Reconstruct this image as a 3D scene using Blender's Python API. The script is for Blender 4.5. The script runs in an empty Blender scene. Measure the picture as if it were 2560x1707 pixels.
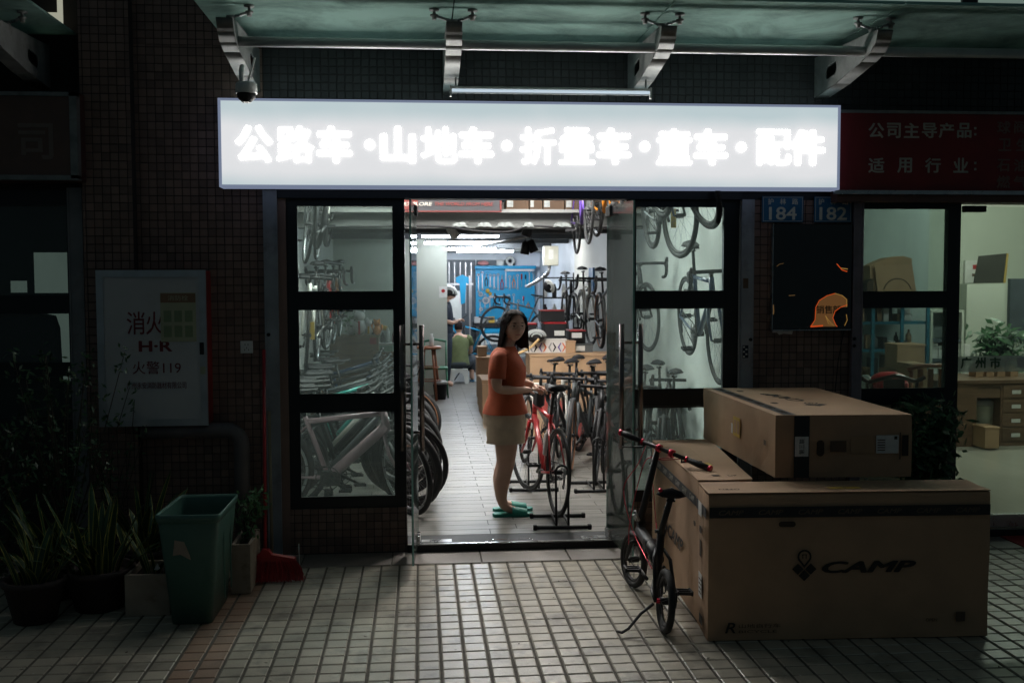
import bpy, math, random
from mathutils import Vector, Matrix
random.seed(7)
R_ = math.radians
PI = math.pi
SC = bpy.context.scene
COL = SC.collection

# ------------------------------------------------------------------ camera
CF = 2615.11                                   # focal length in pixels of the 2560 px wide photograph
_yaw, _pitch, _roll = 0.08786, 0.05817, -0.00312
CAM = Vector((0, -7.23, 1.88))
_f = Vector((math.sin(_yaw), math.cos(_yaw), 0)); _r = Vector((math.cos(_yaw), -math.sin(_yaw), 0)); _u = Vector((0, 0, 1))
_f2 = _f * math.cos(_pitch) - _u * math.sin(_pitch); _u2 = _u * math.cos(_pitch) + _f * math.sin(_pitch)
_r3 = _r * math.cos(_roll) + _u2 * math.sin(_roll); _u3 = _u2 * math.cos(_roll) - _r * math.sin(_roll)
cam_data = bpy.data.cameras.new('camera'); cam = bpy.data.objects.new('camera', cam_data); COL.objects.link(cam)
M = Matrix.Identity(4)
for i in range(3):
    M[i][0] = _r3[i]; M[i][1] = _u3[i]; M[i][2] = -_f2[i]; M[i][3] = CAM[i]
cam.matrix_world = M
cam_data.sensor_width = 36; cam_data.lens = CF / 2560 * 36; cam_data.clip_end = 200
cam_data.dof.use_dof = True; cam_data.dof.focus_distance = 6.6; cam_data.dof.aperture_fstop = 4.5
SC.camera = cam

# ------------------------------------------------------------------ night sky, exposure
w = bpy.data.worlds.new("World"); SC.world = w; w.use_nodes = True
bg = w.node_tree.nodes['Background']; bg.inputs[0].default_value = (0.42, 0.62, 0.70, 1); bg.inputs[1].default_value = 0.056
SC.view_settings.view_transform = 'Standard'; SC.view_settings.look = 'None'
SC.view_settings.exposure = 0; SC.view_settings.gamma = 1; SC.view_settings.use_curve_mapping = False
SC.cycles.use_denoising = True
SC.cycles.sample_clamp_indirect = 3; SC.cycles.sample_clamp_direct = 0
SC.cycles.max_bounces = 8; SC.cycles.diffuse_bounces = 4; SC.cycles.glossy_bounces = 3
SC.cycles.transparent_max_bounces = 16; SC.cycles.transmission_bounces = 4
SC.cycles.caustics_reflective = False; SC.cycles.caustics_refractive = False

def ray(u, v):                                  # viewing ray through a point given on a 2352 px wide grid
    k = 2560 / 2352
    return _r3 * ((u * k - 1280) / CF) - _u3 * ((v * k - 853.5) / CF) + _f2
def AT(u, v, ax, val):
    d = ray(u, v); return CAM + d * ((val - CAM[ax]) / d[ax])
def AY(u, v, y=0): return AT(u, v, 1, y)
def AZ(u, v, z=0): return AT(u, v, 2, z)
FL = 0.06                                       # height of the shop floor over the pavement

# ------------------------------------------------------------------ materials
MATS = {}
def mat(name, col, rough=.6, metal=0, var=.12, scale=6, bump=.0, bscale=60, emit=0, ecol=None, rand=0, dirt=None, dscale=3, damt=.5, coat=0, alpha=None, spec=.5, island=0, dthr=.55, tone=None):
    if name in MATS: return MATS[name]
    m = bpy.data.materials.new(name); m.use_nodes = True; nt = m.node_tree; N = nt.nodes; L = nt.links
    b = N['Principled BSDF']
    b.inputs['Roughness'].default_value = rough; b.inputs['Metallic'].default_value = metal
    b.inputs['Specular IOR Level'].default_value = spec
    if coat: b.inputs['Coat Weight'].default_value = coat; b.inputs['Coat Roughness'].default_value = .08
    tc = N.new('ShaderNodeTexCoord')
    nz = N.new('ShaderNodeTexNoise'); nz.inputs['Scale'].default_value = scale; nz.inputs['Detail'].default_value = 5
    geo = N.new('ShaderNodeNewGeometry')
    L.new(geo.outputs['Position'] if (rand or dirt) else tc.outputs['Object'], nz.inputs['Vector'])
    rp = N.new('ShaderNodeMapRange'); rp.inputs['From Min'].default_value = .3; rp.inputs['From Max'].default_value = .7
    rp.inputs['To Min'].default_value = 1 - var; rp.inputs['To Max'].default_value = 1 + var; L.new(nz.outputs['Fac'], rp.inputs['Value'])
    hs = N.new('ShaderNodeHueSaturation'); hs.inputs['Color'].default_value = (*col, 1); L.new(rp.outputs[0], hs.inputs['Value'])
    out = hs.outputs[0]
    if rand or island:
        r2 = N.new('ShaderNodeMapRange'); k = rand or island
        r2.inputs['To Min'].default_value = 1 - k; r2.inputs['To Max'].default_value = 1 + k
        if rand: oi = N.new('ShaderNodeObjectInfo'); L.new(oi.outputs['Random'], r2.inputs['Value'])
        else: L.new(geo.outputs['Random Per Island'], r2.inputs['Value'])
        h2 = N.new('ShaderNodeHueSaturation'); L.new(out, h2.inputs['Color']); L.new(r2.outputs[0], h2.inputs['Value']); out = h2.outputs[0]
    if dirt:
        n2 = N.new('ShaderNodeTexNoise'); n2.inputs['Scale'].default_value = dscale; n2.inputs['Detail'].default_value = 8; n2.inputs['Roughness'].default_value = .65
        L.new(geo.outputs['Position'], n2.inputs['Vector'])
        r3 = N.new('ShaderNodeMapRange'); r3.inputs['From Min'].default_value = dthr; r3.inputs['From Max'].default_value = dthr + .18; r3.inputs['To Max'].default_value = damt
        L.new(n2.outputs['Fac'], r3.inputs['Value'])
        mx = N.new('ShaderNodeMix'); mx.data_type = 'RGBA'; L.new(r3.outputs[0], mx.inputs['Factor']); L.new(out, mx.inputs['A']); mx.inputs['B'].default_value = (*dirt, 1); out = mx.outputs['Result']
    L.new(out, b.inputs['Base Color'])
    rr = N.new('ShaderNodeMapRange'); rr.inputs['To Min'].default_value = max(.02, rough - .1); rr.inputs['To Max'].default_value = min(1, rough + .12)
    L.new(nz.outputs['Fac'], rr.inputs['Value']); L.new(rr.outputs[0], b.inputs['Roughness'])
    if bump:
        n3 = N.new('ShaderNodeTexNoise'); n3.inputs['Scale'].default_value = bscale; n3.inputs['Detail'].default_value = 6; L.new(tc.outputs['Object'], n3.inputs['Vector'])
        bp = N.new('ShaderNodeBump'); bp.inputs['Strength'].default_value = bump; bp.inputs['Distance'].default_value = .01; L.new(n3.outputs['Fac'], bp.inputs['Height']); L.new(bp.outputs[0], b.inputs['Normal'])
    if emit:
        b.inputs['Emission Color'].default_value = (*(ecol or col), 1); b.inputs['Emission Strength'].default_value = emit
    if alpha is not None: b.inputs['Alpha'].default_value = alpha
    MATS[name] = m; return m

def glass(name, tint, dust=.0, dcol=(.5, .6, .58), dscale=2, gloss=1.0):
    m = bpy.data.materials.new(name); m.use_nodes = True; nt = m.node_tree; N = nt.nodes; L = nt.links
    for n in list(N):
        if n.type == 'BSDF_PRINCIPLED': N.remove(n)
    o = [n for n in N if n.type == 'OUTPUT_MATERIAL'][0]
    t = N.new('ShaderNodeBsdfTransparent'); t.inputs[0].default_value = (*tint, 1)
    g = N.new('ShaderNodeBsdfGlossy'); g.inputs['Roughness'].default_value = .03
    f = N.new('ShaderNodeFresnel'); f.inputs[0].default_value = 1.45
    ml = N.new('ShaderNodeMath'); ml.operation = 'MULTIPLY'; ml.inputs[1].default_value = gloss; L.new(f.outputs[0], ml.inputs[0])
    mx = N.new('ShaderNodeMixShader'); L.new(ml.outputs[0], mx.inputs[0]); L.new(t.outputs[0], mx.inputs[1]); L.new(g.outputs[0], mx.inputs[2])
    out = mx.outputs[0]
    if dust:
        d = N.new('ShaderNodeBsdfDiffuse'); d.inputs[0].default_value = (*dcol, 1)
        tr = N.new('ShaderNodeBsdfTranslucent'); tr.inputs[0].default_value = (*dcol, 1)
        ad = N.new('ShaderNodeMixShader'); ad.inputs[0].default_value = .45; L.new(d.outputs[0], ad.inputs[1]); L.new(tr.outputs[0], ad.inputs[2])
        ge = N.new('ShaderNodeNewGeometry'); mp = N.new('ShaderNodeMapping'); mp.inputs['Scale'].default_value = (1, 1, .35); L.new(ge.outputs['Position'], mp.inputs[0])
        nz = N.new('ShaderNodeTexNoise'); nz.inputs['Scale'].default_value = dscale; nz.inputs['Detail'].default_value = 9; nz.inputs['Roughness'].default_value = .7; nz.inputs['Distortion'].default_value = .6; L.new(mp.outputs[0], nz.inputs['Vector'])
        r = N.new('ShaderNodeMapRange'); r.inputs['From Min'].default_value = .3; r.inputs['From Max'].default_value = .75; r.inputs['To Min'].default_value = dust * .45; r.inputs['To Max'].default_value = dust * 1.6; L.new(nz.outputs['Fac'], r.inputs['Value'])
        m2 = N.new('ShaderNodeMixShader'); L.new(r.outputs[0], m2.inputs[0]); L.new(out, m2.inputs[1]); L.new(ad.outputs[0], m2.inputs[2]); out = m2.outputs[0]
    L.new(out, o.inputs[0]); MATS[name] = m; return m

def wood(name, c1, c2, rough=.45, axis=0, sc=2.2, rand=.12):
    m = bpy.data.materials.new(name); m.use_nodes = True; nt = m.node_tree; N = nt.nodes; L = nt.links; b = N['Principled BSDF']
    ge = N.new('ShaderNodeNewGeometry'); mp = N.new('ShaderNodeMapping'); s = [22, 22, 22]; s[axis] = sc; mp.inputs['Scale'].default_value = s
    oi = N.new('ShaderNodeObjectInfo'); ad = N.new('ShaderNodeVectorMath'); ad.operation = 'ADD'
    ml = N.new('ShaderNodeMath'); ml.operation = 'MULTIPLY'; ml.inputs[1].default_value = 37; L.new(oi.outputs['Random'], ml.inputs[0])
    L.new(ge.outputs['Position'], ad.inputs[0]); L.new(ml.outputs[0], ad.inputs[1]); L.new(ad.outputs[0], mp.inputs[0])
    nz = N.new('ShaderNodeTexNoise'); nz.inputs['Scale'].default_value = 1; nz.inputs['Detail'].default_value = 7; L.new(mp.outputs[0], nz.inputs['Vector'])
    cr = N.new('ShaderNodeValToRGB'); cr.color_ramp.elements[0].position = .32; cr.color_ramp.elements[1].position = .68
    cr.color_ramp.elements[0].color = (*c1, 1); cr.color_ramp.elements[1].color = (*c2, 1); L.new(nz.outputs['Fac'], cr.inputs[0])
    r2 = N.new('ShaderNodeMapRange'); r2.inputs['To Min'].default_value = 1 - rand; r2.inputs['To Max'].default_value = 1 + rand; L.new(oi.outputs['Random'], r2.inputs['Value'])
    h = N.new('ShaderNodeHueSaturation'); L.new(cr.outputs[0], h.inputs['Color']); L.new(r2.outputs[0], h.inputs['Value']); L.new(h.outputs[0], b.inputs['Base Color'])
    rr = N.new('ShaderNodeMapRange'); rr.inputs['To Min'].default_value = rough - .08; rr.inputs['To Max'].default_value = rough + .12; L.new(nz.outputs['Fac'], rr.inputs['Value']); L.new(rr.outputs[0], b.inputs['Roughness'])
    bp = N.new('ShaderNodeBump'); bp.inputs['Strength'].default_value = .15; bp.inputs['Distance'].default_value = .003; L.new(nz.outputs['Fac'], bp.inputs['Height']); L.new(bp.outputs[0], b.inputs['Normal'])
    MATS[name] = m; return m

m_frame = mat('black_window_frame', (.008, .011, .014), .38, 0, .2, 3)
m_black = mat('black_plastic', (.010, .010, .012), .6, spec=.35)
m_rubber = mat('tyre_rubber', (.014, .014, .015), .75, 0, .2, 20)
m_blackmetal = mat('black_painted_metal', (.012, .013, .014), .48, 0, .2, 8, spec=.4)
m_steel = mat('brushed_steel', (.42, .43, .44), .28, .9, .15, 12)
m_oldsteel = mat('weathered_steel', (.24, .25, .245), .5, .4, .35, 9, .15, 30, dirt=(.07, .05, .035), dscale=9, damt=.6)
m_darksteel = mat('dark_spoke_steel', (.16, .16, .17), .4, .8)
m_bristle = mat('red_bristle', (.36, .018, .022), .6, 0, .2, 10, island=.45)
m_chrome = mat('polished_metal', (.6, .6, .62), .18, 1, .05, 12)
m_galv = mat('grey_painted_jamb', (.30, .32, .35), .5, .2, .2, 5, dirt=(.06, .05, .045), dscale=4, damt=.6)
m_galvd = mat('dull_purple_jamb', (.22, .19, .22), .55, .1, .2, 5, dirt=(.05, .045, .045), dscale=4, damt=.5)
m_tile = mat('brown_wall_tile', (.21, .135, .11), .5, 0, .15, 3, rand=.22, dirt=(.035, .028, .026), dscale=1.4, damt=.45)
m_tile_s = mat('brown_wall_tile_field', (.21, .135, .11), .5, 0, .15, 3, island=.22, dirt=(.035, .028, .026), dscale=1.4, damt=.45)
m_tiledk = mat('sooty_dark_tile', (.035, .036, .038), .5, 0, .2, 3, rand=.2)  # wall tile coloured darker to put in the shade above the sign
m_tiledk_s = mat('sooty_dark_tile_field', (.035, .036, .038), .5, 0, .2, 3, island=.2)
m_grout = mat('dark_grout', (.032, .027, .025), .9)
m_pgrout = mat('pavement_grout', (.10, .088, .072), .95, 0, .3, 20)
m_pt = mat('pavement_tile_grey', (.42, .375, .30), .34, 0, .14, 7, .12, 90, rand=.11, dirt=(.09, .08, .065), dscale=4.2, damt=.75, dthr=.51)
m_pt_s = mat('pavement_tile_grey_field', (.42, .375, .30), .34, 0, .14, 7, .12, 90, island=.11, dirt=(.09, .08, .065), dscale=4.2, damt=.75, dthr=.51)
m_po = mat('pavement_tile_orange', (.27, .165, .11), .5, 0, .16, 7, .12, 90, rand=.14, dirt=(.07, .055, .045), dscale=4.2, damt=.6)
m_po_s = mat('pavement_tile_orange_field', (.27, .165, .11), .5, 0, .16, 7, .12, 90, island=.14, dirt=(.07, .055, .045), dscale=4.2, damt=.6)
m_granite = mat('granite_kerb', (.21, .18, .16), .5, 0, .22, 160, dirt=(.1, .085, .07), dscale=5, damt=.4)
m_plank = wood('grey_wood_floor_plank', (.095, .09, .082), (.23, .22, .20), .42, 0, 2.4, .15)
m_floorbase = mat('floor_joint', (.03, .03, .03), .8)
m_wall = mat('white_wall_paint', (.60, .62, .60), .65, 0, .05, 1.5, dirt=(.42, .43, .42), dscale=1.3, damt=.3)
m_partition = mat('pale_green_grey_partition', (.44, .47, .42), .6, 0, .04, 1.5)
m_backwall = mat('blue_white_wall', (.66, .71, .78), .6, 0, .1, 2, dirt=(.48, .53, .62), dscale=2, damt=.4)
m_ceil = mat('grey_ceiling', (.19, .195, .19), .8, 0, .15, 2)
m_beam = mat('dark_ceiling_beam', (.05, .055, .06), .6, 0, .2, 3)
m_greywall = mat('cool_grey_wall', (.36, .41, .40), .7, 0, .07, 1.2)
m_card = mat('brown_cardboard', (.43, .27, .165), .8, 0, .10, 5, .08, 70, dirt=(.22, .14, .085), dscale=2.5, damt=.45)
m_card2 = mat('plain_carton_board', (.38, .24, .14), .8, 0, .12, 5)
m_carddark = mat('carton_inside', (.06, .038, .025), .9)
m_tape = mat('black_printed_band', (.016, .016, .018), .45)
m_ink = mat('black_carton_ink', (.022, .018, .015), .7)
m_inkfaint = mat('faint_carton_ink', (.10, .065, .042), .8)
m_bandink = mat('band_lettering', (.12, .085, .06), .7)
m_label = mat('white_paper_label', (.62, .62, .60), .7, 0, .08, 30)
m_yellow = mat('yellow_label', (.55, .36, .06), .6)
m_red = mat('red_paint', (.42, .018, .022), .3, 0, .08, 8, coat=.5)
m_redplastic = mat('red_plastic', (.36, .015, .02), .55, 0, .15, 10)
m_redanod = mat('red_anodised', (.55, .03, .06), .25, .6)
m_signred = mat('dark_red_sign_sheet', (.20, .018, .02), .6, 0, .2, 2)
m_white = mat('white_plastic', (.65, .66, .64), .4)
m_greyink = mat('grey_white_lettering', (.40, .38, .34), .6)
m_blue = mat('blue_plate', (.012, .10, .20), .4)
m_platew = mat('plate_lettering', (.55, .55, .45), .5)
m_pegblue = mat('bright_blue_pegboard', (.0, .29, .55), .45, 0, .08, 3)
m_skin = mat('skin', (.50, .30, .22), .55, 0, .06, 12)
m_hair = mat('black_hair', (.014, .008, .008), .8, 0, .4, 60, spec=.25)
m_shirt = mat('rust_orange_tshirt', (.38, .072, .026), .85, 0, .16, 9, .6, 14)
m_shorts = mat('khaki_shorts', (.52, .40, .29), .9, 0, .14, 12, .3, 30)
m_slip = mat('green_slipper', (.015, .22, .17), .5)
m_green = mat('olive_tshirt', (.13, .16, .07), .9, 0, .15, 10, .2, 20)
m_navy = mat('navy_cloth', (.02, .03, .05), .85)
m_denim = mat('dark_trousers', (.04, .05, .06), .9)
m_bin = mat('green_bin_plastic', (.06, .14, .115), .42, 0, .15, 4, dirt=(.02, .07, .05), dscale=4, damt=.6)
m_leaf = mat('dark_green_leaf', (.025, .07, .025), .45, 0, .4, 9)
m_leaf2 = mat('fresh_green_leaf', (.05, .15, .05), .45, 0, .35, 9)
m_leafedge = mat('yellow_leaf_edge', (.42, .38, .09), .5)
m_stem = mat('woody_stem', (.06, .045, .03), .8)
m_soil = mat('potting_soil', (.02, .015, .012), 1)
m_foam = mat('stained_foam', (.34, .27, .21), .8, 0, .2, 7, .3, 25, dirt=(.14, .09, .06), dscale=9, damt=.8)
m_pot = mat('dark_clay_pot', (.045, .03, .028), .7)
m_pvc = mat('grey_drain_pipe', (.14, .12, .12), .5, 0, .2, 6)
m_stick = mat('pale_wood_stick', (.25, .2, .13), .7)
m_cab = mat('white_cabinet_panel', (.52, .52, .53), .45, 0, .06, 3, dirt=(.34, .32, .28), dscale=2.5, damt=.5, spec=.3)
m_alu = mat('aluminium_trim', (.46, .48, .50), .36, .8, .15, 7)
m_hydred = mat('hydrant_red_lettering', (.16, .02, .025), .6)
m_poster = mat('pale_yellow_poster', (.42, .42, .28), .6)
m_posterhead = mat('brown_poster_heading', (.25, .14, .08), .6)
m_signdim = mat('dim_left_sign_sheet', (.13, .075, .06), .5, 0, .3, 2.5)
m_orange = mat('orange_paint', (.75, .25, .02), .3, coat=.4)
m_purple = mat('purple_paint', (.10, .05, .28), .3, coat=.4)
m_pink = mat('dusty_pink_paint', (.50, .33, .37), .4, coat=.3)
m_bikewhite = mat('white_bike_paint', (.62, .60, .56), .3, coat=.4)
m_teal = mat('teal_paint', (.02, .30, .26), .3, coat=.4)
m_bikegrey = mat('grey_bike_paint', (.09, .10, .105), .45, spec=.4)
m_bikeblack = mat('gloss_black_bike_paint', (.010, .010, .012), .5, spec=.4)
m_bikeblue = mat('dark_blue_bike_paint', (.02, .05, .12), .3, coat=.4)
m_bikeyellow = mat('yellow_bike_paint', (.55, .36, .03), .3, coat=.4)
m_tan = mat('tan_sidewall', (.32, .15, .08), .6)
m_stool = wood('reddish_stool_wood', (.20, .07, .035), (.34, .13, .06), .4, 2, 3)
m_brownwood = wood('brown_cabinet_wood', (.16, .09, .05), (.27, .16, .09), .45, 0, 3)
m_desk = wood('dark_desk_wood', (.10, .058, .035), (.17, .10, .06), .4, 0, 3)
m_rosewood = mat('rosewood_chair', (.09, .02, .014), .3, coat=.4)
m_bluepaint = mat('blue_shelf_paint', (.02, .16, .24), .45)
m_tool = mat('tool_steel', (.45, .45, .46), .35, .7)
m_mint = mat('mint_plastic', (.35, .55, .47), .5)
m_ebox = mat('cream_metal_box', (.50, .50, .43), .5)
m_door_grey = mat('dark_grey_door', (.08, .10, .12), .5)
m_clearbag = mat('crumpled_plastic', (.5, .5, .5), .3)
m_officefloor = mat('polished_office_floor', (.42, .42, .36), .13, 0, .05, 1.5)
m_office = mat('office_wall_green_white', (.50, .53, .46), .65, 0, .05, 1.5)
m_mattred = mat('red_door_mat', (.30, .02, .025), .95)
g_win = glass('window_glass', (.72, .80, .78), .10, (.45, .52, .50), 3)
g_door = glass('door_leaf_glass', (.76, .86, .83), .11, (.60, .68, .64), 3.5)
g_edge = mat('green_glass_edge', (.22, .42, .38), .15, 0, .1, 5, emit=0)
g_canopy = glass('canopy_glass', (.10, .16, .15), .85, (.42, .62, .56), 1.6)
g_lens = mat('spectacle_metal', (.6, .55, .45), .2, 1)
m_darkpanel = mat('black_polished_panel', (.006, .006, .007), .10, 0, .3, 2, coat=.5)
def emitter(name, col, s):
    m = bpy.data.materials.new(name); m.use_nodes = True; N = m.node_tree.nodes; b = N['Principled BSDF']
    b.inputs['Base Color'].default_value = (.02, .02, .02, 1); b.inputs['Roughness'].default_value = .6
    b.inputs['Emission Color'].default_value = (*col, 1); b.inputs['Emission Strength'].default_value = s
    MATS[name] = m; return m
e_sign = emitter('lit_sign_sheet', (.66, .78, .80), .88)
def _sign_var():                                # LEDs behind the sheet: uneven brightness, strongest behind the letters
    nt = e_sign.node_tree; N = nt.nodes; L = nt.links; b = N['Principled BSDF']
    ge = N.new('ShaderNodeNewGeometry'); sp = N.new('ShaderNodeSeparateXYZ'); L.new(ge.outputs['Position'], sp.inputs[0])
    a = N.new('ShaderNodeMapRange'); a.interpolation_type = 'SMOOTHSTEP'; a.inputs['From Min'].default_value = .27; a.inputs['From Max'].default_value = .12
    sb = N.new('ShaderNodeMath'); sb.operation = 'SUBTRACT'; sb.inputs[1].default_value = 2.74; L.new(sp.outputs[2], sb.inputs[0])
    ab = N.new('ShaderNodeMath'); ab.operation = 'ABSOLUTE'; L.new(sb.outputs[0], ab.inputs[0]); L.new(ab.outputs[0], a.inputs['Value'])
    nz = N.new('ShaderNodeTexNoise'); nz.inputs['Scale'].default_value = 2.2; L.new(ge.outputs['Position'], nz.inputs['Vector'])
    mr = N.new('ShaderNodeMapRange'); mr.inputs['To Min'].default_value = -.35; mr.inputs['To Max'].default_value = .35; L.new(nz.outputs['Fac'], mr.inputs['Value'])
    ad = N.new('ShaderNodeMath'); ad.operation = 'ADD'; ad.use_clamp = True; L.new(a.outputs[0], ad.inputs[0]); L.new(mr.outputs[0], ad.inputs[1])
    mx = N.new('ShaderNodeMix'); mx.data_type = 'RGBA'; mx.inputs['A'].default_value = (.56, .67, .70, 1); mx.inputs['B'].default_value = (.84, .85, .87, 1)
    L.new(ad.outputs[0], mx.inputs['Factor']); L.new(mx.outputs['Result'], b.inputs['Emission Color'])
_sign_var()
e_letter = emitter('lit_letter_face', (1.0, .97, .92), 19)
e_signedge = emitter('lit_sign_edge', (.30, .36, .52), .55)
m_handle = mat('dark_bronze_handle', (.20, .165, .16), .22, .9, .1, 12)
m_loft = mat('shade_dark_loft_carton', (.07, .042, .025), .9)  # carton board darkened in its colour for the dimness of the loft
e_canopyfill = emitter('added_canopy_uplight', (.55, .74, .72), 3.2)  # added fill light for the canopy glass
e_tube = emitter('white_tube_light', (.86, .93, 1.0), 80)
e_tube2 = emitter('bright_tube_light', (.86, .93, 1.0), 230)
e_signtube = emitter('outdoor_tube_light', (.55, .68, .78), .9)
e_far = emitter('upper_window_light', (.80, .80, .62), .42)
e_far2 = emitter('upper_window_light_green', (.45, .62, .55), .30)
e_amber = emitter('amber_reflected_glow', (.75, .34, .11), .13)  # amber reflection on the black panel, put in as emission
e_glow = emitter('red_reflected_glow', (1.0, .12, .02), .5)  # reflected light along the amber outline, also painted as emission
e_glowy = emitter('yellow_reflected_glow', (.9, .5, .12), .3)
e_panel = emitter('ceiling_panel_light', (1.0, .98, .93), 60)
e_office = emitter('office_tube_light', (.86, .95, .82), 130)
e_blue = emitter('blue_work_light', (.55, .75, 1.0), 9)

# ------------------------------------------------------------------ mesh helpers
class MB:
    def __init__(s): s.v = []; s.f = []; s.m = []; s.sm = []; s.mats = []
    def _mi(s, m):
        if m not in s.mats: s.mats.append(m)
        return s.mats.index(m)
    def add(s, vs, fs, m, smooth=False):
        o = len(s.v); s.v += [tuple(v) for v in vs]; k = s._mi(m)
        for f in fs: s.f.append([i + o for i in f]); s.m.append(k); s.sm.append(smooth)
    def box(s, lo, hi, m, M=None, bev=0):
        (x0, y0, z0), (x1, y1, z1) = lo, hi
        if bev:
            b = bev
            prof = [(x0 + b, y0), (x1 - b, y0), (x1, y0 + b), (x1, y1 - b), (x1 - b, y1), (x0 + b, y1), (x0, y1 - b), (x0, y0 + b)]
            def ins(p, d):
                cx, cy = (x0 + x1) / 2, (y0 + y1) / 2
                return (p[0] + (d if p[0] < cx else -d), p[1] + (d if p[1] < cy else -d))
            rings = [[(*ins(p, b), z0) for p in prof], [(*p, z0 + b) for p in prof], [(*p, z1 - b) for p in prof], [(*ins(p, b), z1) for p in prof]]
            vs = [v for r in rings for v in r]; fs = [list(range(7, -1, -1)), list(range(24, 32))]
            for r in range(3):
                for i in range(8): j = (i + 1) % 8; fs.append([r * 8 + i, r * 8 + j, r * 8 + 8 + j, r * 8 + 8 + i])
        else:
            vs = [(x0, y0, z0), (x1, y0, z0), (x1, y1, z0), (x0, y1, z0), (x0, y0, z1), (x1, y0, z1), (x1, y1, z1), (x0, y1, z1)]
            fs = [(0, 3, 2, 1), (4, 5, 6, 7), (0, 1, 5, 4), (1, 2, 6, 5), (2, 3, 7, 6), (3, 0, 4, 7)]
        if M: vs = [M @ Vector(v) for v in vs]
        s.add(vs, fs, m)
        return s
    def tube(s, pts, r, m, n=8, caps=True, closed=False, flat=None):
        pts = [Vector(p) for p in pts]; rs = r if isinstance(r, (list, tuple)) else [r] * len(pts)
        vs = []; up = None; N = len(pts)
        for i, p in enumerate(pts):
            a = pts[(i - 1) % N] if (closed or i) else p; b = pts[(i + 1) % N] if (closed or i < N - 1) else p
            d = (b - a)
            if d.length < 1e-9: d = Vector((0, 0, 1))
            d.normalize()
            if up is None: up = Vector((0, 0, 1)) if abs(d.z) < .9 else Vector((1, 0, 0))
            x = d.cross(up)
            if x.length < 1e-4: x = d.orthogonal()
            x.normalize(); y = x.cross(d).normalized(); up = y
            for k in range(n):
                t = 2 * PI * (k + .5) / n; fx, fy = (flat or (1, 1))
                vs.append(p + x * math.cos(t) * rs[i] * fx + y * math.sin(t) * rs[i] * fy)
        fs = []
        for i in range(N if closed else N - 1):
            a = i * n; b = ((i + 1) % N) * n
            for k in range(n): j = (k + 1) % n; fs.append((a + k, a + j, b + j, b + k))
        s.add(vs, fs, m, True)
        if caps and not closed:
            s.f.append([len(s.v) - n * N + k for k in range(n)][::-1]); s.m.append(s._mi(m)); s.sm.append(False)
            s.f.append([len(s.v) - n + k for k in range(n)]); s.m.append(s._mi(m)); s.sm.append(False)
        return s
    def torus(s, c, R, r, m, axis='y', n=32, k=8, sq=1.0, a0=0, a1=2 * PI):
        full = abs(a1 - a0 - 2 * PI) < 1e-6; vs = []; cnt = n if full else n + 1
        for i in range(cnt):
            t = a0 + (a1 - a0) * i / n
            for j in range(k):
                q = 2 * PI * j / k; rr = R + r * math.cos(q); h = r * math.sin(q) * sq
                a, b = rr * math.cos(t), rr * math.sin(t)
                p = (a, h, b) if axis == 'y' else ((a, b, h) if axis == 'z' else (h, a, b))
                vs.append((p[0] + c[0], p[1] + c[1], p[2] + c[2]))
        fs = []
        for i in range(n):
            a = i * k; b = ((i + 1) % cnt) * k
            for j in range(k): l = (j + 1) % k; fs.append((a + j, a + l, b + l, b + j))
        s.add(vs, fs, m, True); return s
    def lathe(s, prof, m, c=(0, 0, 0), n=20, smooth=True, M=None):
        vs = []; fs = []
        for r, z in prof:
            for k in range(n): t = 2 * PI * k / n; vs.append((c[0] + r * math.cos(t), c[1] + r * math.sin(t), c[2] + z))
        for i in range(len(prof) - 1):
            for k in range(n): j = (k + 1) % n; fs.append((i * n + k, i * n + j, i * n + n + j, i * n + n + k))
        fs.append(list(range(n))[::-1]); fs.append([len(vs) - n + k for k in range(n)])
        if M: vs = [M @ Vector(v) for v in vs]
        s.add(vs, fs[:-2], m, smooth); o = len(s.v) - len(vs)
        for f in fs[-2:]: s.f.append([i + o for i in f]); s.m.append(s._mi(m)); s.sm.append(False)
        return s
    def ball(s, c, r, m, n=12, M=None):
        rr = r if isinstance(r, (tuple, list)) else (r, r, r); vs = []; fs = []; k = n // 2 + 1
        for i in range(k + 1):
            ph = PI * i / k
            for j in range(n): t = 2 * PI * j / n; vs.append((c[0] + rr[0] * math.sin(ph) * math.cos(t), c[1] + rr[1] * math.sin(ph) * math.sin(t), c[2] - rr[2] * math.cos(ph)))
        for i in range(k):
            for j in range(n): l = (j + 1) % n; fs.append((i * n + j, i * n + l, i * n + n + l, i * n + n + j))
        if M: vs = [M @ Vector(v) for v in vs]
        s.add(vs, fs, m, True); return s
    def prism(s, poly, axis, a, b, m, smooth=False):       # outline in the other two axes, extruded a..b along axis
        def P(p, h): return (h, p[0], p[1]) if axis == 'x' else ((p[0], h, p[1]) if axis == 'y' else (p[0], p[1], h))
        n = len(poly); vs = [P(p, a) for p in poly] + [P(p, b) for p in poly]
        fs = [list(range(n))[::-1], list(range(n, 2 * n))] + [(i, (i + 1) % n, n + (i + 1) % n, n + i) for i in range(n)]
        s.add(vs, fs, m, smooth); return s
    def quad(s, a, b, c, d, m): s.add([a, b, c, d], [(0, 1, 2, 3)], m); return s
    def mesh(s, name):
        me = bpy.data.meshes.new(name); me.from_pydata(s.v, [], s.f)
        for mt in s.mats: me.materials.append(mt)
        me.polygons.foreach_set('material_index', s.m); me.polygons.foreach_set('use_smooth', s.sm); me.update(); return me
    def build(s, name, parent=None, **kw): return obj(name, s.mesh(name), parent, **kw)
def obj(name, me, parent=None, loc=None, mw=None, label=None, cat=None, group=None, kind=None):
    o = bpy.data.objects.new(name, me); COL.objects.link(o)
    if parent: o.parent = parent
    if mw is not None: o.matrix_basis = mw
    elif loc is not None: o.location = loc
    if label: o['label'] = label
    if cat: o['category'] = cat
    if group: o['group'] = group
    if kind: o['kind'] = kind
    return o
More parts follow.
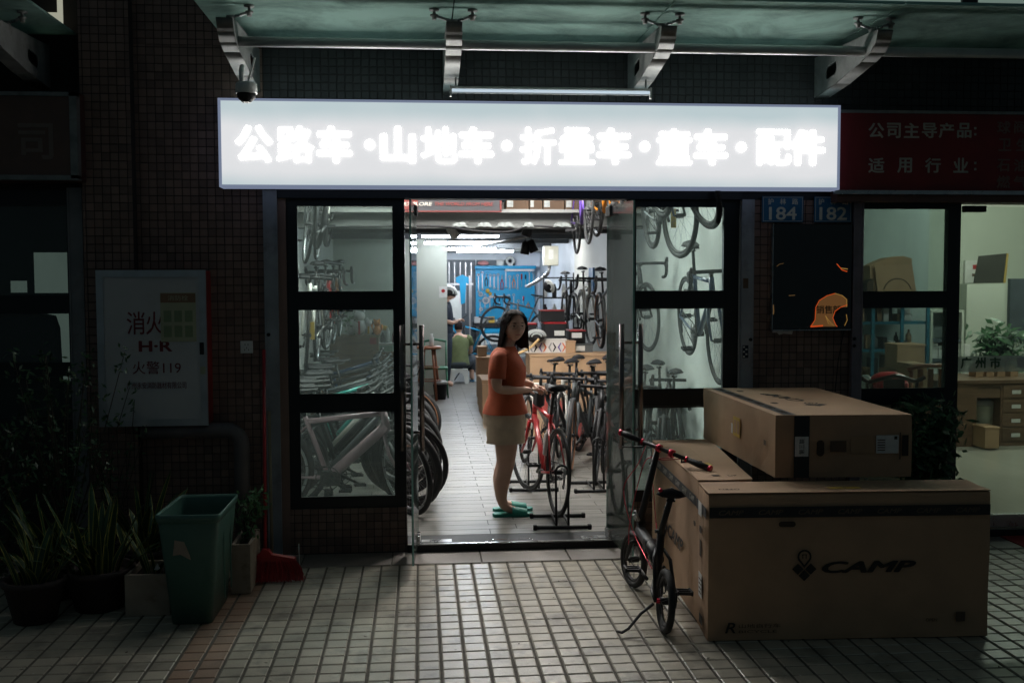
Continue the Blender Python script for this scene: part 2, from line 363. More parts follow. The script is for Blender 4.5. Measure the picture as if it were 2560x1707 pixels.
def thing(name, label, cat, loc=(0, 0, 0), rz=0, group=None, mw=None):
    o = bpy.data.objects.new(name, None); COL.objects.link(o); o.empty_display_size = .1
    if mw is not None: o.matrix_basis = mw
    else: o.location = loc; o.rotation_euler = (0, 0, rz)
    o['label'] = label; o['category'] = cat
    if group: o['group'] = group
    return o
def bx(name, lo, hi, m, parent=None, bev=0, **kw): return MB().box(lo, hi, m, None, bev).build(name, parent, **kw)
_tc = {}
def text_mesh(t, size, m, ext=.002, off=0, shear=0, space=1, line=1):
    key = (t, size, m.name, ext, off, shear, space)
    if key in _tc: return _tc[key]
    cu = bpy.data.curves.new('text', 'FONT'); cu.body = t; cu.size = size; cu.extrude = ext; cu.shear = shear; cu.space_character = space; cu.space_line = line
    cu.align_x = 'CENTER'; cu.align_y = 'CENTER'; cu.resolution_u = 3
    o = bpy.data.objects.new('t', cu); COL.objects.link(o)
    dg = bpy.context.evaluated_depsgraph_get(); dg.update()
    me = bpy.data.meshes.new_from_object(o.evaluated_get(dg), depsgraph=dg); me.materials.clear(); me.materials.append(m)
    if off:                                   # heavier strokes: the same glyph repeated a stroke's width apart
        vs = [tuple(v.co) for v in me.vertices]; fs = [tuple(p.vertices) for p in me.polygons]; n = len(vs); V = []; F_ = []
        for k, (dx, dy) in enumerate(((0, 0), (1, 0), (-1, 0), (0, .8), (0, -.8), (.7, .6), (-.7, .6), (.7, -.6), (-.7, -.6))):
            V += [(x + dx * off, y + dy * off, z - k * .00012) for x, y, z in vs]; F_ += [tuple(i + k * n for i in f) for f in fs]
        me = bpy.data.meshes.new('lettering'); me.from_pydata(V, [], F_); me.materials.append(m)
    bpy.data.objects.remove(o); bpy.data.curves.remove(cu)
    if len(me.vertices):                      # centre on the glyphs' own box
        xs = [v.co.x for v in me.vertices]; ys = [v.co.y for v in me.vertices]
        cx, cy = (min(xs) + max(xs)) / 2, (min(ys) + max(ys)) / 2
        for v in me.vertices: v.co.x -= cx; v.co.y -= cy
        me['w'] = max(xs) - min(xs); me['h'] = max(ys) - min(ys)
    _tc[key] = me; return me
def text(name, t, size, m, loc, parent=None, rot=(PI / 2, 0, 0), ext=.002, off=0, shear=0, space=1, scale=(1, 1, 1), fitw=None, fith=None, **kw):
    me = text_mesh(t, size, m, ext, off, shear, space)
    o = obj(name, me, parent, **kw); o.location = loc; o.rotation_euler = rot
    sx, sy, sz = scale
    if fitw and me.get('w'): sx = fitw / me['w']
    if fith and me.get('h'): sy = fith / me['h']
    o.scale = (sx, sy, sz); return o
def tilefield(parent, name, x0, x1, z0, z1, px, pz, gx, gz, depth, m, ms, plane, maxn=300, skip=None, key=None, org=(0, 0)):
    """tiles on a plane: single tiles as parts (first maxn by key), the rest joined as stuff. plane(u, w, d) -> point"""
    cells = []
    i0 = math.ceil((x0 - org[0]) / px - .999); i1 = math.ceil((x1 - org[0]) / px)
    j0 = math.ceil((z0 - org[1]) / pz - .999); j1 = math.ceil((z1 - org[1]) / pz)
    for i in range(i0, i1):
        for j in range(j0, j1):
            a, b = max(x0, org[0] + i * px + gx / 2), min(x1, org[0] + (i + 1) * px - gx / 2)
            c, d = max(z0, org[1] + j * pz + gz / 2), min(z1, org[1] + (j + 1) * pz - gz / 2)
            if b - a < gx or d - c < gz: continue
            if skip and skip((a + b) / 2, (c + d) / 2): continue
            cells.append((a, b, c, d, i, j))
    if key: cells.sort(key=lambda t: key((t[0] + t[1]) / 2, (t[2] + t[3]) / 2))
    cache = {}; rest = MB()
    def shape(a, b, c, d, dep, mb, mm, origin=(0, 0)):
        e = min(b - a, d - c) * .06; ox, oz = origin
        vs = [plane(x - ox, z - oz, 0) for x, z in ((a, c), (b, c), (b, d), (a, d))] + [plane(x - ox, z - oz, dep) for x, z in ((a + e, c + e), (b - e, c + e), (b - e, d - e), (a + e, d - e))]
        mb.add(vs, [(4, 5, 6, 7), (0, 1, 5, 4), (1, 2, 6, 5), (2, 3, 7, 6), (3, 0, 4, 7)], mm)
    for n, (a, b, c, d, i, j) in enumerate(cells):
        mm = m(i, j) if callable(m) else m; mr = ms(i, j) if callable(ms) else ms
        dep = depth * random.uniform(.75, 1.15)
        if n < maxn:
            k = (round(b - a, 4), round(d - c, 4), mm.name)
            if k not in cache:
                mb = MB(); shape(0, b - a, 0, d - c, depth, mb, mm); cache[k] = mb.mesh(name)
            o = obj(name, cache[k], parent); o.location = Vector(plane(a, c, dep - depth)) - Vector(plane(0, 0, 0))
        else: shape(a, b, c, d, dep, rest, mr)
    if rest.v:
        rest.build(name + '_field', parent, kind='stuff')
#SPLIT
# ================================================================== SETTING
bx('ground', (-14, -14, -.3), (16, .0, -.004), m_pgrout, kind='structure')
pav = bx('pavement', (-5, -5, -.004), (6.5, -.35, -.0035), m_pgrout, kind='structure')
def pt(i, j): return m_po if i in (-10, -9) else m_pt
def pts(i, j): return m_po_s if i in (-10, -9) else m_pt_s
def pkey(x, y): return (100 if y < -2.5 else 0) + (100 if (x < -2.1 or x > 3.4) else 0) + abs(y + 2.4) + abs(x - .4) * .25
tilefield(pav, 'tile', -4.4, 5.9, -3.6, -.355, .1187, .1175, .0115, .006, .0045, pt, pts, lambda u, w, d: (u, w, -.004 + d), 300, None, pkey, (-.028, -.366))
k0 = thing('granite_kerb', 'worn brown granite strip between the pavement tiles and the shop fronts', 'kerb')
for i in range(18):
    a = -4.4 + i * .6; bx('slab', (a + .003, -.352, -.02), (a + .597, -.03, .004 + random.uniform(0, .003)), m_granite, k0, .004)

def tiled(name, label, x0, x1, z0, z1, yf, thick=.12, maxn=300, key=None, skip=None, m=None, ms=None):
    t = thing(name, label, 'wall', (0, 0, 0))
    bx('wall_body', (x0, yf, z0), (x1, yf + thick, z1), m_grout, t)
    tilefield(t, 'tile', x0, x1, z0, z1, .0545, .0545, .0035, .0035, .004, m or m_tile, ms or m_tile_s, lambda u, w, d: (u, yf - d, w), maxn, skip, key)
    return t
nearc = lambda cx, cz: (lambda x, z: (x - cx) ** 2 + (z - cz) ** 2)
tiled('tiled_pilaster', 'narrow brown tiled pilaster standing proud beside the left shutter jamb', -2.20, -1.88, 0, 4.4, -.10, .22, 300, nearc(-2.0, 2.2))
tiled('tiled_wall', 'dark brown tiled wall behind the white fire hydrant cabinet', -1.88, -1.04, 0, 3.45, 0, .12, 300, nearc(-1.3, 2.3))
tiled('tiled_wall', 'brown tiled wall high at the left of the glass canopy', -1.88, -1.302, 3.451, 4.4, 0, .12, 60, nearc(-1.4, 3.6))
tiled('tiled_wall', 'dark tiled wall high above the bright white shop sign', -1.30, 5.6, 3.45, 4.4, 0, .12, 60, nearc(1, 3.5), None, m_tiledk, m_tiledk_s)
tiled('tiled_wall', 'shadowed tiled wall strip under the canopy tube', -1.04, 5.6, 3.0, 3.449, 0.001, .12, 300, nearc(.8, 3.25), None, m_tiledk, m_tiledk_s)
tiled('tiled_wall', 'brown tiled wall between the two shops behind the cartons', 2.336, 3.062, 0, 2.44, 0, .12, 300, nearc(2.7, 1.3))
tiled('tiled_wall_base', 'low brown tiled wall under the left shop window', -.90, -.10, 0, .312, 0, .14)
tiled('tiled_wall_base', 'low brown tiled wall under the right shop window behind the cartons', 1.45, 2.25, 0, .312, 0, .14, 60)
bx('tiled_return', (-.955, .0, 0), (-.90, .12, 2.49), m_tile, label='thin brown tiled strip between grey jamb and left shop window', cat='wall')

def jamb(x0, x1, z1, label, m=m_galv, y0=-.045, bolts=()):
    t = thing('shutter_jamb', label, 'jamb'); b = MB()
    b.box((x0, y0, 0), (x1, 0, z1), m); b.box((x0 - .004, y0 - .006, 0), (x0 + .006, y0, z1), m); b.box((x1 - .006, y0 - .006, 0), (x1 + .004, y0, z1), m)
    b.build('guide_rail', t)
    for (x, z) in bolts: MB().lathe([(.012, 0), (.012, .01), (.006, .014)], m_black, M=Matrix.Translation((x, y0, z)) @ Matrix.Rotation(PI / 2, 4, 'X')).build('bolt', t)
    return t
jamb(-1.04, -.955, 2.49, 'grey steel shutter jamb left of the bike shop window', bolts=((-1.02, 1.52),))
j = jamb(2.255, 2.335, 2.44, 'grey steel shutter jamb right of the bike shop window with stickers', bolts=((2.32, 1.46),))
bx('sticker', (2.262, -.0475, 1.82), (2.30, -.0455, 1.89), m_inkfaint, j)
bx('sticker', (2.262, -.0475, 1.33), (2.305, -.0455, 1.42), m_navy, j)
for i in range(5): bx('sticker_print', (2.266 + (i % 2) * .018, -.0482, 1.335 + i * .017), (2.28 + (i % 2) * .018, -.0476, 1.345 + i * .017), m_label, j)
jamb(3.064, 3.128, 2.44, 'purple grey jamb between tiled wall and office window', m_galvd, bolts=((3.075, 1.46), (3.075, 1.41)))
jamb(-2.31, -2.222, 2.50, 'pale steel jamb beside the dark left neighbour window', mat('pale_jamb', (.24, .235, .24), .5, .1, .2, 5, dirt=(.12, .10, .09), dscale=4, damt=.6), -.05)

def window(x0, x1, z0, z1, rows, label, y=.02, wr=.07, wl=.065):
    t = thing('window', label, 'window', (0, 0, 0))
    b = MB(); D0, D1 = y, y + .07
    b.box((x0, D0, z0), (x0 + wl, D1, z1), m_frame); b.box((x1 - wr, D0, z0), (x1, D1, z1), m_frame)
    zs = [z0] + [v for r in rows for v in r] + [z1]
    for i in range(0, len(zs), 2): b.box((x0 + wl, D0 + .001, zs[i]), (x1 - wr, D1 - .001, zs[i + 1]), m_frame)
    b.build('frame', t)
    for a, c in rows:
        fb = MB(); q = .012
        for lo, hi in (((x0 + wl, a), (x0 + wl + q, c)), ((x1 - wr - q, a), (x1 - wr, c)), ((x0 + wl + q, a), (x1 - wr - q, a + q)), ((x0 + wl + q, c - q), (x1 - wr - q, c))):
            fb.box((lo[0], D0 - .012, lo[1]), (hi[0], D0 - .0005, hi[1]), m_frame)
        fb.build('glazing_bead', t)
        bx('pane', (x0 + wl, y + .03, a), (x1 - wr, y + .036, c), g_win, t)
    return t
window(-.90, -.10, .312, 2.449, [(.382, .99), (1.096, 1.694), (1.798, 2.40)], 'black framed shop window with three panes left of the open door')
window(1.45, 2.25, .312, 2.449, [(.382, .99), (1.102, 1.69), (1.793, 2.40)], 'black framed shop window with three panes right of the open door', wr=.10, wl=.05)
window(3.13, 3.885, .25, 2.42, [(.31, .986), (1.085, 1.686), (1.783, 2.392)], 'black framed office window with three panes beside the glass office door', wl=.012, wr=.088)
window(-3.4, -2.31, .9, 2.49, [(.95, 1.26), (1.33, 1.68), (1.78, 2.40)], 'dark framed window of the unlit left neighbour', wl=.05, wr=.02)
bx('shop_lintel', (-.955, -.03, 2.44), (2.255, .12, 2.52), m_frame, kind='structure')
bx('shop_lintel', (2.25, .02, 2.441), (3.13, .12, 2.52), m_frame, kind='structure')
bx('office_lintel', (3.13, .01, 2.42), (5.6, .12, 2.52), m_frame, kind='structure')
bx('left_lintel', (-3.6, .0, 2.49), (-2.2, .12, 4.4), m_grout, kind='structure')
bx('left_base_wall', (-3.6, .02, 0), (-2.31, .14, .9), m_grout, kind='structure')
bx('facade_core', (-1.88, .125, 2.52), (5.6, .25, 4.4), m_grout, kind='structure')
bx('facade_core', (-1.88, .125, 0), (-.905, .25, 2.52), m_wall, kind='structure')
bx('facade_core', (2.26, .125, 0), (3.125, .25, 2.52), m_wall, kind='structure')

b = MB(); rd = random.Random(12)
for i in range(170):
    x, y = rd.uniform(-3.5, 3.6), rd.uniform(-3.2, -.4) ; s = rd.uniform(.003, .009); a = rd.uniform(0, 6.28)
    b.add([(x + s * math.cos(a + k * 1.57) * (1.8 if k % 2 else .7), y + s * math.sin(a + k * 1.57) * (1.8 if k % 2 else .7), .003 + .002 * (k % 2)) for k in range(4)], [(0, 1, 2, 3)], rd.choice((m_soil, m_stem, m_soil, m_label)))
b.build('pavement_debris', None, kind='stuff', label='specks of grit and bits of leaf scattered on the pavement', cat='grit')
# ---- threshold and door
t = thing('door_threshold', 'dark metal step under the open glass doors of the bike shop', 'step')
bx('step_face', (-.098, -.055, 0), (1.449, .06, .052), m_blackmetal, t, .004)
bx('steel_strip', (-.098, -.050, .053), (1.449, -.025, .060), m_steel, t)
bx('step_top', (-.098, -.024, .0525), (1.449, .20, .0585), mat('dark_polished_step', (.03, .032, .035), .55, 0, .15, 6, spec=.3), t)
for x0, x1 in ((.0, .21), (1.13, 1.37)):
    c = bx('floor_spring_plate', (x0, .0, .0587), (x1, .075, .0617), m_steel, t, .001)
for x in (.50, .68): bx('bolt_plate', (x, .03, .0587), (x + .10, .042, .061), m_chrome, t)

def leaf(px, py, ang, wdt, label):
    """glass leaf hinged at (px,py), opened outwards; local x along the leaf"""
    t = thing('glass_door_leaf', label, 'glass door', (px, py, 0), ang)
    bx('glass', (0, -.006, .075), (wdt, .006, 2.385), g_door, t)
    b = MB()
    for lo, hi in (((wdt, -.006, .075), (wdt + .0015, .006, 2.385)), ((0 - .0015, -.006, .075), (0, .006, 2.385))): b.box(lo, hi, g_edge)
    b.build('glass_edge', t)
    bx('patch_fitting', (0.0, -.018, 2.32), (.13, .018, 2.39), m_blackmetal, t, .004)
    bx('patch_fitting', (0.0, -.018, .066), (.13, .018, .13), m_steel, t, .004)
    for s in (-1, 1):
        h = MB().tube([(wdt - .06, s * .062, .80), (wdt - .06, s * .062, 1.60)], .0165, m_handle, 12).build('handle', t)
        for z in (.92, 1.48): MB().tube([(wdt - .06, s * .007, z), (wdt - .06, s * .062, z)], .009, m_handle, 8).build('handle_post', h)
    return t
leaf(-.025, .035, R_(-92.5), .69, 'left glass door leaf opened outwards, seen edge on, with steel handles')
leaf(1.315, .035, R_(-87), .72, 'right glass door leaf opened outwards, dusty glass with steel handles')

# ---- shop interior shell
fl = bx('shop_floor', (-1.36, .20, -.1), (2.52, 14.5, FL - .003), m_floorbase, kind='structure')
rows = int((11.6 - .20) / .1455); cache = {}
for r in range(rows):
    y0 = .2 + r * .1455; joint = .498 if r % 2 == 0 else .70
    xs = [joint + k * .92 for k in range(-3, 4)]; xs = [-1.36] + [x for x in xs if -1.3 < x < 2.5] + [2.5]
    for a, b in zip(xs[:-1], xs[1:]):
        k = round(b - a, 3)
        if k not in cache: mb = MB(); mb.box((.003, .0025, 0), (k - .003, .143, .003), m_plank); cache[k] = mb.mesh('plank')
        obj('plank', cache[k], fl, (a, y0, FL - .003 + random.uniform(-.0004, .0004)))
bx('back_floor', (-1.36, 11.6, FL - .003), (2.52, 14.5, FL), mat('back_room_floor', (.33, .34, .34), .4, 0, .1, 2), kind='structure')
bx('left_wall', (-1.55, .25, 0), (-1.30, 5.0, 3.5), m_wall, kind='structure')
bx('left_wall', (-1.55, 5.0, 0), (-1.36, 14.6, 3.5), m_wall, kind='structure')
bx('right_wall', (2.5, .25, 0), (2.7, 9.6, 3.5), m_wall, kind='structure')
bx('right_wall', (2.5, 9.6, 0), (2.7, 14.6, 3.5), m_backwall, kind='structure')
bx('back_wall', (-1.5, 14.5, 0), (2.7, 14.65, 3.5), m_backwall, kind='structure')
bx('partition_wall', (-1.36, 9.55, FL), (.437, 9.68, 2.62), m_partition, kind='structure')
bx('front_ceiling', (-1.5, .25, 3.4), (2.7, 4.3, 3.5), m_wall, kind='structure')
bx('back_ceiling', (-1.5, 4.32, 2.64), (2.7, 14.6, 2.74), m_ceil, kind='structure')
bx('mezzanine_front_beam', (-1.36, 4.05, 2.445), (2.5, 4.3, 2.60), m_ceil, kind='structure')
bx('mezzanine_deck', (-1.36, 3.9, 2.60), (2.5, 4.31, 2.635), m_ceil, kind='structure')
bx('ceiling_duct', (-1.35, 13.3, 2.44), (2.49, 13.7, 2.60), m_ceil, kind='structure')
for i, y in enumerate((4.9, 5.7, 6.5, 7.3, 8.4, 9.3, 10.2, 11.4, 12.5)):
    bx('ceiling_beam', (-1.35, y, 2.50 + (i % 2) * .05), (2.49, y + .12, 2.639), m_beam if i else m_ceil, label=None, kind='structure')

def strip(n, p0, p1, r, m, label, housing=True):
    t = thing('tube_light', label, 'tube light', ((p0[0] + p1[0]) / 2, p0[1], p0[2])); w2 = (p1[0] - p0[0]) / 2
    MB().tube([(-w2, 0, 0), (w2, 0, 0)], r, m, 10).build('tube', t)
    if housing: bx('housing', (-w2 - .01, -.016, r + .001), (w2 + .01, .016, r + .03), m_beam, t, .004)
    return t
for k, (u0, u1, v, y, lab) in enumerate(((970, 1145, 543, 8.0, 'nearest and topmost of the ceiling tubes in the shop'), (975, 1132, 558, 9.0, 'second ceiling tube, just below the topmost one'), (1025, 1138, 572, 11.0, 'third ceiling tube, ending over the grey partition edge'), (1050, 1178, 577, 12.2, 'lowest and farthest ceiling tube over the work bench'))):
    a = AY(u0, v, y); b = AY(u1, v, y); strip('t', a, b, .017, e_tube if y < 10 else e_tube2, 'white ' + lab if False else lab)
strip('t', AY(1248, 577, 12.6), AY(1260, 577, 12.6), .02, e_blue, 'short glowing blue white lamp beside the grey electric box')
for i, (x, y) in enumerate(((-.3, 2.3), (1.2, 2.3), (-.3, 3.0), (1.2, 3.0))):
    t = thing('ceiling_panel', 'white square ceiling lamp over the front of the bike shop', 'ceiling lamp', (x, y, 3.4), 0, 'square lamps over the front of the bike shop')
    bx('frame', (-.32, -.32, -.03), (.32, .32, -.001), m_white, t, .005); bx('diffuser', (-.29, -.29, -.034), (.29, .29, -.0305), e_panel, t)
for i, (x, y, z) in enumerate(((1.9, 9.0, 2.64), (2.05, 1.7, 3.4))):
    t = thing('ceiling_panel', ('small square lamp under the low ceiling behind the beams', 'small square lamp high over the right window')[i], 'ceiling lamp', (x, y, z))
    bx('frame', (-.17, -.17, -.03), (.17, .17, -.001), m_white, t, .005); bx('diffuser', (-.15, -.15, -.034), (.15, .15, -.0305), e_panel, t)

# ---- office next door (right)
of = bx('office_floor', (3.0, .15, -.1), (9.0, 6.6, FL), m_officefloor, kind='structure')
bx('office_step', (3.89, -.02, 0), (5.9, .15, .052), m_frame, kind='structure')
bx('office_back_wall', (3.0, 6.5, 0), (9.0, 6.7, 3.4), m_office, kind='structure')
bx('office_left_wall', (2.9, .25, 0), (3.06, 6.5, 3.4), m_greywall, kind='structure')
bx('office_right_wall', (9.0, .25, 0), (9.1, 6.7, 3.4), m_office, kind='structure')
bx('office_column', (3.07, 5.2, 0), (AY(2133, 600, 5.2)[0], 6.49, 3.39), m_greywall, kind='structure')
bx('office_ceiling', (2.9, .25, 3.4), (9.0, 6.7, 3.5), m_office, kind='structure')
for i, (x, y) in enumerate(((6.0, 2.0), (7.2, 4.4))):
    t = thing('office_tube', ('nearer white tube lamp on the office ceiling', 'farther white tube lamp on the office ceiling')[i], 'tube light', (x, y, 3.36), 0, 'tube lamps on the office ceiling')
    bx('housing', (-.62, -.05, 0), (.62, .05, .039), m_white, t); bx('tube', (-.6, -.035, -.035), (.6, .035, -.001), e_office, t, .012)
# office glass door with frosted band
t = thing('office_glass_door', 'office glass door with a frosted band of lettering', 'glass door', (0, 0, 0))
bx('glass', (3.895, .05, .07), (5.3, .062, 2.40), glass('office_glass', (.92, .96, .93), .03, (.5, .55, .5), 2), t)
fz0 = AY(2210, 848, .05)[2]; fz1 = AY(2210, 818, .05)[2]
bx('frosted_band', (3.897, .046, fz0 - .02), (5.3, .0495, fz1 - .0), glass('frosted_film', (.88, .92, .88), .75, (.85, .88, .84), 1), t)
bx('door_closer', (3.90, -.01, 2.36), (4.06, .045, 2.405), m_blackmetal, t, .004)
bx('bottom_rail', (3.895, .03, .06), (5.3, .08, .15), m_steel, t)
for u, ch in ((2219, '广'), (2252, '州'), (2286, '市'), (2318, '广'), (2347, '顺')):
    p = AY(u, 833, .045); text('lettering', ch, .085, mat('dark_green_film', (.04, .09, .05), .6) if u < 2300 else m_label, (p[0], .045, p[2]), t, ext=.0006, off=.003)
# ---- left neighbour interior, dim
bx('left_room_floor', (-6, .15, -.1), (-2.2, 4, .05), m_ceil, kind='structure')
bx('left_room_wall', (-6, 3.2, 0), (-2.2, 3.3, 3.4), m_grout, kind='structure')
bx('left_room_side_wall', (-2.2, .26, 0), (-2.1, 3.3, 3.4), m_grout, kind='structure')
e_lw = emitter('far_lit_wall', (.48, .56, .50), .22)
t = thing('lit_inner_window', 'pale lit inner window seen through the dark left neighbour window', 'window', (0, 0, 0))
a, b = AY(80, 673, 2.5), AY(152, 580, 2.5); bx('lit_pane', (a[0], 2.5, a[2]), (b[0] + .1, 2.52, b[2]), e_lw, t)
a, b = AY(25, 672, 2.5), AY(60, 645, 2.5); bx('lit_pane', (a[0], 2.5, a[2]), (b[0], 2.52, b[2]), e_lw, t)
a, b = AY(100, 875, 2.5), AY(155, 700, 2.5); bx('lit_pane', (a[0], 2.5, a[2]), (b[0] + .1, 2.52, b[2]), e_lw, t)
t = thing('office_chair', 'dark high back chair silhouetted behind the left neighbour window', 'chair', (0, 0, 0))
a, b = AY(0, 870, 1.4), AY(128, 720, 1.4)
MB().prism([(a[0] - .1, a[2] - .3), (b[0] + .02, a[2] - .3), (b[0], b[2] - .12), (b[0] - .03, b[2] - .02), (b[0] - .12, b[2]), (a[0] - .1, b[2] - .01)], 'y', 1.4, 1.5, m_black).build('backrest', t)
bx('seat', (a[0] - .1, .9, a[2] - .4), (b[0], 1.5, a[2] - .3), m_black, t, .02); bx('leg', (a[0] + .05, 1.15, .05), (a[0] + .1, 1.2, a[2] - .4), m_black, t)

# ================================================================== SIGNS
t = thing('shop_lightbox_sign', 'long glowing white sign of the bike shop with raised characters', 'sign')
bx('sheet', (-1.272, -.250, 2.508), (2.848, -.235, 3.046), e_sign, t)
b = MB()
b.box((-1.276, -.234, 2.504), (2.852, -.0, 3.05), m_alu)
for lo, hi in (((-1.285, -.254, 3.047), (2.861, -.20, 3.062)), ((-1.285, -.254, 2.492), (2.861, -.10, 2.507)), ((-1.29, -.254, 2.492), (-1.2725, -.10, 3.062)), ((2.8485, -.254, 2.492), (2.866, -.10, 3.062))): b.box(lo, hi, e_signedge)
b.build('box_frame', t)
bx('added_uplight', (-1.27, -.199, 3.0505), (2.846, -.15, 3.056), e_canopyfill, t)  # added glowing strip behind the front edge, lights the canopy from below
bx('added_uplight', (-1.27, -.23, 3.0505), (2.846, -.099, 3.0555), e_canopyfill, t) if False else None
S = [('公', 583), ('路', 678), ('车', 768), ('·', 849), ('山', 914), ('地', 1009), ('车', 1094), ('·', 1164), ('折', 1236), ('叠', 1325), ('车', 1410), ('·', 1481), ('童', 1549), ('车', 1633), ('·', 1703), ('配', 1778), ('件', 1856)]
for ch, u in S:
    v = 331 + (u - 583) * .0065
    p = AY(u, v, -.255)
    if ch == '·': MB().lathe([(.032, 0), (.032, .012)], e_letter, M=Matrix.Translation((p[0], -.251, p[2])) @ Matrix.Rotation(PI / 2, 4, 'X'), n=20).build('dot', t)
    else: text('character', ch, .24, e_letter, (p[0], -.256, p[2]), t, ext=.005, off=(.0055 if ch in '路叠童配折地' else .009), fitw=.238 if ch in '公路地折童配件叠' else .228, fith=.238)
# right neighbour sign
t = thing('company_sign', 'dark red company sign with pale characters right of the lit sign', 'sign')
bx('sheet', (2.90, -.14, 2.50), (5.4, -.10, 3.03), m_signred, t)
b = MB(); b.box((2.90, -.15, 3.03), (5.4, -.09, 3.05), m_oldsteel); b.box((2.90, -.13, 2.42), (5.4, 0, 2.498), mat('brown_ledge', (.12, .06, .045), .5), None); b.build('frame', t)
bx('steel_edge', (2.868, -.17, 2.47), (5.4, -.135, 2.497), m_steel, t)
def rowtext(items, v, size, parent, m, y):
    for ch, u in items: p = AY(u, v, y); text('character', ch, size, m, (p[0], y, p[2]), parent, ext=.0008, off=.0028, fith=size * .88)
m_sw = mat('faded_white_lettering', (.46, .44, .38), .7)
m_sw2 = mat('very_faded_lettering', (.22, .13, .11), .7)
rowtext([('公', 2013), ('司', 2053), ('主', 2094), ('导', 2135), ('产', 2174), ('品', 2215)], 300, .118, t, m_sw, -.142)
rowtext([('适', 2013), ('用', 2078), ('行', 2143), ('业', 2207)], 380, .118, t, m_sw, -.142)
rowtext([('球', 2306), ('阀', 2343)], 293, .10, t, m_sw2, -.142); rowtext([('卫', 2308), ('生', 2349)], 333, .10, t, m_sw2, -.142)
rowtext([('石', 2305), ('油', 2343)], 380, .10, t, m_sw2, -.142); rowtext([('燃', 2305), ('气', 2343)], 418, .10, t, m_sw2, -.142)
for v in (302, 382):
    for dv in (-7, 7): p = AY(2240, v + dv, -.142); MB().box((p[0] - .008, -.143, p[2] - .008), (p[0] + .008, -.141, p[2] + .008), m_sw).build('colon_dot', t)
# left neighbour sign
t = thing('left_company_sign', 'dim brownish company sign box at the far left', 'sign')
bx('sheet', (-4.0, -.26, 2.56), (-2.20, -.20, 3.06), m_signdim, t)
b = MB(); b.box((-4.0, -.2, 2.53), (-2.17, 0, 3.09), mat('sign_side', (.09, .03, .025), .6)); b.box((-2.215, -.27, 2.54), (-2.17, -.2, 3.085), m_oldsteel); b.box((-4, -.27, 2.53), (-2.17, -.2, 2.56), m_oldsteel); b.box((-4, -.27, 3.06), (-2.17, -.2, 3.085), m_oldsteel); b.build('frame', t)
p = AY(82, 325, -.262); text('character', '司', .26, mat('ghost_letter', (.20, .15, .13), .6), (p[0], -.262, p[2]), t, ext=.001, off=.004)
# house number plates
for num, x0, x1, lab in (('184', 2.401, 2.702, 'blue house number plate reading 184 right of the shop window'), ('182', 2.78, 3.055, 'blue house number plate reading 182 beside the office jamb')):
    t = thing('house_number_plate', lab, 'number plate'); bx('plate', (x0, -.022, 2.282), (x1, -.013, 2.466), m_blue, t, .003)
    b = MB()
    for lo, hi in (((x0 + .008, 2.290), (x1 - .008, 2.2925)), ((x0 + .008, 2.4565), (x1 - .008, 2.459)), ((x0 + .008, 2.2925), (x0 + .0105, 2.4565)), ((x1 - .0105, 2.2925), (x1 - .008, 2.4565))): b.box((lo[0], -.0226, lo[1]), (hi[0], -.0221, hi[1]), m_blue if False else m_platew)
    b.build('border_line', t)
    cx = (x0 + x1) / 2
    text('number', num, .12, m_platew, (cx, -.0232, 2.345), t, ext=.0006, off=.002, fitw=.20, fith=.092)
    for i, ch in enumerate('护林路'): text('character', ch, .045, m_platew, (cx + (i - 1) * .088, -.0232, 2.428), t, ext=.0005, off=.0006)
e_dim = emitter('faint_amber_glint', (.5, .28, .10), .22)  # glints on the black panel, painted as dim glowing strips
# black polished panel; its amber reflections are built as glowing shapes
t = thing('black_notice_panel', 'black polished panel on the tiled wall with an amber reflection painted on it', 'notice panel')
bx('panel', (2.478, -.045, 1.528), (3.052, -.012, 2.27), m_darkpanel, t, .004)
b = MB(); b.box((2.472, -.05, 1.528), (2.478, -.012, 2.27), m_steel); b.box((2.478, -.05, 1.520), (3.052, -.012, 1.528), m_steel); b.build('edge_trim', t)
def outl(pts, y): return [(AY(u, v, y)[0], AY(u, v, y)[2]) for u, v in pts]
hel = [(1862, 750), (1872, 735), (1874, 705), (1882, 690), (1900, 679), (1918, 674), (1935, 679), (1945, 688), (1945, 705), (1930, 706), (1918, 715), (1913, 730), (1919, 745), (1920, 750)]
MB().prism(outl(hel, -.047), 'y', -.050, -.047, e_amber).build('amber_reflection', t)
def rim(pts, m, r, y=-.053): return MB().tube([(x, y, z) for x, z in outl(pts, y)], r, m, 6)
rim(hel[:6], e_glow, .0022).build('reflection_rim', t); rim(hel[5:9], e_glowy, .0022).build('reflection_rim', t)
rim([(1862, 750), (1890, 748)], e_glow, .005).build('reflection_rim', t); rim([(1946, 700), (1930, 706), (1918, 715), (1913, 730), (1919, 745), (1923, 750)], e_glow, .0022).build('reflection_rim', t)
rim([(1896, 725), (1905, 738), (1916, 748), (1903, 743), (1896, 725)], e_glowy, .0018).build('reflection_rim', t); rim([(1944, 722), (1946, 735), (1940, 748)], e_glowy, .002).build('reflection_rim', t)
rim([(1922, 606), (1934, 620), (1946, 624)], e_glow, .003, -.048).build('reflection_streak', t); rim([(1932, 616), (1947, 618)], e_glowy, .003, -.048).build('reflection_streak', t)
for ch, u in (('销', 1884), ('售', 1903), ('部', 1922)): p = AY(u, 711, -.052); text('character', ch, .062, m_tape, (p[0], -.0512, p[2]), t, ext=.0005, off=.001)
MB().prism(outl([(1772, 757), (1800, 758), (1822, 756), (1819, 768), (1800, 766), (1790, 769), (1785, 764), (1774, 764)], -.018), 'y', -.02, -.014, m_label).build('torn_tape', t)
MB().tube([AY(1938, 760, -.025), AY(1925, 830, -.025), AY(1918, 900, -.03)], .003, m_black, 6).build('loose_cable', None, label='thin black cable hanging down the brown tiled wall', cat='cable')

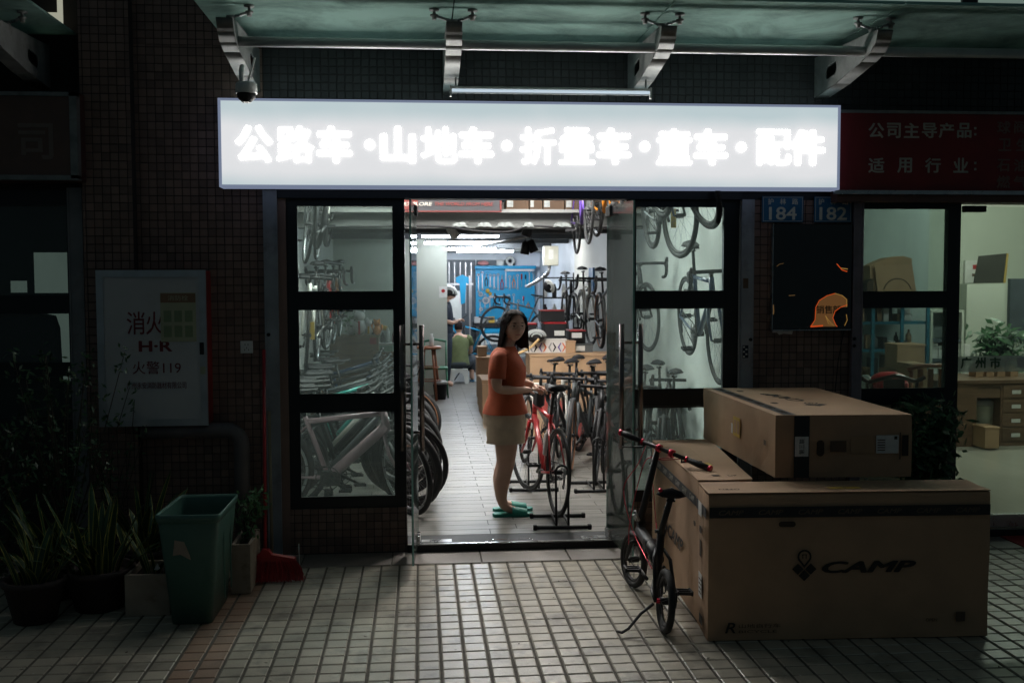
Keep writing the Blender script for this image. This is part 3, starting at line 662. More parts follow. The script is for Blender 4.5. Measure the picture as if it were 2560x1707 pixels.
for pts, m_, r in (([(1784, 612), (1790, 607), (1800, 605)], e_dim, .0014), ([(1776, 700), (1777, 715), (1776, 722)], e_dim, .004), ([(1774, 700), (1773, 752)], e_dim, .0014), ([(1812, 679), (1826, 678)], e_dim, .0022)):
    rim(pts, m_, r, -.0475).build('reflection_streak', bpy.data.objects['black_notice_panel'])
# ================================================================== CANOPIES
def bracket(x, label, group='steel arms carrying the glass canopy'):
    t = thing('canopy_bracket', label, 'bracket', (x, 0, 0), 0, group)
    prof = [(0, 3.15), (-.40, 3.185), (-.80, 3.245), (-.93, 3.275), (-1.0, 3.32), (-1.03, 3.385), (-.96, 3.395), (-.5, 3.41), (0, 3.43)]
    # side plates with a slot (built as a ring of quads round the slot)
    slot = []
    cy, cz, L, r, an = -.30, 3.285, .11, .042, R_(7)
    for k in range(16):
        a = 2 * PI * k / 16; sx = L * (1 if math.cos(a) > 0 else -1) * .5 + r * math.cos(a); sz = r * math.sin(a)
        slot.append((cy + sx * math.cos(an) + sz * math.sin(an), cz - sx * math.sin(an) + sz * math.cos(an)))
    def outer(p):                               # point on the profile seen from the slot centre
        dx, dz = p[0] - cy, p[1] - cz; best = None
        n = len(prof)
        for i in range(n):
            (ax, az), (bx_, bz) = prof[i], prof[(i + 1) % n]; ex, ez = bx_ - ax, bz - az
            den = dx * ez - dz * ex
            if abs(den) < 1e-9: continue
            tt = ((ax - cy) * ez - (az - cz) * ex) / den; ss = ((ax - cy) * dz - (az - cz) * dx) / den
            if tt > 0 and -1e-6 <= ss <= 1 + 1e-6 and (best is None or tt < best): best = tt
        return (cy + dx * best, cz + dz * best)
    angs = sorted(set([round(math.atan2(p[1] - cz, p[0] - cy), 4) for p in prof + slot]))
    def ons(a):
        d = (math.cos(a), math.sin(a)); best = None; n = len(slot)
        for i in range(n):
            (ax, az), (bx_, bz) = slot[i], slot[(i + 1) % n]; ex, ez = bx_ - ax, bz - az; den = d[0] * ez - d[1] * ex
            if abs(den) < 1e-9: continue
            tt = ((ax - cy) * ez - (az - cz) * ex) / den; ss = ((ax - cy) * d[1] - (az - cz) * d[0]) / den
            if tt > 0 and -1e-6 <= ss <= 1 + 1e-6: best = tt if best is None else min(best, tt)
        return (cy + d[0] * best, cz + d[1] * best)
    ins = [ons(a) for a in angs]; outs = [outer((cy + math.cos(a), cz + math.sin(a))) for a in angs]; n = len(angs)
    for s in (-1, 1):
        b = MB(); x0, x1 = s * .045, s * .037
        vs = [(x0, *p) for p in ins] + [(x0, *p) for p in outs] + [(x1, *p) for p in ins] + [(x1, *p) for p in outs]; fs = []
        for i in range(n):
            j = (i + 1) % n
            fs += [(i, j, n + j, n + i), (2 * n + i, 3 * n + i, 3 * n + j, 2 * n + j), (i, 2 * n + i, 2 * n + j, j)]
        b.add(vs, fs, m_oldsteel); b.build('side_plate', t)
    b = MB()                                    # web following the outline
    q = prof[:-1]
    for (ay, az), (by, bz) in zip(q[:-1], q[1:]):
        b.add([(-.047, ay, az), (.047, ay, az), (.047, by, bz), (-.047, by, bz), (-.047, ay, az - .006), (.047, ay, az - .006), (.047, by, bz - .006), (-.047, by, bz - .006)], [(3, 2, 1, 0), (4, 5, 6, 7), (0, 1, 5, 4), (2, 3, 7, 6)], m_oldsteel, True)
    b.build('bottom_plate', t)
    return t
BX = (-1.10, .215, 1.49, 2.82)
labs = ('leftmost steel canopy arm, with the dome camera under it', 'second steel canopy arm from the left, with the tube lamp starting at it', 'third steel canopy arm, where the tube lamp ends', 'rightmost steel canopy arm, its slot facing left')
def spider(x, y, dxs, label):
    t = thing('glass_spider_fitting', label, 'glass fitting', (x, y, 0), 0, 'spider fittings holding the canopy glass')
    MB().lathe([(.018, 3.37), (.018, 3.42), (.024, 3.425), (.024, 3.44)], m_oldsteel, n=12).build('hub', t)
    for dx in dxs:
        MB().tube([(0, 0, 3.43), (dx, -.02, 3.46)], [.011, .008], m_steel, 8).build('arm', t)
        MB().lathe([(.014, 3.435), (.014, 3.455), (.024, 3.456), (.024, 3.465), (.009, 3.467), (.009, 3.488), (.03, 3.489), (.03, 3.4985)], m_oldsteel, c=(dx, -.02, 0), n=14).build('bolt', t)
for i, x in enumerate(BX):
    bracket(x, labs[i])
    spider(x + .0, -.84, {0: (.115,), 1: (-.115, .115), 2: (-.11, .105), 3: (-.10, .11)}[i], ('single armed glass fitting over the leftmost canopy arm', 'forked glass fitting over the second canopy arm', 'forked glass fitting over the third canopy arm', 'forked glass fitting over the rightmost canopy arm')[i])
bracket(-2.46, 'blurry canopy arm of the left neighbour, its slot facing right', 'arms of the left canopy')
spider(-2.46, -.60, (-.1, .1), 'dark glass fitting over the left neighbour canopy arm')
t = MB(); t.tube([(-1.06, -.83, 3.295), (4.6, -.83, 3.30)], .030, mat('satin_steel_rail', (.5, .52, .52), .35, .3, .1, 8), 16)
t.build('canopy_rail', None, label='long round steel rail running through the canopy arms', cat='rail')
xs = [-1.29, .215, 1.49, 2.87, 4.4]
t = thing('glass_canopy', 'dusty green glass canopy over the shop front', 'canopy')
for a, b in zip(xs[:-1], xs[1:]): bx('glass_sheet', (a + .004, -1.178, 3.50), (b - .004, -.012, 3.514), g_canopy, t)
for a, b in zip(xs[:-1], xs[1:]): bx('glass_edge', (a + .004, -1.182, 3.498), (b - .004, -1.1785, 3.516), g_edge, t)
t = thing('glass_canopy', 'dirty glass canopy of the left neighbour in the top left corner', 'canopy')
bx('glass_sheet', (-4.2, -1.2, 3.50), (-2.24, -.012, 3.514), g_canopy, t)
# outdoor tube lamp between the middle arms
t = thing('outdoor_tube_light', 'lit tube lamp hung between the two middle canopy arms over the sign', 'tube light', (.862, -.42, 3.10))
MB().tube([(-.645, 0, 0), (.645, 0, 0)], .009, e_signtube, 10).build('tube', t)
MB().prism([(-.018, .010), (-.014, .024), (.016, .024), (.020, -.016), (.016, -.016), (.012, .016), (-.011, .016), (-.014, .010)], 'x', -.65, .65, m_white).build('reflector', t)
for s in (-1, 1): bx('end_cap', (s * .652 - .006, -.016, -.04), (s * .652 + .006, .016, .03), m_white, t)
for s in (-1, 1): bx('hanger', (s * .62 - .005, -.004, .03), (s * .62 + .005, .004, .10), m_oldsteel, t)
# dome camera
p = AY(566, 215, -.72)
t = thing('dome_camera', 'white outdoor dome camera with aerial under the leftmost canopy arm', 'security camera', (p[0], -.72, p[2]))
MB().lathe([(.0, -.052), (.03, -.05), (.052, -.03), (.058, 0)], m_black, n=20).build('dome', t)
MB().lathe([(.062, -.002), (.066, .0), (.064, .05), (.058, .062), (.03, .068)], m_white, n=20).build('housing', t)
MB().lathe([(.026, -.0545), (.026, -.0525), (.012, -.053)], m_label, n=14).build('lens_ring', t)
MB().tube([(-.03, .02, .06), (-.03, .02, .14), (-.03, .05, .17)], .016, m_white, 8).build('mount', t)
MB().tube([(.01, .0, .062), (.02, 0, .10), (.055, 0, .215)], [.007, .007, .006], m_white, 8).build('aerial', t)
# lit upper windows beyond the canopy
def upper(name, label, pts, m, y):
    q = [(AY(u, v, y)[0], AY(u, v, y)[2]) for u, v in pts]
    return q
t = thing('upper_window', 'lit upper floor window above the canopy at the top right', 'window')
a, b = AY(1990, 12, .10), AY(2205, -60, .10); bx('pane', (AY(1940, 0, 0)[0], -.012, 3.62), (AY(2205, 0, 0)[0], -.008, 4.3), e_far2, t)
bx('pane', (AY(2242, 0, 0)[0], -.012, 3.62), (5.5, -.008, 4.3), e_far2, t); bx('mullion', (AY(2205, 0, 0)[0] + .002, -.03, 3.60), (AY(2242, 0, 0)[0] - .002, -.008, 4.3), m_frame, t)
t = thing('upper_window', 'narrow lit window edge above the left canopy', 'window')
p0 = AY(155, 20, -.02); bx('pane', (p0[0] - .035, -.115, 3.0 + .62), (p0[0], -.11, 4.3), e_far, t); bx('pane', (p0[0] - .16, -.115, 3.525), (p0[0], -.11, 3.619), e_far, t)
#SPLIT
# ================================================================== BICYCLES
_mc = {}
def cached(key, fn):
    if key not in _mc: _mc[key] = fn()
    return _mc[key]
def wheel_meshes(R, w, tyre, rimm, deep=.016):
    def ty(): return MB().torus((0, 0, 0), R - w / 2, w / 2, tyre, n=40, k=8).mesh('tyre')
    def tan(): 
        b = MB().torus((0, 0, 0), R - w / 2, w / 2, m_rubber, n=40, k=8)
        for s in (-1, 1): b.torus((0, s * w * .34, 0), R - w * .78, w * .2, m_tan, n=40, k=5)
        return b.mesh('tyre')
    def rim():
        b = MB(); r = R - w - deep * .35
        b.torus((0, 0, 0), r, .011, rimm, n=40, k=6); b.torus((0, 0, 0), r - deep * .6, .007, rimm, n=40, k=5)
        return b.mesh('rim')
    def sp():
        b = MB(); r = R - w - .01; n = 20 if R > .25 else 16
        b.tube([(0, -.05, 0), (0, -.035, 0), (0, -.03, 0), (0, .03, 0), (0, .035, 0), (0, .05, 0)], [.008, .008, .02, .02, .008, .008], m_blackmetal, 10)
        for i in range(n):
            a = 2 * PI * i / n; s = 1 if i % 2 else -1; a2 = a + (.35 if (i // 2) % 2 else -.35)
            b.tube([(.02 * math.cos(a2), s * .028, .02 * math.sin(a2)), (r * math.cos(a), 0, r * math.sin(a))], .0011, m_darksteel, 3, caps=False)
        return b.mesh('spokes')
    tn = tyre == 'tan'
    return (cached(('ty', R, w, 'tan' if tn else tyre.name), tan if tn else ty), cached(('rim', R, w, rimm.name, deep), rim), cached(('sp', R), sp))
def smooth_curve(pts, n=6):
    pts = [Vector(p) for p in pts]; out = []
    for i in range(len(pts) - 1):
        p0, p1, p2, p3 = pts[max(0, i - 1)], pts[i], pts[i + 1], pts[min(len(pts) - 1, i + 2)]
        for k in range(n):
            t = k / n; out.append(.5 * ((2 * p1) + (-p0 + p2) * t + (2 * p0 - 5 * p1 + 4 * p2 - p3) * t * t + (-p0 + 3 * p1 - 3 * p2 + p3) * t ** 3))
    return out + [pts[-1]]
def saddle_mesh(m=None):
    b = MB(); m = m or m_black; vs = []; fs = []; n = 9; K = 8
    for i in range(n):                            # rear (x=-.13) wide, nose (x=.15) narrow
        t = i / (n - 1); x = -.13 + .28 * t; wd = (.072 * (1 - t) ** 1.3 + .02) * (1 if i else .7); top = .018 + .012 * (1 - t) ** 2 - .006 * math.sin(PI * t); bot = -.018 * (1 - t) - .008
        for k in range(K):
            a = 2 * PI * k / K; vs.append((x, wd * math.cos(a), (top if math.sin(a) > 0 else -bot) * math.sin(a) - .012 * abs(math.cos(a)) ** 3))
    for i in range(n - 1):
        for k in range(K): j = (k + 1) % K; fs.append((i * K + k, i * K + j, i * K + K + j, i * K + K + k))
    b.add(vs, fs, m, True); b.f += [list(range(K))[::-1], list(range((n - 1) * K, n * K))]; b.m += [0, 0]; b.sm += [True, True]
    for s in (-1, 1): b.tube([(-.10, s * .025, -.012), (-.07, s * .022, -.035), (.05, s * .02, -.035), (.11, s * .008, -.01)], .0035, m_steel, 5)
    b.box((-.04, -.024, -.05), (.0, .024, -.032), m_blackmetal); return b.mesh('saddle')
def drop_bar():
    b = MB(); pts = [(.0, -.0, 0), (.0, -.16, 0), (.03, -.205, -.002), (.085, -.21, -.012), (.115, -.21, -.05), (.10, -.212, -.105), (.05, -.215, -.135), (-.015, -.22, -.14)]
    for s in (-1, 1):
        q = smooth_curve([(x, y * s * -1, z) for x, y, z in pts], 3); b.tube(q, .0155, m_black, 8)
        b.tube([(.08, s * .21, -.005), (.125, s * .208, .012), (.14, s * .208, .055)], [.019, .018, .013], m_black, 8)
    return b.mesh('handlebar')
def drop_lever(s):
    b = MB()
    b.tube([(.135, s * .208, .015), (.155, s * .206, -.03), (.13, s * .206, -.10)], [.009, .008, .006], m_blackmetal, 6)
    return b.mesh('brake_lever')
def flat_bar(w2=.31):
    b = MB(); b.tube([(0, -w2 + .12, .012), (0, -.04, 0), (0, .04, 0), (0, w2 - .12, .012)], .012, m_blackmetal, 8)
    for s in (-1, 1): b.tube([(-.005, s * (w2 - .13), .012), (-.012, s * w2, .010)], [.016, .017], m_black, 8)
    return b.mesh('handlebar')
def flat_lever(s, w2=.31):
    b = MB()
    if True:
        b.tube([(.005, s * (w2 - .16), .008), (.04, s * (w2 - .14), -.01), (.05, s * (w2 - .04), -.02)], [.008, .007, .005], m_blackmetal, 6)
        b.tube([(.04, s * (w2 - .16), 0), (.07, s * .10, -.05), (.02, s * .02, -.14)], .003, m_black, 5)
    return b.mesh('brake_lever')
GEO = {
 'road': dict(R=.342, w=.028, RA=(-.42, .342), BB=(0, .272), FA=(.585, .342), HT=(.385, .80), HB=(.425, .66), SC=(-.15, .73), SP=(-.205, .93), dt=.021, tt=.016, st=.016, ht=.023, bar='drop', stem=(.47, .86)),
 'gravel': dict(R=.352, w=.042, RA=(-.43, .352), BB=(0, .275), FA=(.60, .352), HT=(.39, .83), HB=(.43, .69), SC=(-.14, .68), SP=(-.205, .94), dt=.024, tt=.018, st=.017, ht=.025, bar='drop', stem=(.47, .88)),
 'mtb': dict(R=.355, w=.056, RA=(-.44, .355), BB=(0, .30), FA=(.66, .355), HT=(.42, .86), HB=(.46, .73), SC=(-.13, .70), SP=(-.20, .92), dt=.027, tt=.020, st=.018, ht=.027, bar='flat', stem=(.46, .93)),
 'ebike': dict(R=.345, w=.042, RA=(-.46, .345), BB=(0, .29), FA=(.64, .345), HT=(.42, .82), HB=(.46, .66), SC=(-.17, .74), SP=(-.22, .84), dt=.040, tt=.020, st=.019, ht=.030, bar='none', stem=None),
}
def frame_mesh(g, m, style):
    def mk():
        b = MB(); P = lambda q, y=0: (q[0], y, q[1])
        b.tube([P(g['HT']), P(g['HB'])], g['ht'], m, 12)
        ht, hb, sc, bb, ra = g['HT'], g['HB'], g['SC'], g['BB'], g['RA']
        dt0 = (hb[0] - .01, hb[1] + .03); b.tube([P(dt0), P(bb)], [g['dt'], g['dt'] * 1.05], m, 10)
        b.tube([P((ht[0] + .005, ht[1] - .03)), P((sc[0] + .01, sc[1] - .01))], [g['tt'] * 1.1, g['tt']], m, 10)
        b.tube([P(bb), P(sc), P((sc[0] + (sc[0] - bb[0]) * .06, sc[1] + (sc[1] - bb[1]) * .06))], g['st'], m, 10)
        for s in (-1, 1):
            b.tube([P((bb[0] - .02, bb[1]), s * .025), P((-.20, .30), s * .045), P(ra, s * .062)], [.011, .011, .009], m, 8)
            b.tube([P((sc[0], sc[1] - .05), s * .015), P(((sc[0] + ra[0]) / 2, (sc[1] + ra[1]) / 2 + .02), s * .045), P(ra, s * .062)], [.009, .008, .008], m, 8)
            b.box((ra[0] - .018, s * .062 - .004, ra[1] - .018), (ra[0] + .018, s * .062 + .004, ra[1] + .018), m_blackmetal)
        b.tube([P(bb, -.036), P(bb, .036)], .022, m_blackmetal, 12)
        if style == 'ebike': b.box((bb[0] - .06, -.05, bb[1] - .06), (bb[0] + .09, .05, bb[1] + .06), m_black, None, .02)
        return b.mesh('bike_frame')
    return cached(('fr', m.name, style), mk)
def fork_mesh(g, m, style):
    def mk():
        b = MB(); ax = Vector((g['HB'][0], 0, g['HB'][1])); up = Vector((g['HT'][0] - g['HB'][0], 0, g['HT'][1] - g['HB'][1])).normalized(); fa = g['FA']; wd = .05 if style != 'mtb' else .062
        cr = ax - up * .03
        b.tube([ax + up * .0, cr], g['ht'] * .95, m, 10); b.tube([cr + Vector((0, -wd * .8, 0)), cr + Vector((0, wd * .8, 0))], .018, m, 8)
        for s in (-1, 1):
            a = cr + Vector((0, s * wd * .75, 0)); mid = Vector((cr.x + .045, s * wd, (cr.z + fa[1]) / 2)); e = Vector((fa[0], s * wd, fa[1]))
            if style == 'mtb': b.tube([a + up * .02, a - up * .16], .016, m_steel, 8); b.tube([a - up * .14, e], .021, m, 8)
            else: b.tube([a, mid, e], [.016, .014, .009], m, 8)
        b.tube([ax, Vector((g['HT'][0], 0, g['HT'][1])) + up * .05], .019, m_blackmetal, 10)
        return b.mesh('fork')
    return cached(('fk', m.name, style), mk)
def crank_mesh(g):
    def mk():
        b = MB(); c = (g['BB'][0], -.05, g['BB'][1]); b.torus(c, .092, .0035, m_blackmetal, n=28, k=4); b.torus(c, .055, .005, m_blackmetal, n=16, k=4)
        for k in range(5): a = k * 2 * PI / 5; b.tube([c, (c[0] + .09 * math.cos(a), c[1], c[2] + .09 * math.sin(a))], .006, m_blackmetal, 4)
        for s, a in ((-1, -.5), (1, PI - .5)):
            e = (c[0] + .17 * math.cos(a), s * .075, c[2] + .17 * math.sin(a)); b.tube([(c[0], s * .06, c[2]), e], [.014, .010], m_blackmetal, 8)
        return b.mesh('crankset')
    return cached(('cr', g['BB']), mk)
def pedal_mesh(g, s):
    def mk():
        b = MB(); a = -.5 if s < 0 else PI - .5; e = (g['BB'][0] + .17 * math.cos(a), s * .09, g['BB'][1] + .17 * math.sin(a))
        y0, y1 = sorted((e[1], e[1] + s * .09))
        for x in (-.045, .035): b.box((e[0] + x, y0, e[2] - .010), (e[0] + x + .01, y1, e[2] + .010), m_black)
        for y in (y0, (y0 + y1) / 2 - .005, y1 - .01): b.box((e[0] - .034, y, e[2] - .008), (e[0] + .034, y + .01, e[2] + .008), m_black)
        return b.mesh('pedal')
    return cached(('pd', g['BB'], s), mk)
def chain_mesh(g):
    def mk():
        b = MB(); ra, bb = g['RA'], g['BB']
        for z0, z1, in ((.05, .092), (-.04, -.092)): b.tube([(ra[0], -.05, ra[1] + z0), (bb[0], -.05, bb[1] + z1)], .004, m_blackmetal, 4)
        for r in (.055, .045, .035): b.torus((ra[0], -.045 + (.055 - r) * .5, ra[1]), r, .004, m_darksteel, n=18, k=4)
        b.tube([(ra[0] + .01, -.055, ra[1] - .03), (ra[0] + .03, -.055, ra[1] - .13)], .008, m_blackmetal, 5)
        b.torus((ra[0] + .03, -.052, ra[1] - .12), .018, .003, m_blackmetal, n=10, k=4)
        return b.mesh('drivetrain')
    return cached(('ch', g['RA'], g['BB']), mk)
def bike(label, mw, m, style='road', steer=0, group=None, tyre=None, rim=None, forkm=None, deep=.016, saddle=True, bars=True, tag=None, cat='bicycle'):
    g = GEO[style]; t = thing('bicycle', label, cat, mw=mw, group=group)
    obj('bike_frame', frame_mesh(g, m, style), t)
    up = Vector((g['HT'][0] - g['HB'][0], 0, g['HT'][1] - g['HB'][1])).normalized(); piv = Vector((g['HB'][0], 0, g['HB'][1]))
    S = Matrix.Translation(piv) @ Matrix.Rotation(steer, 4, up) @ Matrix.Translation(-piv)
    obj('fork', fork_mesh(g, forkm or m, style), t, mw=S)
    ty, ri, sp = wheel_meshes(g['R'], g['w'], tyre or m_rubber, rim or m_blackmetal, deep)
    for q, mx in ((g['RA'], Matrix.Identity(4)), (g['FA'], S)):
        wo = obj('wheel', sp, t, mw=mx @ Matrix.Translation((q[0], 0, q[1])))
        obj('tyre', ty, wo); obj('rim', ri, wo)
    obj('crankset', crank_mesh(g), t); obj('chain', chain_mesh(g), t)
    for s in (-1, 1): obj('pedal', pedal_mesh(g, s), t)
    if saddle:
        sc, sp_ = g['SC'], g['SP']
        obj('seatpost', cached(('spst', style), lambda: MB().tube([(sc[0], 0, sc[1]), (sp_[0], 0, sp_[1])], .0135, m_blackmetal, 10).mesh('seatpost')), t)
        obj('saddle', cached('saddle', saddle_mesh), t, mw=Matrix.Translation((sp_[0], 0, sp_[1] + .045)))
    if bars and g['bar'] != 'none':
        st = g['stem']; HT = Vector((g['HT'][0], 0, g['HT'][1])) + up * .04
        obj('stem', cached(('stem', style), lambda: MB().tube([HT - up * .01, HT, (st[0], 0, st[1])], [.02, .019, .017], m_blackmetal, 10).mesh('stem')), t, mw=S)
        hb = obj('handlebar', cached(('bar', g['bar']), drop_bar if g['bar'] == 'drop' else flat_bar), t, mw=S @ Matrix.Translation((st[0], 0, st[1])))
        for s in (-1, 1): obj('brake_lever', cached(('lev', g['bar'], s), (lambda: drop_lever(s)) if g['bar'] == 'drop' else (lambda: flat_lever(s))), hb)
    return t
def PM(x, y, z, head, lean=0, pitch=0):
    """bike with its ground point at x,y,z; head = heading angle of its front in the floor plane (0 = +x)"""
    return Matrix.Translation((x, y, z)) @ Matrix.Rotation(head, 4, 'Z') @ Matrix.Rotation(pitch, 4, 'Y') @ Matrix.Rotation(lean, 4, 'X')
def rack(label, x, y, rz, group='low black wheel stands on the shop floor', h=.42):
    t = thing('wheel_stand', label, 'wheel stand', (x, y, FL), rz, group)
    for yy in (-.19, .19): MB().tube([(-.20, yy, .016), (.20, yy, .016)], .014, m_blackmetal, 8).build('foot', t)
    for yy in (-.19, .19):
        for xx in (-.2, .2): bx('rubber_cap', (xx - .014, yy - .02, 0), (xx + .014, yy + .02, .036), m_black, t, .004)
    b = MB(); q = [(-.045, -.19, .03)] + [(-.045, -.16, h * .8)] + [(-.045 * math.cos(a), -.15, h + .045 * math.sin(a)) for a in [PI * k / 8 for k in range(9)]] + [(.045, -.16, h * .8), (.045, -.19, .03)]
    b.tube(q, .009, m_blackmetal, 8); b.build('hoop', t)
    for xx in (-.045, .045): MB().tube([(xx, -.19, .03), (xx, .19, .03)], .008, m_blackmetal, 8).build('cross_bar', t)
    return t

# red bicycle held in the stand at the door (rear wheel towards the street)
RW = Vector((1.035, .66, FL)); hd = math.atan2(.88, -.11)
d = Vector((math.cos(hd), math.sin(hd), 0)); c = RW + d * .42
rb = bike('red road bicycle standing in a black wheel stand just inside the door', PM(c.x, c.y, FL + .01, hd, R_(2)), m_red, 'road', R_(12))
MB().box((-.075, -.035, .0), (.075, .035, .13), m_black, None, .015).build('frame_bag', rb, loc=(.27, 0, .77))
text('lettering', 'FORWARD', .05, m_greyink, (.21, -.0225, .47), rb, rot=(PI / 2, -R_(42), 0), ext=.0006, off=.0015, fitw=.26)
MB().lathe([(.033, 0), (.035, .01), (.035, .17), (.02, .19), (.02, .21)], m_clearbag, n=14, M=Matrix.Translation((-.06, 0, .42)) @ Matrix.Rotation(-.2, 4, 'Y')).build('bottle', rb)
rack('low black wheel stand under the rear wheel of the red bicycle', 1.035, .47, R_(-2))
rack('low black wheel stand under the front wheel of the red bicycle', .98, 1.86, R_(-3))
rack('wide black wheel stand among the bicycles on the right of the floor', 1.52, 1.76, R_(0))

# row facing the street on the right side
G = 'road bicycles parked facing the street on the right'
def front_at(x, y, head, g='road', lift=0, lean=0):      # put the front wheel contact at x, y
    gg = GEO[g]; return PM(x - math.cos(head) * gg['FA'][0], y - math.sin(head) * gg['FA'][0], FL + lift, head, lean)
rows_ = [
 (1.42, 2.55, -116, 'gravel', m_bikegrey, 'tan', 14, 'grey bicycle with tan tyre walls leading the right hand row'),
 (1.56, 1.95, -112, 'road', m_bikeblack, None, 10, 'black road bicycle in the wide stand right of the red one'),
 (1.84, 1.80, -108, 'gravel', m_bikegrey, None, 0, 'grey bicycle behind the right door leaf'),
 (2.05, 1.45, -112, 'road', m_bikeblack, None, 8, 'black road bicycle seen through the lower right window pane'),
 (1.05, 3.1, -122, 'road', m_bikewhite, None, 16, 'white road bicycle behind the woman, its wheel beside the red one'),
 (1.42, 3.35, -112, 'road', m_bikewhite, None, 8, 'white road bicycle with paper wrapped round its bars'),
 (1.98, 3.4, -98, 'road', m_bikeblack, None, 0, 'black road bicycle at the back of the right hand row'),
 (1.72, 2.45, -110, 'road', m_bikeblack, None, 6, 'black road bicycle wedged between the grey ones in the right row'),
 (1.76, 3.1, -110, 'gravel', m_bikegrey, None, 10, 'grey bicycle behind the wedged black one on the right'),
 (1.28, 2.85, -114, 'road', m_bikeblack, None, 12, 'black road bicycle whose bars stand left of the grey one'),
 (2.33, 2.3, -94, 'gravel', m_bikeblack, None, 4, 'black bicycle nearest the right wall at the window'),
]
for x, y, a, gname, mm, ty, st, lab in rows_:
    bike(lab, front_at(x, y, R_(a), gname, 0, R_(random.uniform(-3, 3))), mm, gname, R_(st), G, tyre=ty)
# row pointing at the aisle on the left side
G = 'bicycles parked across the left side of the shop'
eb = bike('dusty pink electric bicycle without saddle behind the lower left window pane', PM(-.72, .95, FL, R_(-4), R_(-2)), m_pink, 'ebike', R_(-52), G, rim=m_steel)
bx('kick_pad', (-.03, -.03, .12), (.03, .03, .20), m_black, eb)
left = [
 (.12, 1.32, 10, 'road', m_bikeblack, None, -36, 'black road bicycle squeezed in second from the left window'),
 (.06, 1.84, 12, 'road', m_bikegrey, None, -32, 'grey road bicycle squeezed between the mountain bicycles'),
 (.08, 2.28, 12, 'mtb', m_bikeblack, None, -38, 'black mountain bicycle before the orange walled one'),
 (.0, 2.73, 13, 'road', m_bikeblack, None, -30, 'black road bicycle before the teal one'),
 (.0, 3.7, 13, 'mtb', m_bikegrey, None, -32, 'grey mountain bicycle past the teal one'),
 (.10, 1.15, 8, 'mtb', m_bikegrey, None, -48, 'grey mountain bicycle right behind the pink one'),
 (.02, 1.62, 12, 'mtb', m_bikeblack, None, -30, 'black mountain bicycle third from the left window'),
 (.0, 2.05, 12, 'mtb', m_bikewhite, None, -34, 'white mountain bicycle in the left row'),
 (.05, 2.50, 12, 'gravel', m_bikeblack, 'tan', -40, 'black bicycle with orange tyre walls in the left row'),
 (.0, 2.95, 14, 'mtb', m_teal, None, -30, 'teal mountain bicycle in the left row'),
 (.05, 3.40, 12, 'mtb', m_bikeblack, None, -34, 'black mountain bicycle behind the teal one'),
 (.10, 4.05, 14, 'gravel', m_bikegrey, 'tan', -38, 'grey bicycle with tan tyre walls, rearmost big wheel at the aisle'),
 (.0, 4.6, 12, 'mtb', m_bikeblack, None, -25, 'black bicycle with silver rims in the left row beside the stools'),
 (-.1, 5.2, 12, 'mtb', m_bikeblack, None, -20, 'black bicycle far back in the left row'),
 (-.1, 5.8, 12, 'mtb', m_bikeblue, None, -20, 'dark blue bicycle farthest back in the left row'),
]
for x, y, a, gname, mm, ty, st, lab in left:
    bike(lab, front_at(x - .20, y, R_(a), gname, 0, R_(random.uniform(-4, 1))), mm, gname, R_(st), G, tyre=ty, rim=m_steel if mm in (m_bikewhite, m_teal) else m_blackmetal)
# hanging along the right wall
GR = 'bicycles hung along the right wall'
def wallbike(x, y, zb, label, m, style='road', head=-90, lean=0, pitch=0, steer=0, group=GR, **kw):
    bike(label, PM(x, y, zb, R_(head), R_(lean), R_(pitch)), m, style, R_(steer), group, **kw)
wallbike(2.22, 6.75, 1.06, 'white road bicycle hanging on the right wall past the door leaf', m_bikewhite, 'road', -91, 0, 2, 6)
wallbike(2.22, 5.1, 1.02, 'pale road bicycle with red fork parts hanging at the edge of the door leaf', m_bikegrey, 'gravel', -91, 2, 2, 4, tyre='tan')
wallbike(2.22, 8.4, 1.02, 'black road bicycle hanging deepest on the right wall', m_bikeblack, 'road', -91, 0, 0, 8)
wallbike(2.22, 3.4, 1.20, 'black road bicycle with blue light on it hanging in the right window', m_bikeblack, 'road', -90, 4, 2, 8)
wallbike(2.30, 1.22, 1.17, 'dark blue road bicycle hanging in profile in the right window panes', m_bikeblue, 'road', -91, 3, 9, 0)
wallbike(1.68, 3.55, 2.19, 'purple bicycle hanging high near the ceiling on the right', m_purple, 'road', -92, 0, -4, 0)
wallbike(1.90, 3.50, 2.31, 'orange bicycle hanging high beside the purple one', m_orange, 'gravel', -90, 0, 4, 0, rim=m_steel)
wallbike(2.15, 1.9, 2.12, 'grey bicycle hanging high in the right window with a yellow tag', m_bikegrey, 'gravel', -90, 4, 6, 10)
wallbike(2.05, .85, 2.33, 'black bicycle hanging highest in the right window', m_bikeblack, 'gravel', -84, 18, 8, 0)
GL = 'bicycles hung along the left wall'
for y, z, mm, st, lab in ((2.45, 1.07, m_bikewhite, 'road', 'white road bicycle nearest the window on the left wall hooks'), (3.5, 1.10, m_bikeblack, 'road', 'black road bicycle second on the left wall hooks'), (4.5, 1.12, m_red, 'road', 'red road bicycle third on the left wall hooks'), (5.5, 1.15, m_orange, 'road', 'orange road bicycle last on the left wall hooks')):
    wallbike(-1.04, y + .55, z, lab, mm, st, -90, -2, random.uniform(-2, 3), random.uniform(-8, 8), GL, rim=m_steel)
for y, z, mm, lab in ((2.2, 2.06, m_bikegrey, 'grey bicycle hung high nearest the left window'), (3.3, 2.22, m_bikewhite, 'white bicycle hung high on the left wall')):
    wallbike(-1.0, y + .5, z, lab, mm, 'mtb' if z > 2.1 else 'road', -90, -6, 3, 12, GL, rim=m_steel)
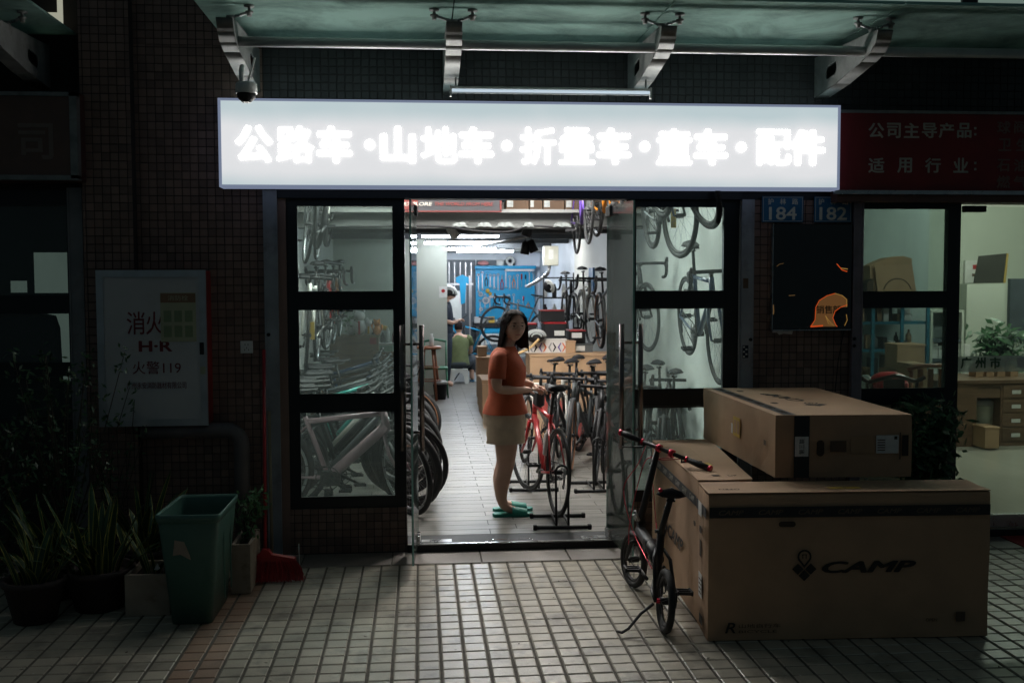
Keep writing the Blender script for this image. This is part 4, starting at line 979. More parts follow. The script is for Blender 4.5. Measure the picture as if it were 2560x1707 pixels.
for k, (x, y, z, a) in enumerate(((-1.0, 2.4, 1.35, 0), (2.12, 1.5, 2.32, 0))):
    bx('price_tag', (x, y, z), (x + .045, y + .003, z + .16), m_yellow, None, label=('yellow price tag hanging on the white road bicycle at the left wall', 'yellow price tag hanging on the high grey bicycle in the right window')[k], cat='price tag')

# folding bicycle leaning by the cartons
def folding():
    RA = Vector((1.285, -1.83, .17)); FA = Vector((1.30, -.99, .17)); hd = math.atan2(FA.y - RA.y, FA.x - RA.x); L = (FA - RA).xy.length
    mw = Matrix.Translation((RA.x, RA.y, 0)) @ Matrix.Rotation(hd, 4, 'Z') @ Matrix.Rotation(R_(-3) * -1, 4, 'X')
    t = thing('folding_bicycle', 'small black folding bicycle with red anodised grips leaning on its kickstand before the cartons', 'bicycle', mw=mw)
    R, w = .172, .040
    ty, ri, sp = wheel_meshes(R, w, m_rubber, m_blackmetal, .01)
    S = Matrix.Translation((L - .06, 0, .40)) @ Matrix.Rotation(R_(14), 4, 'Z') @ Matrix.Translation((-(L - .06), 0, -.40))
    for q, mx in ((Vector((0, 0, R)), Matrix.Identity(4)), (Vector((L, 0, R)), S)):
        wo = obj('wheel', sp, t, mw=mx @ Matrix.Translation(q)); obj('tyre', ty, wo); obj('rim', ri, wo)
    MB().tube([(0, -.05, R), (0, .05, R)], .014, m_redanod, 10).build('red_hub', t)
    b = MB(); hx = L - .075
    b.tube([(hx, 0, .30), (hx - .015, 0, .42)], .026, m_bikeblack, 12)
    b.tube([(hx - .01, 0, .37), (.42, 0, .355), (.25, 0, .33)], [.034, .036, .038], m_bikeblack, 12)
    b.tube([(.24, 0, .20), (.20, 0, .50)], .022, m_bikeblack, 12)
    for s in (-1, 1):
        b.tube([(.22, s * .02, .22), (.12, s * .05, .19), (0, s * .055, R)], .010, m_bikeblack, 8); b.tube([(.21, s * .02, .40), (.14, s * .045, .36), (0, s * .055, R)], .010, m_bikeblack, 8)
    b.build('bike_frame', t)
    b = MB(); b.tube([(.46, -.036, .355), (.46, .036, .355)], .040, m_blackmetal, 12); b.tube([(.46, -.04, .33), (.44, -.055, .30)], .008, m_steel, 6); b.build('fold_hinge', t)
    b = MB()
    for s in (-1, 1): b.tube([(hx + .0, s * .015, .31), (hx + .03, s * .042, .29), (L, s * .05, R)], [.014, .014, .010], m_bikeblack, 8)
    b.tube([(hx + .0, -.045, .33), (hx + .0, .045, .33)], .016, m_bikeblack, 8); b.build('fork', t, mw=S)
    lean = Vector((-.13, 0, .56)); top = Vector((hx - .02, 0, .42)) + Vector((-.10, -.055, .475))
    MB().tube([(hx - .015, 0, .42), (hx - .02, 0, .46), top], [.025, .022, .017], m_bikeblack, 12).build('handlebar_post', t)
    b = MB(); b.tube([(hx - .05, .02, .44), (hx - .055, .05, .50)], .008, m_steel, 6); b.tube([(hx - .02, .03, .43), (hx - .02, .045, .47)], .010, m_steel, 6); b.build('quick_release', t)
    A_, B_ = mw.inverted() @ AY(1425, 993, -1.05), mw.inverted() @ AY(1632, 1077, -1.42)
    mid = (A_ + B_) / 2; mid = Vector((top.x, top.y, top.z)); A_ = mid + (A_ - mid); dirv = (B_ - A_)
    hb = MB().tube([A_.lerp(B_, .22), B_.lerp(A_, .22)], .0125, m_blackmetal, 10).build('handlebar', t)
    for p, q in ((A_, B_), (B_, A_)):
        MB().tube([p.lerp(q, .015), p.lerp(q, .10), p.lerp(q, .25)], [.017, .020, .015], m_black, 10).build('grip', t)
        MB().tube([p.lerp(q, -.01), p.lerp(q, .02)], .019, m_redanod, 12).build('grip_end', t)
        MB().tube([p.lerp(q, .245), p.lerp(q, .265)], .018, m_redanod, 12).build('grip_collar', t)
    for s in (.42, .56): MB().tube([A_.lerp(B_, s), A_.lerp(B_, s + .045)], .024, m_redanod, 14).build('bar_clamp', t)
    bl = A_.lerp(B_, .30); b = MB(); b.tube([bl, bl + Vector((.03, .02, -.03)), bl + Vector((.02, .14, -.03))], [.009, .008, .005], m_blackmetal, 6); b.build('brake_lever', t); b = MB(); br = A_.lerp(B_, .70)
    b.tube([br, br + Vector((.03, 0, -.03)), br + Vector((.01, -.12, -.02))], [.009, .008, .005], m_blackmetal, 6); b.build('brake_lever', t)
    cb = MB(); cb.tube(smooth_curve([bl + Vector((.02, 0, -.02)), bl + Vector((.07, .03, -.14)), (hx + .02, .11, .62), (hx - .02, .06, .40), (.46, .03, .30), (.24, .03, .28)], 6), .0028, m_redanod, 5)
    cb.tube(smooth_curve([br + Vector((.02, 0, -.01)), br + Vector((.08, .10, -.03)), (hx + .02, -.02, .80), (hx + .02, .03, .62), (hx + .03, .06, .40), (L, .05, .26)], 6), .0028, m_redanod, 5)
    cb.tube(smooth_curve([br + Vector((0, .05, 0)), (hx + .0, -.06, .78), (hx - .08, -.06, .56), (.50, -.05, .40), (.30, -.03, .34)], 6), .003, m_redanod, 5)
    cb.build('cable', t)
    sp_ = Vector((.05, -.02, .70))
    MB().tube([(.20, 0, .48), (.19, 0, .51), (.085, -.015, .705)], [.019, .0165, .0165], m_blackmetal, 12).build('seatpost', t)
    MB().tube([(.20, -.022, .50), (.20, .035, .50)], .010, m_blackmetal, 8).build('seat_clamp', t)
    sd = obj('saddle', cached('saddle', saddle_mesh), t, mw=Matrix.Translation((.075, -.015, .745)) @ Matrix.Rotation(R_(-14), 4, 'Z') @ Matrix.Rotation(R_(7), 4, 'Y'))
    MB().ball((-.12, .055, .012), (.022, .014, .012), m_redanod, 8).build('red_tip', sd)
    b = MB(); c = (.24, -.04, .22); b.torus(c, .075, .004, m_blackmetal, n=24, k=4)
    for k in range(5): a = k * 1.2566; b.tube([c, (c[0] + .073 * math.cos(a), c[1], c[2] + .073 * math.sin(a))], .005, m_blackmetal, 4)
    b.tube([(.24, -.055, .22), (.14, -.07, .20)], .010, m_blackmetal, 6); b.tube([(.24, .055, .22), (.34, .07, .24)], .010, m_blackmetal, 6); b.build('crankset', t)
    for (px, py, pz, s) in ((.10, -.12, .195, -1), (.35, .12, .245, 1)):
        b = MB()
        for yy in (-.045, .035): b.box((px - .04, py + yy, pz - .012), (px + .04, py + yy + .01, pz + .012), m_black)
        for xx in (-.04, -.004, .032): b.box((px + xx, py - .035, pz - .008), (px + xx + .008, py + .035, pz + .008), m_black)
        b.build('pedal', t)
    MB().tube([(.02, .06, .15), (.0, .13, .10), (-.04, .20, .03), (-.05, .235, .012), (-.03, .26, .012)], [.009, .008, .008, .008, .007], m_blackmetal, 8).build('kickstand', t)
    MB().tube([(0, -.055, R + .05), (.04, -.06, R - .04), (.07, -.055, R - .09)], [.008, .012, .008], m_blackmetal, 6).build('derailleur', t)
folding()

# ================================================================== CARTONS OUTSIDE
from mathutils.noise import noise as mnoise
def carton(label, corners, z0, z1, name='bicycle_carton', lid=True, seed=1, group=None, tilt=0):
    """carton from its four floor corners (near-left, near-right, far-right, far-left)"""
    t = thing(name, label, 'carton', (0, 0, 0), 0, group)
    c = [Vector((x, y, 0)) for x, y in corners]; rr = random.Random(seed)
    b = MB(); n = 12; ring = []
    for i in range(4):                           # slightly bulged, dented side walls
        a, e = c[i], c[(i + 1) % 4]; nrm = Vector(((e - a).y, -(e - a).x, 0)).normalized()
        for k in range(n): s = k / n; ring.append((a.lerp(e, s), nrm, s))
    zs = [z0 + .002, z0 + .03, z0 + (z1 - z0) * .3, z0 + (z1 - z0) * .6, z1 - .04, z1 - .004]
    vs = []
    for z in zs:
        h = (z - z0) / (z1 - z0)
        for p, nm, s in ring:
            bul = .006 * math.sin(PI * h) * math.sin(PI * s) + rr.uniform(-.0012, .0012) + .005 * mnoise(Vector((p.x * 5, p.y * 5, z * 6 + seed))); vs.append((p.x + nm.x * bul, p.y + nm.y * bul, z))
    N = len(ring); fs = []
    for i in range(len(zs) - 1):
        for k in range(N): j = (k + 1) % N; fs.append((i * N + k, i * N + j, i * N + N + j, i * N + N + k))
    b.add(vs, fs, m_card, False); b.add([(x, y, z0 + .002) for x, y in corners], [(3, 2, 1, 0)], m_card)
    b.build('carton_body', t)
    cx = sum((p for p in c), Vector()) / 4
    for q, (i0, i1) in enumerate(((0, 3), (1, 2)) if lid else ()):      # two lid flaps meeting along the middle
        A, B = c[i0], c[i1]; m0 = (c[0] + c[1]) / 2; m1 = (c[3] + c[2]) / 2
        if lid == 'long': A, B = (c[0], c[1]) if q == 0 else (c[3], c[2]); m0 = (c[0] + c[3]) / 2; m1 = (c[1] + c[2]) / 2
        o = (A + B - m0 - m1).normalized() * .003; up = rr.uniform(.002, .006)
        q4 = [A + o, B + o, m1.lerp(B, .002), m0.lerp(A, .002)]
        fb = MB(); vv = [(p.x, p.y, z1 - .004 + (up if k < 2 else .002)) for k, p in enumerate(q4)] + [(p.x, p.y, z1 + .001 + (up if k < 2 else .002)) for k, p in enumerate(q4)]
        flip = ((q4[1] - q4[0]).cross(q4[2] - q4[0])).z > 0
        fs = [(4, 5, 6, 7), (3, 2, 1, 0), (0, 1, 5, 4), (1, 2, 6, 5), (2, 3, 7, 6), (3, 0, 4, 7)]
        if not flip: fs = [f[::-1] for f in fs]
        fb.add(vv, fs, m_card); fb.build('lid_flap', t)
    return t
def face_frame(a, b, z0):                       # local frame on a vertical face from a to b (seen with a at the left)
    ex = (Vector((b[0], b[1], 0)) - Vector((a[0], a[1], 0))).normalized(); nrm = Vector((ex.y, -ex.x, 0))
    return Matrix(((ex.x, 0, nrm.x, a[0]), (ex.y, 0, nrm.y, a[1]), (0, 1, 0, z0), (0, 0, 0, 1)))
def decal(t, Fm, x0, x1, y0, y1, m, name='printed_mark', d=.014, rad=0):
    b = MB()
    if rad:
        q = []
        w2, h2 = (x1 - x0) / 2, (y1 - y0) / 2; cx, cy = (x0 + x1) / 2, (y0 + y1) / 2; r = min(w2, h2)
        for k in range(16):
            a = 2 * PI * (k + .5) / 16; q.append((cx + (w2 - r) * (1 if math.cos(a) > 0 else -1) + r * math.cos(a), cy + (h2 - r) * (1 if math.sin(a) > 0 else -1) + r * math.sin(a)))
        b.prism(q, 'z', d - .001, d, m)
    else: b.box((x0, y0, d - .001), (x1, y1, d), m)
    return b.build(name, t, mw=Fm)
def ftext(t, Fm, s, size, x, y, m, d=.0145, shear=0, off=0, fitw=None, fith=None, rot=0, name='lettering', bold=None):
    me = text_mesh(s, size, m, .0004, off, shear, 1); sx = fitw / me['w'] if fitw else 1; sy = fith / me['h'] if fith else (sx if fitw else 1)
    o = obj(name, me, t); o.matrix_basis = Fm @ Matrix.Translation((x, y, d)) @ Matrix.Rotation(rot, 4, 'Z') @ Matrix.Diagonal((sx, sy, 1, 1)); return o
def logo(t, Fm, x, y, s, m, d=.0145):
    b = MB()
    def dia(cx, cy, r): b.prism([(cx, cy - r), (cx + r, cy), (cx, cy + r), (cx - r, cy)], 'z', d - .0004, d, m)
    r = .048 * s; dia(x - .055 * s, y, r); dia(x + .055 * s, y, r); dia(x, y - .055 * s, r)
    q = [(x + .060 * s * math.cos(a), y + .105 * s + .060 * s * math.sin(a)) for a in [R_(-50 + k * 280 / 18) for k in range(19)]] + [(x, y + .010 * s)]
    qi = [(x + .044 * s * math.cos(a), y + .105 * s + .044 * s * math.sin(a)) for a in [R_(-50 + k * 280 / 18) for k in range(19)]] + [(x, y + .034 * s)]
    n = len(q); vs = [(a, c_, d) for a, c_ in q] + [(a, c_, d) for a, c_ in qi]; b.add(vs, [(k, (k + 1) % n, n + (k + 1) % n, n + k) for k in range(n)], m)
    for dx in (-.014, .014): b.box((x + dx * s - .004 * s, y + .088 * s, d - .0004), (x + dx * s + .004 * s, y + .125 * s, d), m)
    b.box((x - .022 * s, y + .118 * s, d - .0004), (x + .022 * s, y + .125 * s, d), m)
    b.build('logo_mark', t, mw=Fm)
# big carton in front
a, b2 = (1.480, -1.99), (2.965, -2.055); c2, d2 = (2.985, -1.775), (1.505, -1.70)
Z1 = .775
t = carton('largest brown carton with black band and logo, standing lengthwise at the front right', (a, b2, c2, d2), .003, Z1, lid='long', seed=3)
Fm = face_frame(a, b2, 0); W = 1.485
decal(t, Fm, .002, W - .002, .652, .708, m_tape, 'black_band', .0125)
for i in range(7): ftext(t, Fm, 'CAMP', .05, .115 + i * .208, .680, m_bandink, .0135, .3, .001, fitw=.13, fith=.026)
decal(t, Fm, .364, .453, .602, .631, m_carddark, 'hand_hole', .0128, 1)
ftext(t, Fm, 'CAMP', .1, .843, .387, m_ink, .0135, .3, .004, fitw=.50, fith=.062)
logo(t, Fm, .501, .380, .62, m_ink, .0135)
ftext(t, Fm, 'R', .1, .115, .075, m_ink, .0135, .25, .001, fith=.055); ftext(t, Fm, '山地自行车', .04, .27, .085, m_inkfaint, .0135, 0, .0, fitw=.22, fith=.022); ftext(t, Fm, 'BICYCLE', .03, .26, .055, m_inkfaint, .0135, 0, 0, fitw=.20, fith=.014)
ftext(t, Fm, 'OPEN', .03, 1.18, .10, m_inkfaint, .0135, 0, 0, fitw=.06); decal(t, Fm, 1.31, 1.36, .09, .14, m_inkfaint, 'printed_mark', .0132)
Fs = face_frame(d2, a, 0); D = .29
decal(t, Fs, .002, D - .002, .645, .70, m_tape, 'black_band', .0125)
decal(t, Fs, .07, .16, .625, .70, m_label, 'paper_label', .0135); decal(t, Fs, .10, .17, .535, .575, m_carddark, 'hand_hole', .0135, 1)
decal(t, Fs, .11, .16, .41, .50, m_inkfaint, 'printed_mark', .0132)
decal(t, Fs, .09, .175, .19, .32, m_label, 'paper_label', .0135); decal(t, Fs, .11, .19, .05, .10, m_ink, 'printed_mark', .0132)
for k in range(4): decal(t, Fs, .10, .17, .21 + k * .024, .218 + k * .024, m_inkfaint, 'barcode', .0142)
Ft = Matrix.Translation((a[0], a[1], Z1 + .006)) @ Matrix.Rotation(math.atan2(b2[1] - a[1], b2[0] - a[0]), 4, 'Z')
ftext(t, Ft, 'OPEN', .03, .13, .09, m_inkfaint, .0012, 0, 0, fitw=.11, rot=PI); decal(t, Ft, .66, .74, .07, .12, m_yellow, 'warning_label', .0012); decal(t, Ft, .75, .83, .07, .12, m_yellow, 'warning_label', .0012)
# carton behind-left, end towards the street
a, b2 = (1.508, -1.685), (1.81, -1.68); c2, d2 = (1.97, -.24), (1.575, -.255)
t = carton('brown carton lying behind the largest one, its side with logo facing the door', (a, b2, c2, d2), .003, .785, lid=True, seed=5)
Fm = face_frame(d2, a, 0); W = 1.43
decal(t, Fm, .002, W - .002, .645, .702, m_tape, 'black_band', .0125)
for i in range(7): ftext(t, Fm, 'CAMP', .05, .12 + i * .2, .674, m_greyink, .0135, .3, .001, fitw=.12, fith=.032)
ftext(t, Fm, 'CAMP', .1, .86, .33, m_ink, .0135, .3, .0025, fitw=.46, fith=.085); logo(t, Fm, .53, .33, .75, m_ink, .0135)
decal(t, Fm, 1.37, 1.42, .53, .56, m_carddark, 'hand_hole', .0128, 1)
Ft = Matrix.Translation((a[0], a[1], .792)); decal(t, Ft, .12, .20, .42, .52, m_yellow, 'warning_label', .0012); ftext(t, Ft, 'UP', .04, .22, .10, m_inkfaint, .0012, 0, 0, fitw=.05); decal(t, Ft, .11, .15, .10, .14, m_inkfaint, 'printed_mark', .0012)
# carton lying on top
a, b2 = (1.945, -1.66), (2.70, -1.71); c2, d2 = (2.72, -.24), (1.945, -.20)
zt0, zt1 = .789, 1.135
t = carton('wide brown carton lying on top of the other two', (a, b2, c2, d2), zt0, zt1, lid=False, seed=8)
Fm = face_frame(a, b2, zt0); H = zt1 - zt0
decal(t, Fm, .10, .185, .002, H - .002, m_tape, 'black_band', .0125)
decal(t, Fm, .105, .18, .12, .23, m_label, 'paper_label', .0135); ftext(t, Fm, '第三联', .05, .143, .175, m_ink, .0142, 0, 0, fitw=.085, fith=.03, rot=PI / 2)
decal(t, Fm, .225, .268, .12, .21, m_carddark, 'hand_hole', .0128, 1); decal(t, Fm, .30, .39, .145, .205, m_inkfaint, 'printed_mark', .0128); decal(t, Fm, .415, .55, .135, .23, m_card2, 'clear_tape', .0128)
decal(t, Fm, .555, .68, .135, .235, m_label, 'paper_label', .0135); 
for k in range(5): decal(t, Fm, .562, .605, .15 + k * .014, .156 + k * .014, m_inkfaint, 'label_print', .0142)
decal(t, Fm, .655, .672, .212, .23, m_ink, 'label_print', .0142); decal(t, Fm, .675 + .01, .68 + .012, .10, .25, m_inkfaint, 'printed_mark', .0128)
# keep marks inside the face
b = MB().box((.70, .12, .0115), (.735, .235, .0125), m_ink); b.build('printed_mark', t, mw=Fm)
Fs = face_frame(d2, a, zt0); decal(t, Fs, .72, .86, .13, .25, m_yellow, 'warning_label', .0125); decal(t, Fs, .735, .785, .15, .23, m_card, 'warning_symbol', .0132); decal(t, Fs, .80, .85, .15, .23, m_card, 'warning_symbol', .0132)
decal(t, Fs, 1.30, 1.34, .16, .19, m_inkfaint, 'printed_mark', .0128); decal(t, Fs, .68, .71, .14, .2, m_label, 'paper_label', .0128)
tp = MB().prism([a, b2, c2, d2], 'z', zt1 - .0035, zt1 + .001, m_card).build('lid_flap', t)
Ft = Matrix.Translation((a[0], a[1], zt1))
decal(t, Ft, .05, .12, .01, 1.44, m_tape, 'black_band', .0025)
for k in range(7): ftext(t, Ft, 'CAMP', .04, .085, .14 + k * .2, m_inkfaint, .0032, .3, 0, fitw=.12, fith=.035, rot=PI / 2)
ftext(t, Ft, 'CAMP', .1, .34, .86, m_ink, .0025, .3, .002, fitw=.44, fith=.09, rot=R_(100)); logo(t, Ft, .40, .45, .7, m_ink, .0025)
for yy in (.52, 1.2): decal(t, Ft, .165, .205, yy, yy + .07, m_carddark, 'hand_hole', .0025, 1)

# ================================================================== LEFT SIDE OUTSIDE
t = thing('hydrant_cabinet', 'white fire hydrant cabinet with red lettering on the tiled wall', 'cabinet')
X0, X1, Zb, Zt = -2.10, -1.40, .930, 1.955; Y0 = -.20
bx('cabinet_box', (X0 + .005, Y0 + .02, Zb + .005), (X1 - .005, -.102 + .10, Zt - .005), m_red if False else mat('cabinet_side_red', (.30, .02, .02), .5), t)
fr = MB(); q = .045
def trim(poly): fr.prism(poly, 'y', Y0, Y0 + .02, m_alu)
trim([(X0, Zb), (X1, Zb), (X1 - q, Zb + q), (X0 + q, Zb + q)]); trim([(X0, Zt), (X0 + q, Zt - q), (X1 - q, Zt - q), (X1, Zt)]); trim([(X0, Zb), (X0 + q, Zb + q), (X0 + q, Zt - q), (X0, Zt)]); trim([(X1, Zb), (X1, Zt), (X1 - q, Zt - q), (X1 - q, Zb + q)])
fr.build('door_frame', t); bx('door_panel', (X0 + q, Y0 + .006, Zb + q), (X1 - q, Y0 + .018, Zt - q), m_cab, t)
bx('latch', (X1 - .045, Y0 - .006, 1.40), (X1 - .018, Y0 - .0005, 1.48), m_black, t); bx('edge_label', (X1 - .045, Y0 - .0012, 1.27), (X1 - .01, Y0 - .0002, 1.32), m_poster, t)
yy = Y0 + .0045
def htext(s, u, v, size, fitw=None, fith=None, off=0): p = AY(u, v, yy); text('lettering', s, size, m_hydred, (p[0], yy, p[2]), t, ext=.0006, off=off, fitw=fitw, fith=fith)
htext('消', 312, 742, .14, .115, .15, .001); htext('火', 355, 742, .14, .11, .15, .001); htext('H·R', 357, 795, .09, .215, .072, .003); htext('火警119', 360, 844, .09, .31, .085); htext('广州永安消防器材有限公司', 360, 885, .05, .38, .045)
p0, p1 = AY(370, 785, yy - .002), AY(449, 672, yy - .002); pp = bx('poster', (p0[0], yy - .003, p0[2]), (p1[0], yy - .001, p1[2]), m_poster, t)
bx('poster_heading', (p0[0] + .002, yy - .0038, p1[2] - .065), (p1[0] - .002, yy - .0031, p1[2] - .005), m_posterhead, t)
text('lettering', '消防栓', .05, m_poster, ((p0[0] + p1[0]) / 2, yy - .0045, p1[2] - .035), t, ext=.0004, fitw=.13, fith=.035)
for i in range(3):
    for j in range(2): a, c = p0[0] + .02 + i * .068, p0[2] + .03 + j * .10; bx('poster_picture', (a, yy - .0038, c), (a + .05, yy - .0031, c + .075), mat('poster_picture_green', (.22, .28, .16), .6), t)
t = thing('wall_socket', 'small white wall socket on the tiles left of the window', 'socket'); p = AY(567, 797, -.01)
bx('plate', (p[0] - .042, -.022, p[2] - .042), (p[0] + .042, -.0125, p[2] + .042), m_white, t, .003)
for dx, dz in ((-.01, .018), (.01, .018), (-.013, -.018), (.013, -.018), (0, -.004)): bx('slot', (p[0] + dx - .002, -.0226, p[2] + dz - .006), (p[0] + dx + .002, -.0221, p[2] + dz + .005), m_black, t)
b = MB(); e = [(-1.85, -.12, .885), (-1.60, -.12, .885), (-1.30, -.12, .885)] + [(-1.30 + .10 * math.sin(a), -.12, .785 + .10 * math.cos(a)) for a in [R_(k * 15) for k in range(1, 7)]] + [(-1.20, -.12, .72), (-1.20, -.12, .0)]
b.tube(e, .052, m_pvc, 16); b.build('drain_pipe', None, label='grey plastic drain pipe bending down beside the hydrant cabinet', cat='pipe')
# bin
t = thing('rubbish_bin', 'open green plastic bin with a torn sticker', 'bin')
tp = [AZ(368, 1188, .62), AZ(525, 1192, .62), AZ(541, 1152, .62), AZ(430, 1151, .62)]
bt = [Vector((-1.375, -1.44, 0)), Vector((-1.155, -1.45, 0)), Vector((-1.15, -.98, 0)), Vector((-1.36, -.98, 0))]
tp = [Vector((-1.435, -1.49, .62)), Vector((-1.095, -1.50, .62)), Vector((-1.09, -.94, .62)), Vector((-1.42, -.94, .62))]
def ringq(q, s, z, n=4, r=.035):
    c = sum(q, Vector()) / 4; out = []
    for i in range(4):
        p = q[i]; pa, pb = q[i - 1], q[(i + 1) % 4]; da, db = (pa - p).normalized() * r, (pb - p).normalized() * r
        for k in range(n + 1): u = k / n; a = p + da; e_ = p + db; v = a.lerp(p, u).lerp(p.lerp(e_, u), u); v = c + (v - c) * s; out.append((v.x, v.y, z))
    return out
b = MB(); L_ = []
for q, s, z in ((bt, 1, .004), (tp, .965, .565), (tp, .965, .57), (tp, 1.0, .575), (tp, 1.03, .60), (tp, 1.03, .617), (tp, 1.0, .62), (tp, .975, .60), (tp, .955, .55), (bt, .95, .02)): L_.append(ringq(q, s, z))
n = len(L_[0]); vs = [v for r in L_ for v in r]; fs = []
for i in range(len(L_) - 1):
    for k in range(n): j = (k + 1) % n; fs.append((i * n + k, i * n + j, i * n + n + j, i * n + n + k))
b.add(vs, fs, m_bin, True); b.f += [list(range(n))[::-1], list(range(len(vs) - n, len(vs)))]; b.m += [0, 0]; b.sm += [False, False]; b.build('bin_body', t)
p = AY(413, 1262, -1.492); o = MB().prism([(-.04, -.035), (.0, -.03), (.055, -.06), (.05, -.035), (.015, .05), (-.03, .055)], 'y', -.002, 0, m_foam).build('torn_sticker', t, loc=(p[0], -1.478, p[2])); o.rotation_euler = (R_(-4), 0, 0)
for s in (0, 1): bx('side_rib', (-1.112 + .0, -1.30 + s * .2, .10), (-1.106, -1.29 + s * .2, .50), m_bin, t)
# foam planter, second planter behind the bin
def planter(name, label, x0, x1, y0, y1, h, m, rim=.02):
    t = thing(name, label, 'planter'); b = MB()
    b.box((x0, y0, .002), (x1, y0 + rim, h), m); b.box((x0, y1 - rim, .002), (x1, y1, h), m); b.box((x0, y0 + rim, .002), (x0 + rim, y1 - rim, h - .004), m); b.box((x1 - rim, y0 + rim, .002), (x1, y1 - rim, h - .006), m); b.build('planter_box', t)
    bx('soil', (x0 + rim, y0 + rim, .01), (x1 - rim, y1 - rim, h - .04), m_soil, t); return t
t = planter('foam_planter', 'stained pale foam box used as a planter left of the green bin', -1.665, -1.42, -1.27, -.95, .235, m_foam)
MB().prism([(-1.52, .245), (-1.50, .28), (-1.485, .25), (-1.50, .24)], 'y', -1.2, -1.198, m_label).build('paper_scrap', t)
t2 = planter('pale_planter', 'pale framed planter box behind the green bin', -1.145, -1.03, -.90, -.50, .30, m_foam)
def pot(label, x, y, r=.14, h=.22):
    t = thing('plant_pot', label, 'plant pot', (x, y, 0)); MB().lathe([(r * .7, 0), (r, h - .03), (r * 1.08, h - .03), (r * 1.08, h), (r * .95, h), (r * .9, h - .04)], m_pot, n=24).build('pot_shell', t); MB().lathe([(.001, h - .045), (r * .9, h - .05)], m_soil, n=20).build('soil', t)
# snake plants: blades with yellow margins
def blade(h, wd, bend, m=m_leaf, me=m_leafedge):
    b = MB(); n = 8; prev = None; L = []
    for i in range(n + 1):
        s = i / n; ww = wd * (.55 + .9 * s) * (1 - s) ** .55 if s < 1 else 0; ww = max(ww, .0008); x = bend * s * s; z = h * s * (1 - .12 * abs(bend) * s)
        L.append([(x + .0, -ww, z + .0), (x, -ww * .78, z), (x - .006, 0, z), (x, ww * .78, z), (x, ww, z)])
    vs = [v for r in L for v in r]; f1, f2 = [], []
    for i in range(n):
        for k in range(4): f = (i * 5 + k, i * 5 + k + 1, i * 5 + 6 + k, i * 5 + 5 + k); (f2 if k in (0, 3) else f1).append(f)
    b.add(vs, f1, m, True); b.add(vs, f2, me, True); return b.mesh('leaf')
blades = [blade(.42, .034, .10), blade(.34, .038, .16), blade(.5, .032, .05), blade(.28, .036, .22)]
def snake(label, x, y, z, n, spread, sc=1, group='snake plants in pots along the left wall'):
    t = thing('snake_plant', label, 'plant', (x, y, z), 0, group)
    for i in range(n):
        o = obj('leaf', random.choice(blades), t); a = random.uniform(0, 2 * PI); r = random.uniform(0, spread); o.location = (r * math.cos(a), r * math.sin(a), -.02)
        o.rotation_euler = (random.uniform(-.1, .1), random.uniform(.1, .65) * (r / max(spread, .01)) + .02, a + random.uniform(-.5, .5)); k = sc * random.uniform(.7, 1.15); o.scale = (k, k, k)
for lab, x, y, r, n, sc in (('snake plant with yellow edged leaves next to the foam box', -1.86, -1.08, .15, 34, .95), ('tall snake plant behind the foam box', -1.72, -.66, .13, 26, 1.15), ('snake plant in the shade at the far left', -2.2, -.85, .13, 24, 1.0), ('low snake plant at the left edge of the pots', -2.15, -1.28, .12, 22, .8)):
    pot('dark round pot under the ' + lab, x, y, r + .04, .24); snake(lab, x, y, .2, n, r, sc)
snake('small snake plant leaves growing in the foam box', -1.54, -1.1, .2, 7, .06, .75, None)
def leafy(name, label, x, y, z, h, sprd, nst, nlf, m, lf=.03, group=None, stems=m_stem):
    t = thing(name, label, 'plant', (x, y, z), 0, group); b = MB(); lb = MB()
    for i in range(nst):
        a = random.uniform(0, 2 * PI); r = random.uniform(.3, 1) * sprd; tip = Vector((r * math.cos(a), r * math.sin(a) * .7, h * random.uniform(.6, 1))); mid = tip * .5 + Vector((random.uniform(-.04, .04), random.uniform(-.04, .04), .03))
        pts = smooth_curve([(0, 0, 0), mid, tip], 4); b.tube(pts, [.006 * (1 - .7 * k / len(pts)) for k in range(len(pts))], stems, 5)
        for k in range(nlf):
            p = pts[min(len(pts) - 1, int(len(pts) * (random.random() ** .6)))] + Vector([random.gauss(0, lf * 1.1) for _ in range(3)])
            d = Vector([random.gauss(0, 1) for _ in range(3)]).normalized(); s = d.orthogonal().normalized() * lf * .38; d = d * lf * random.uniform(.7, 1.2)
            lb.add([p - d, p + s, p + d, p - s], [(0, 1, 2, 3)], m)
    b.build('stem', t); lb.build('foliage', t, kind='stuff'); return t
leafy('shrub', 'dark leafy shrub in front of the left neighbour window', -2.2, -.55, .2, 1.25, .40, 18, 45, m_leaf, .024)
leafy('shrub', 'thin branched shrub reaching over the lower edge of the hydrant cabinet', -1.98, -.32, .2, .95, .22, 9, 20, m_leaf, .02)
leafy('shrub', 'low shrub in the dark corner at the left edge', -2.55, -.7, .1, 1.0, .42, 14, 45, m_leaf, .025)
pot('dark pot of the leafy shrub', -2.15, -.45, .16, .28); pot('dark pot of the thin branched shrub', -1.92, -.30, .13, .22)
leafy('small_plant', 'small bright leafed plant behind the green bin', -1.09, -.66, .26, .32, .16, 9, 26, m_leaf2, .022)
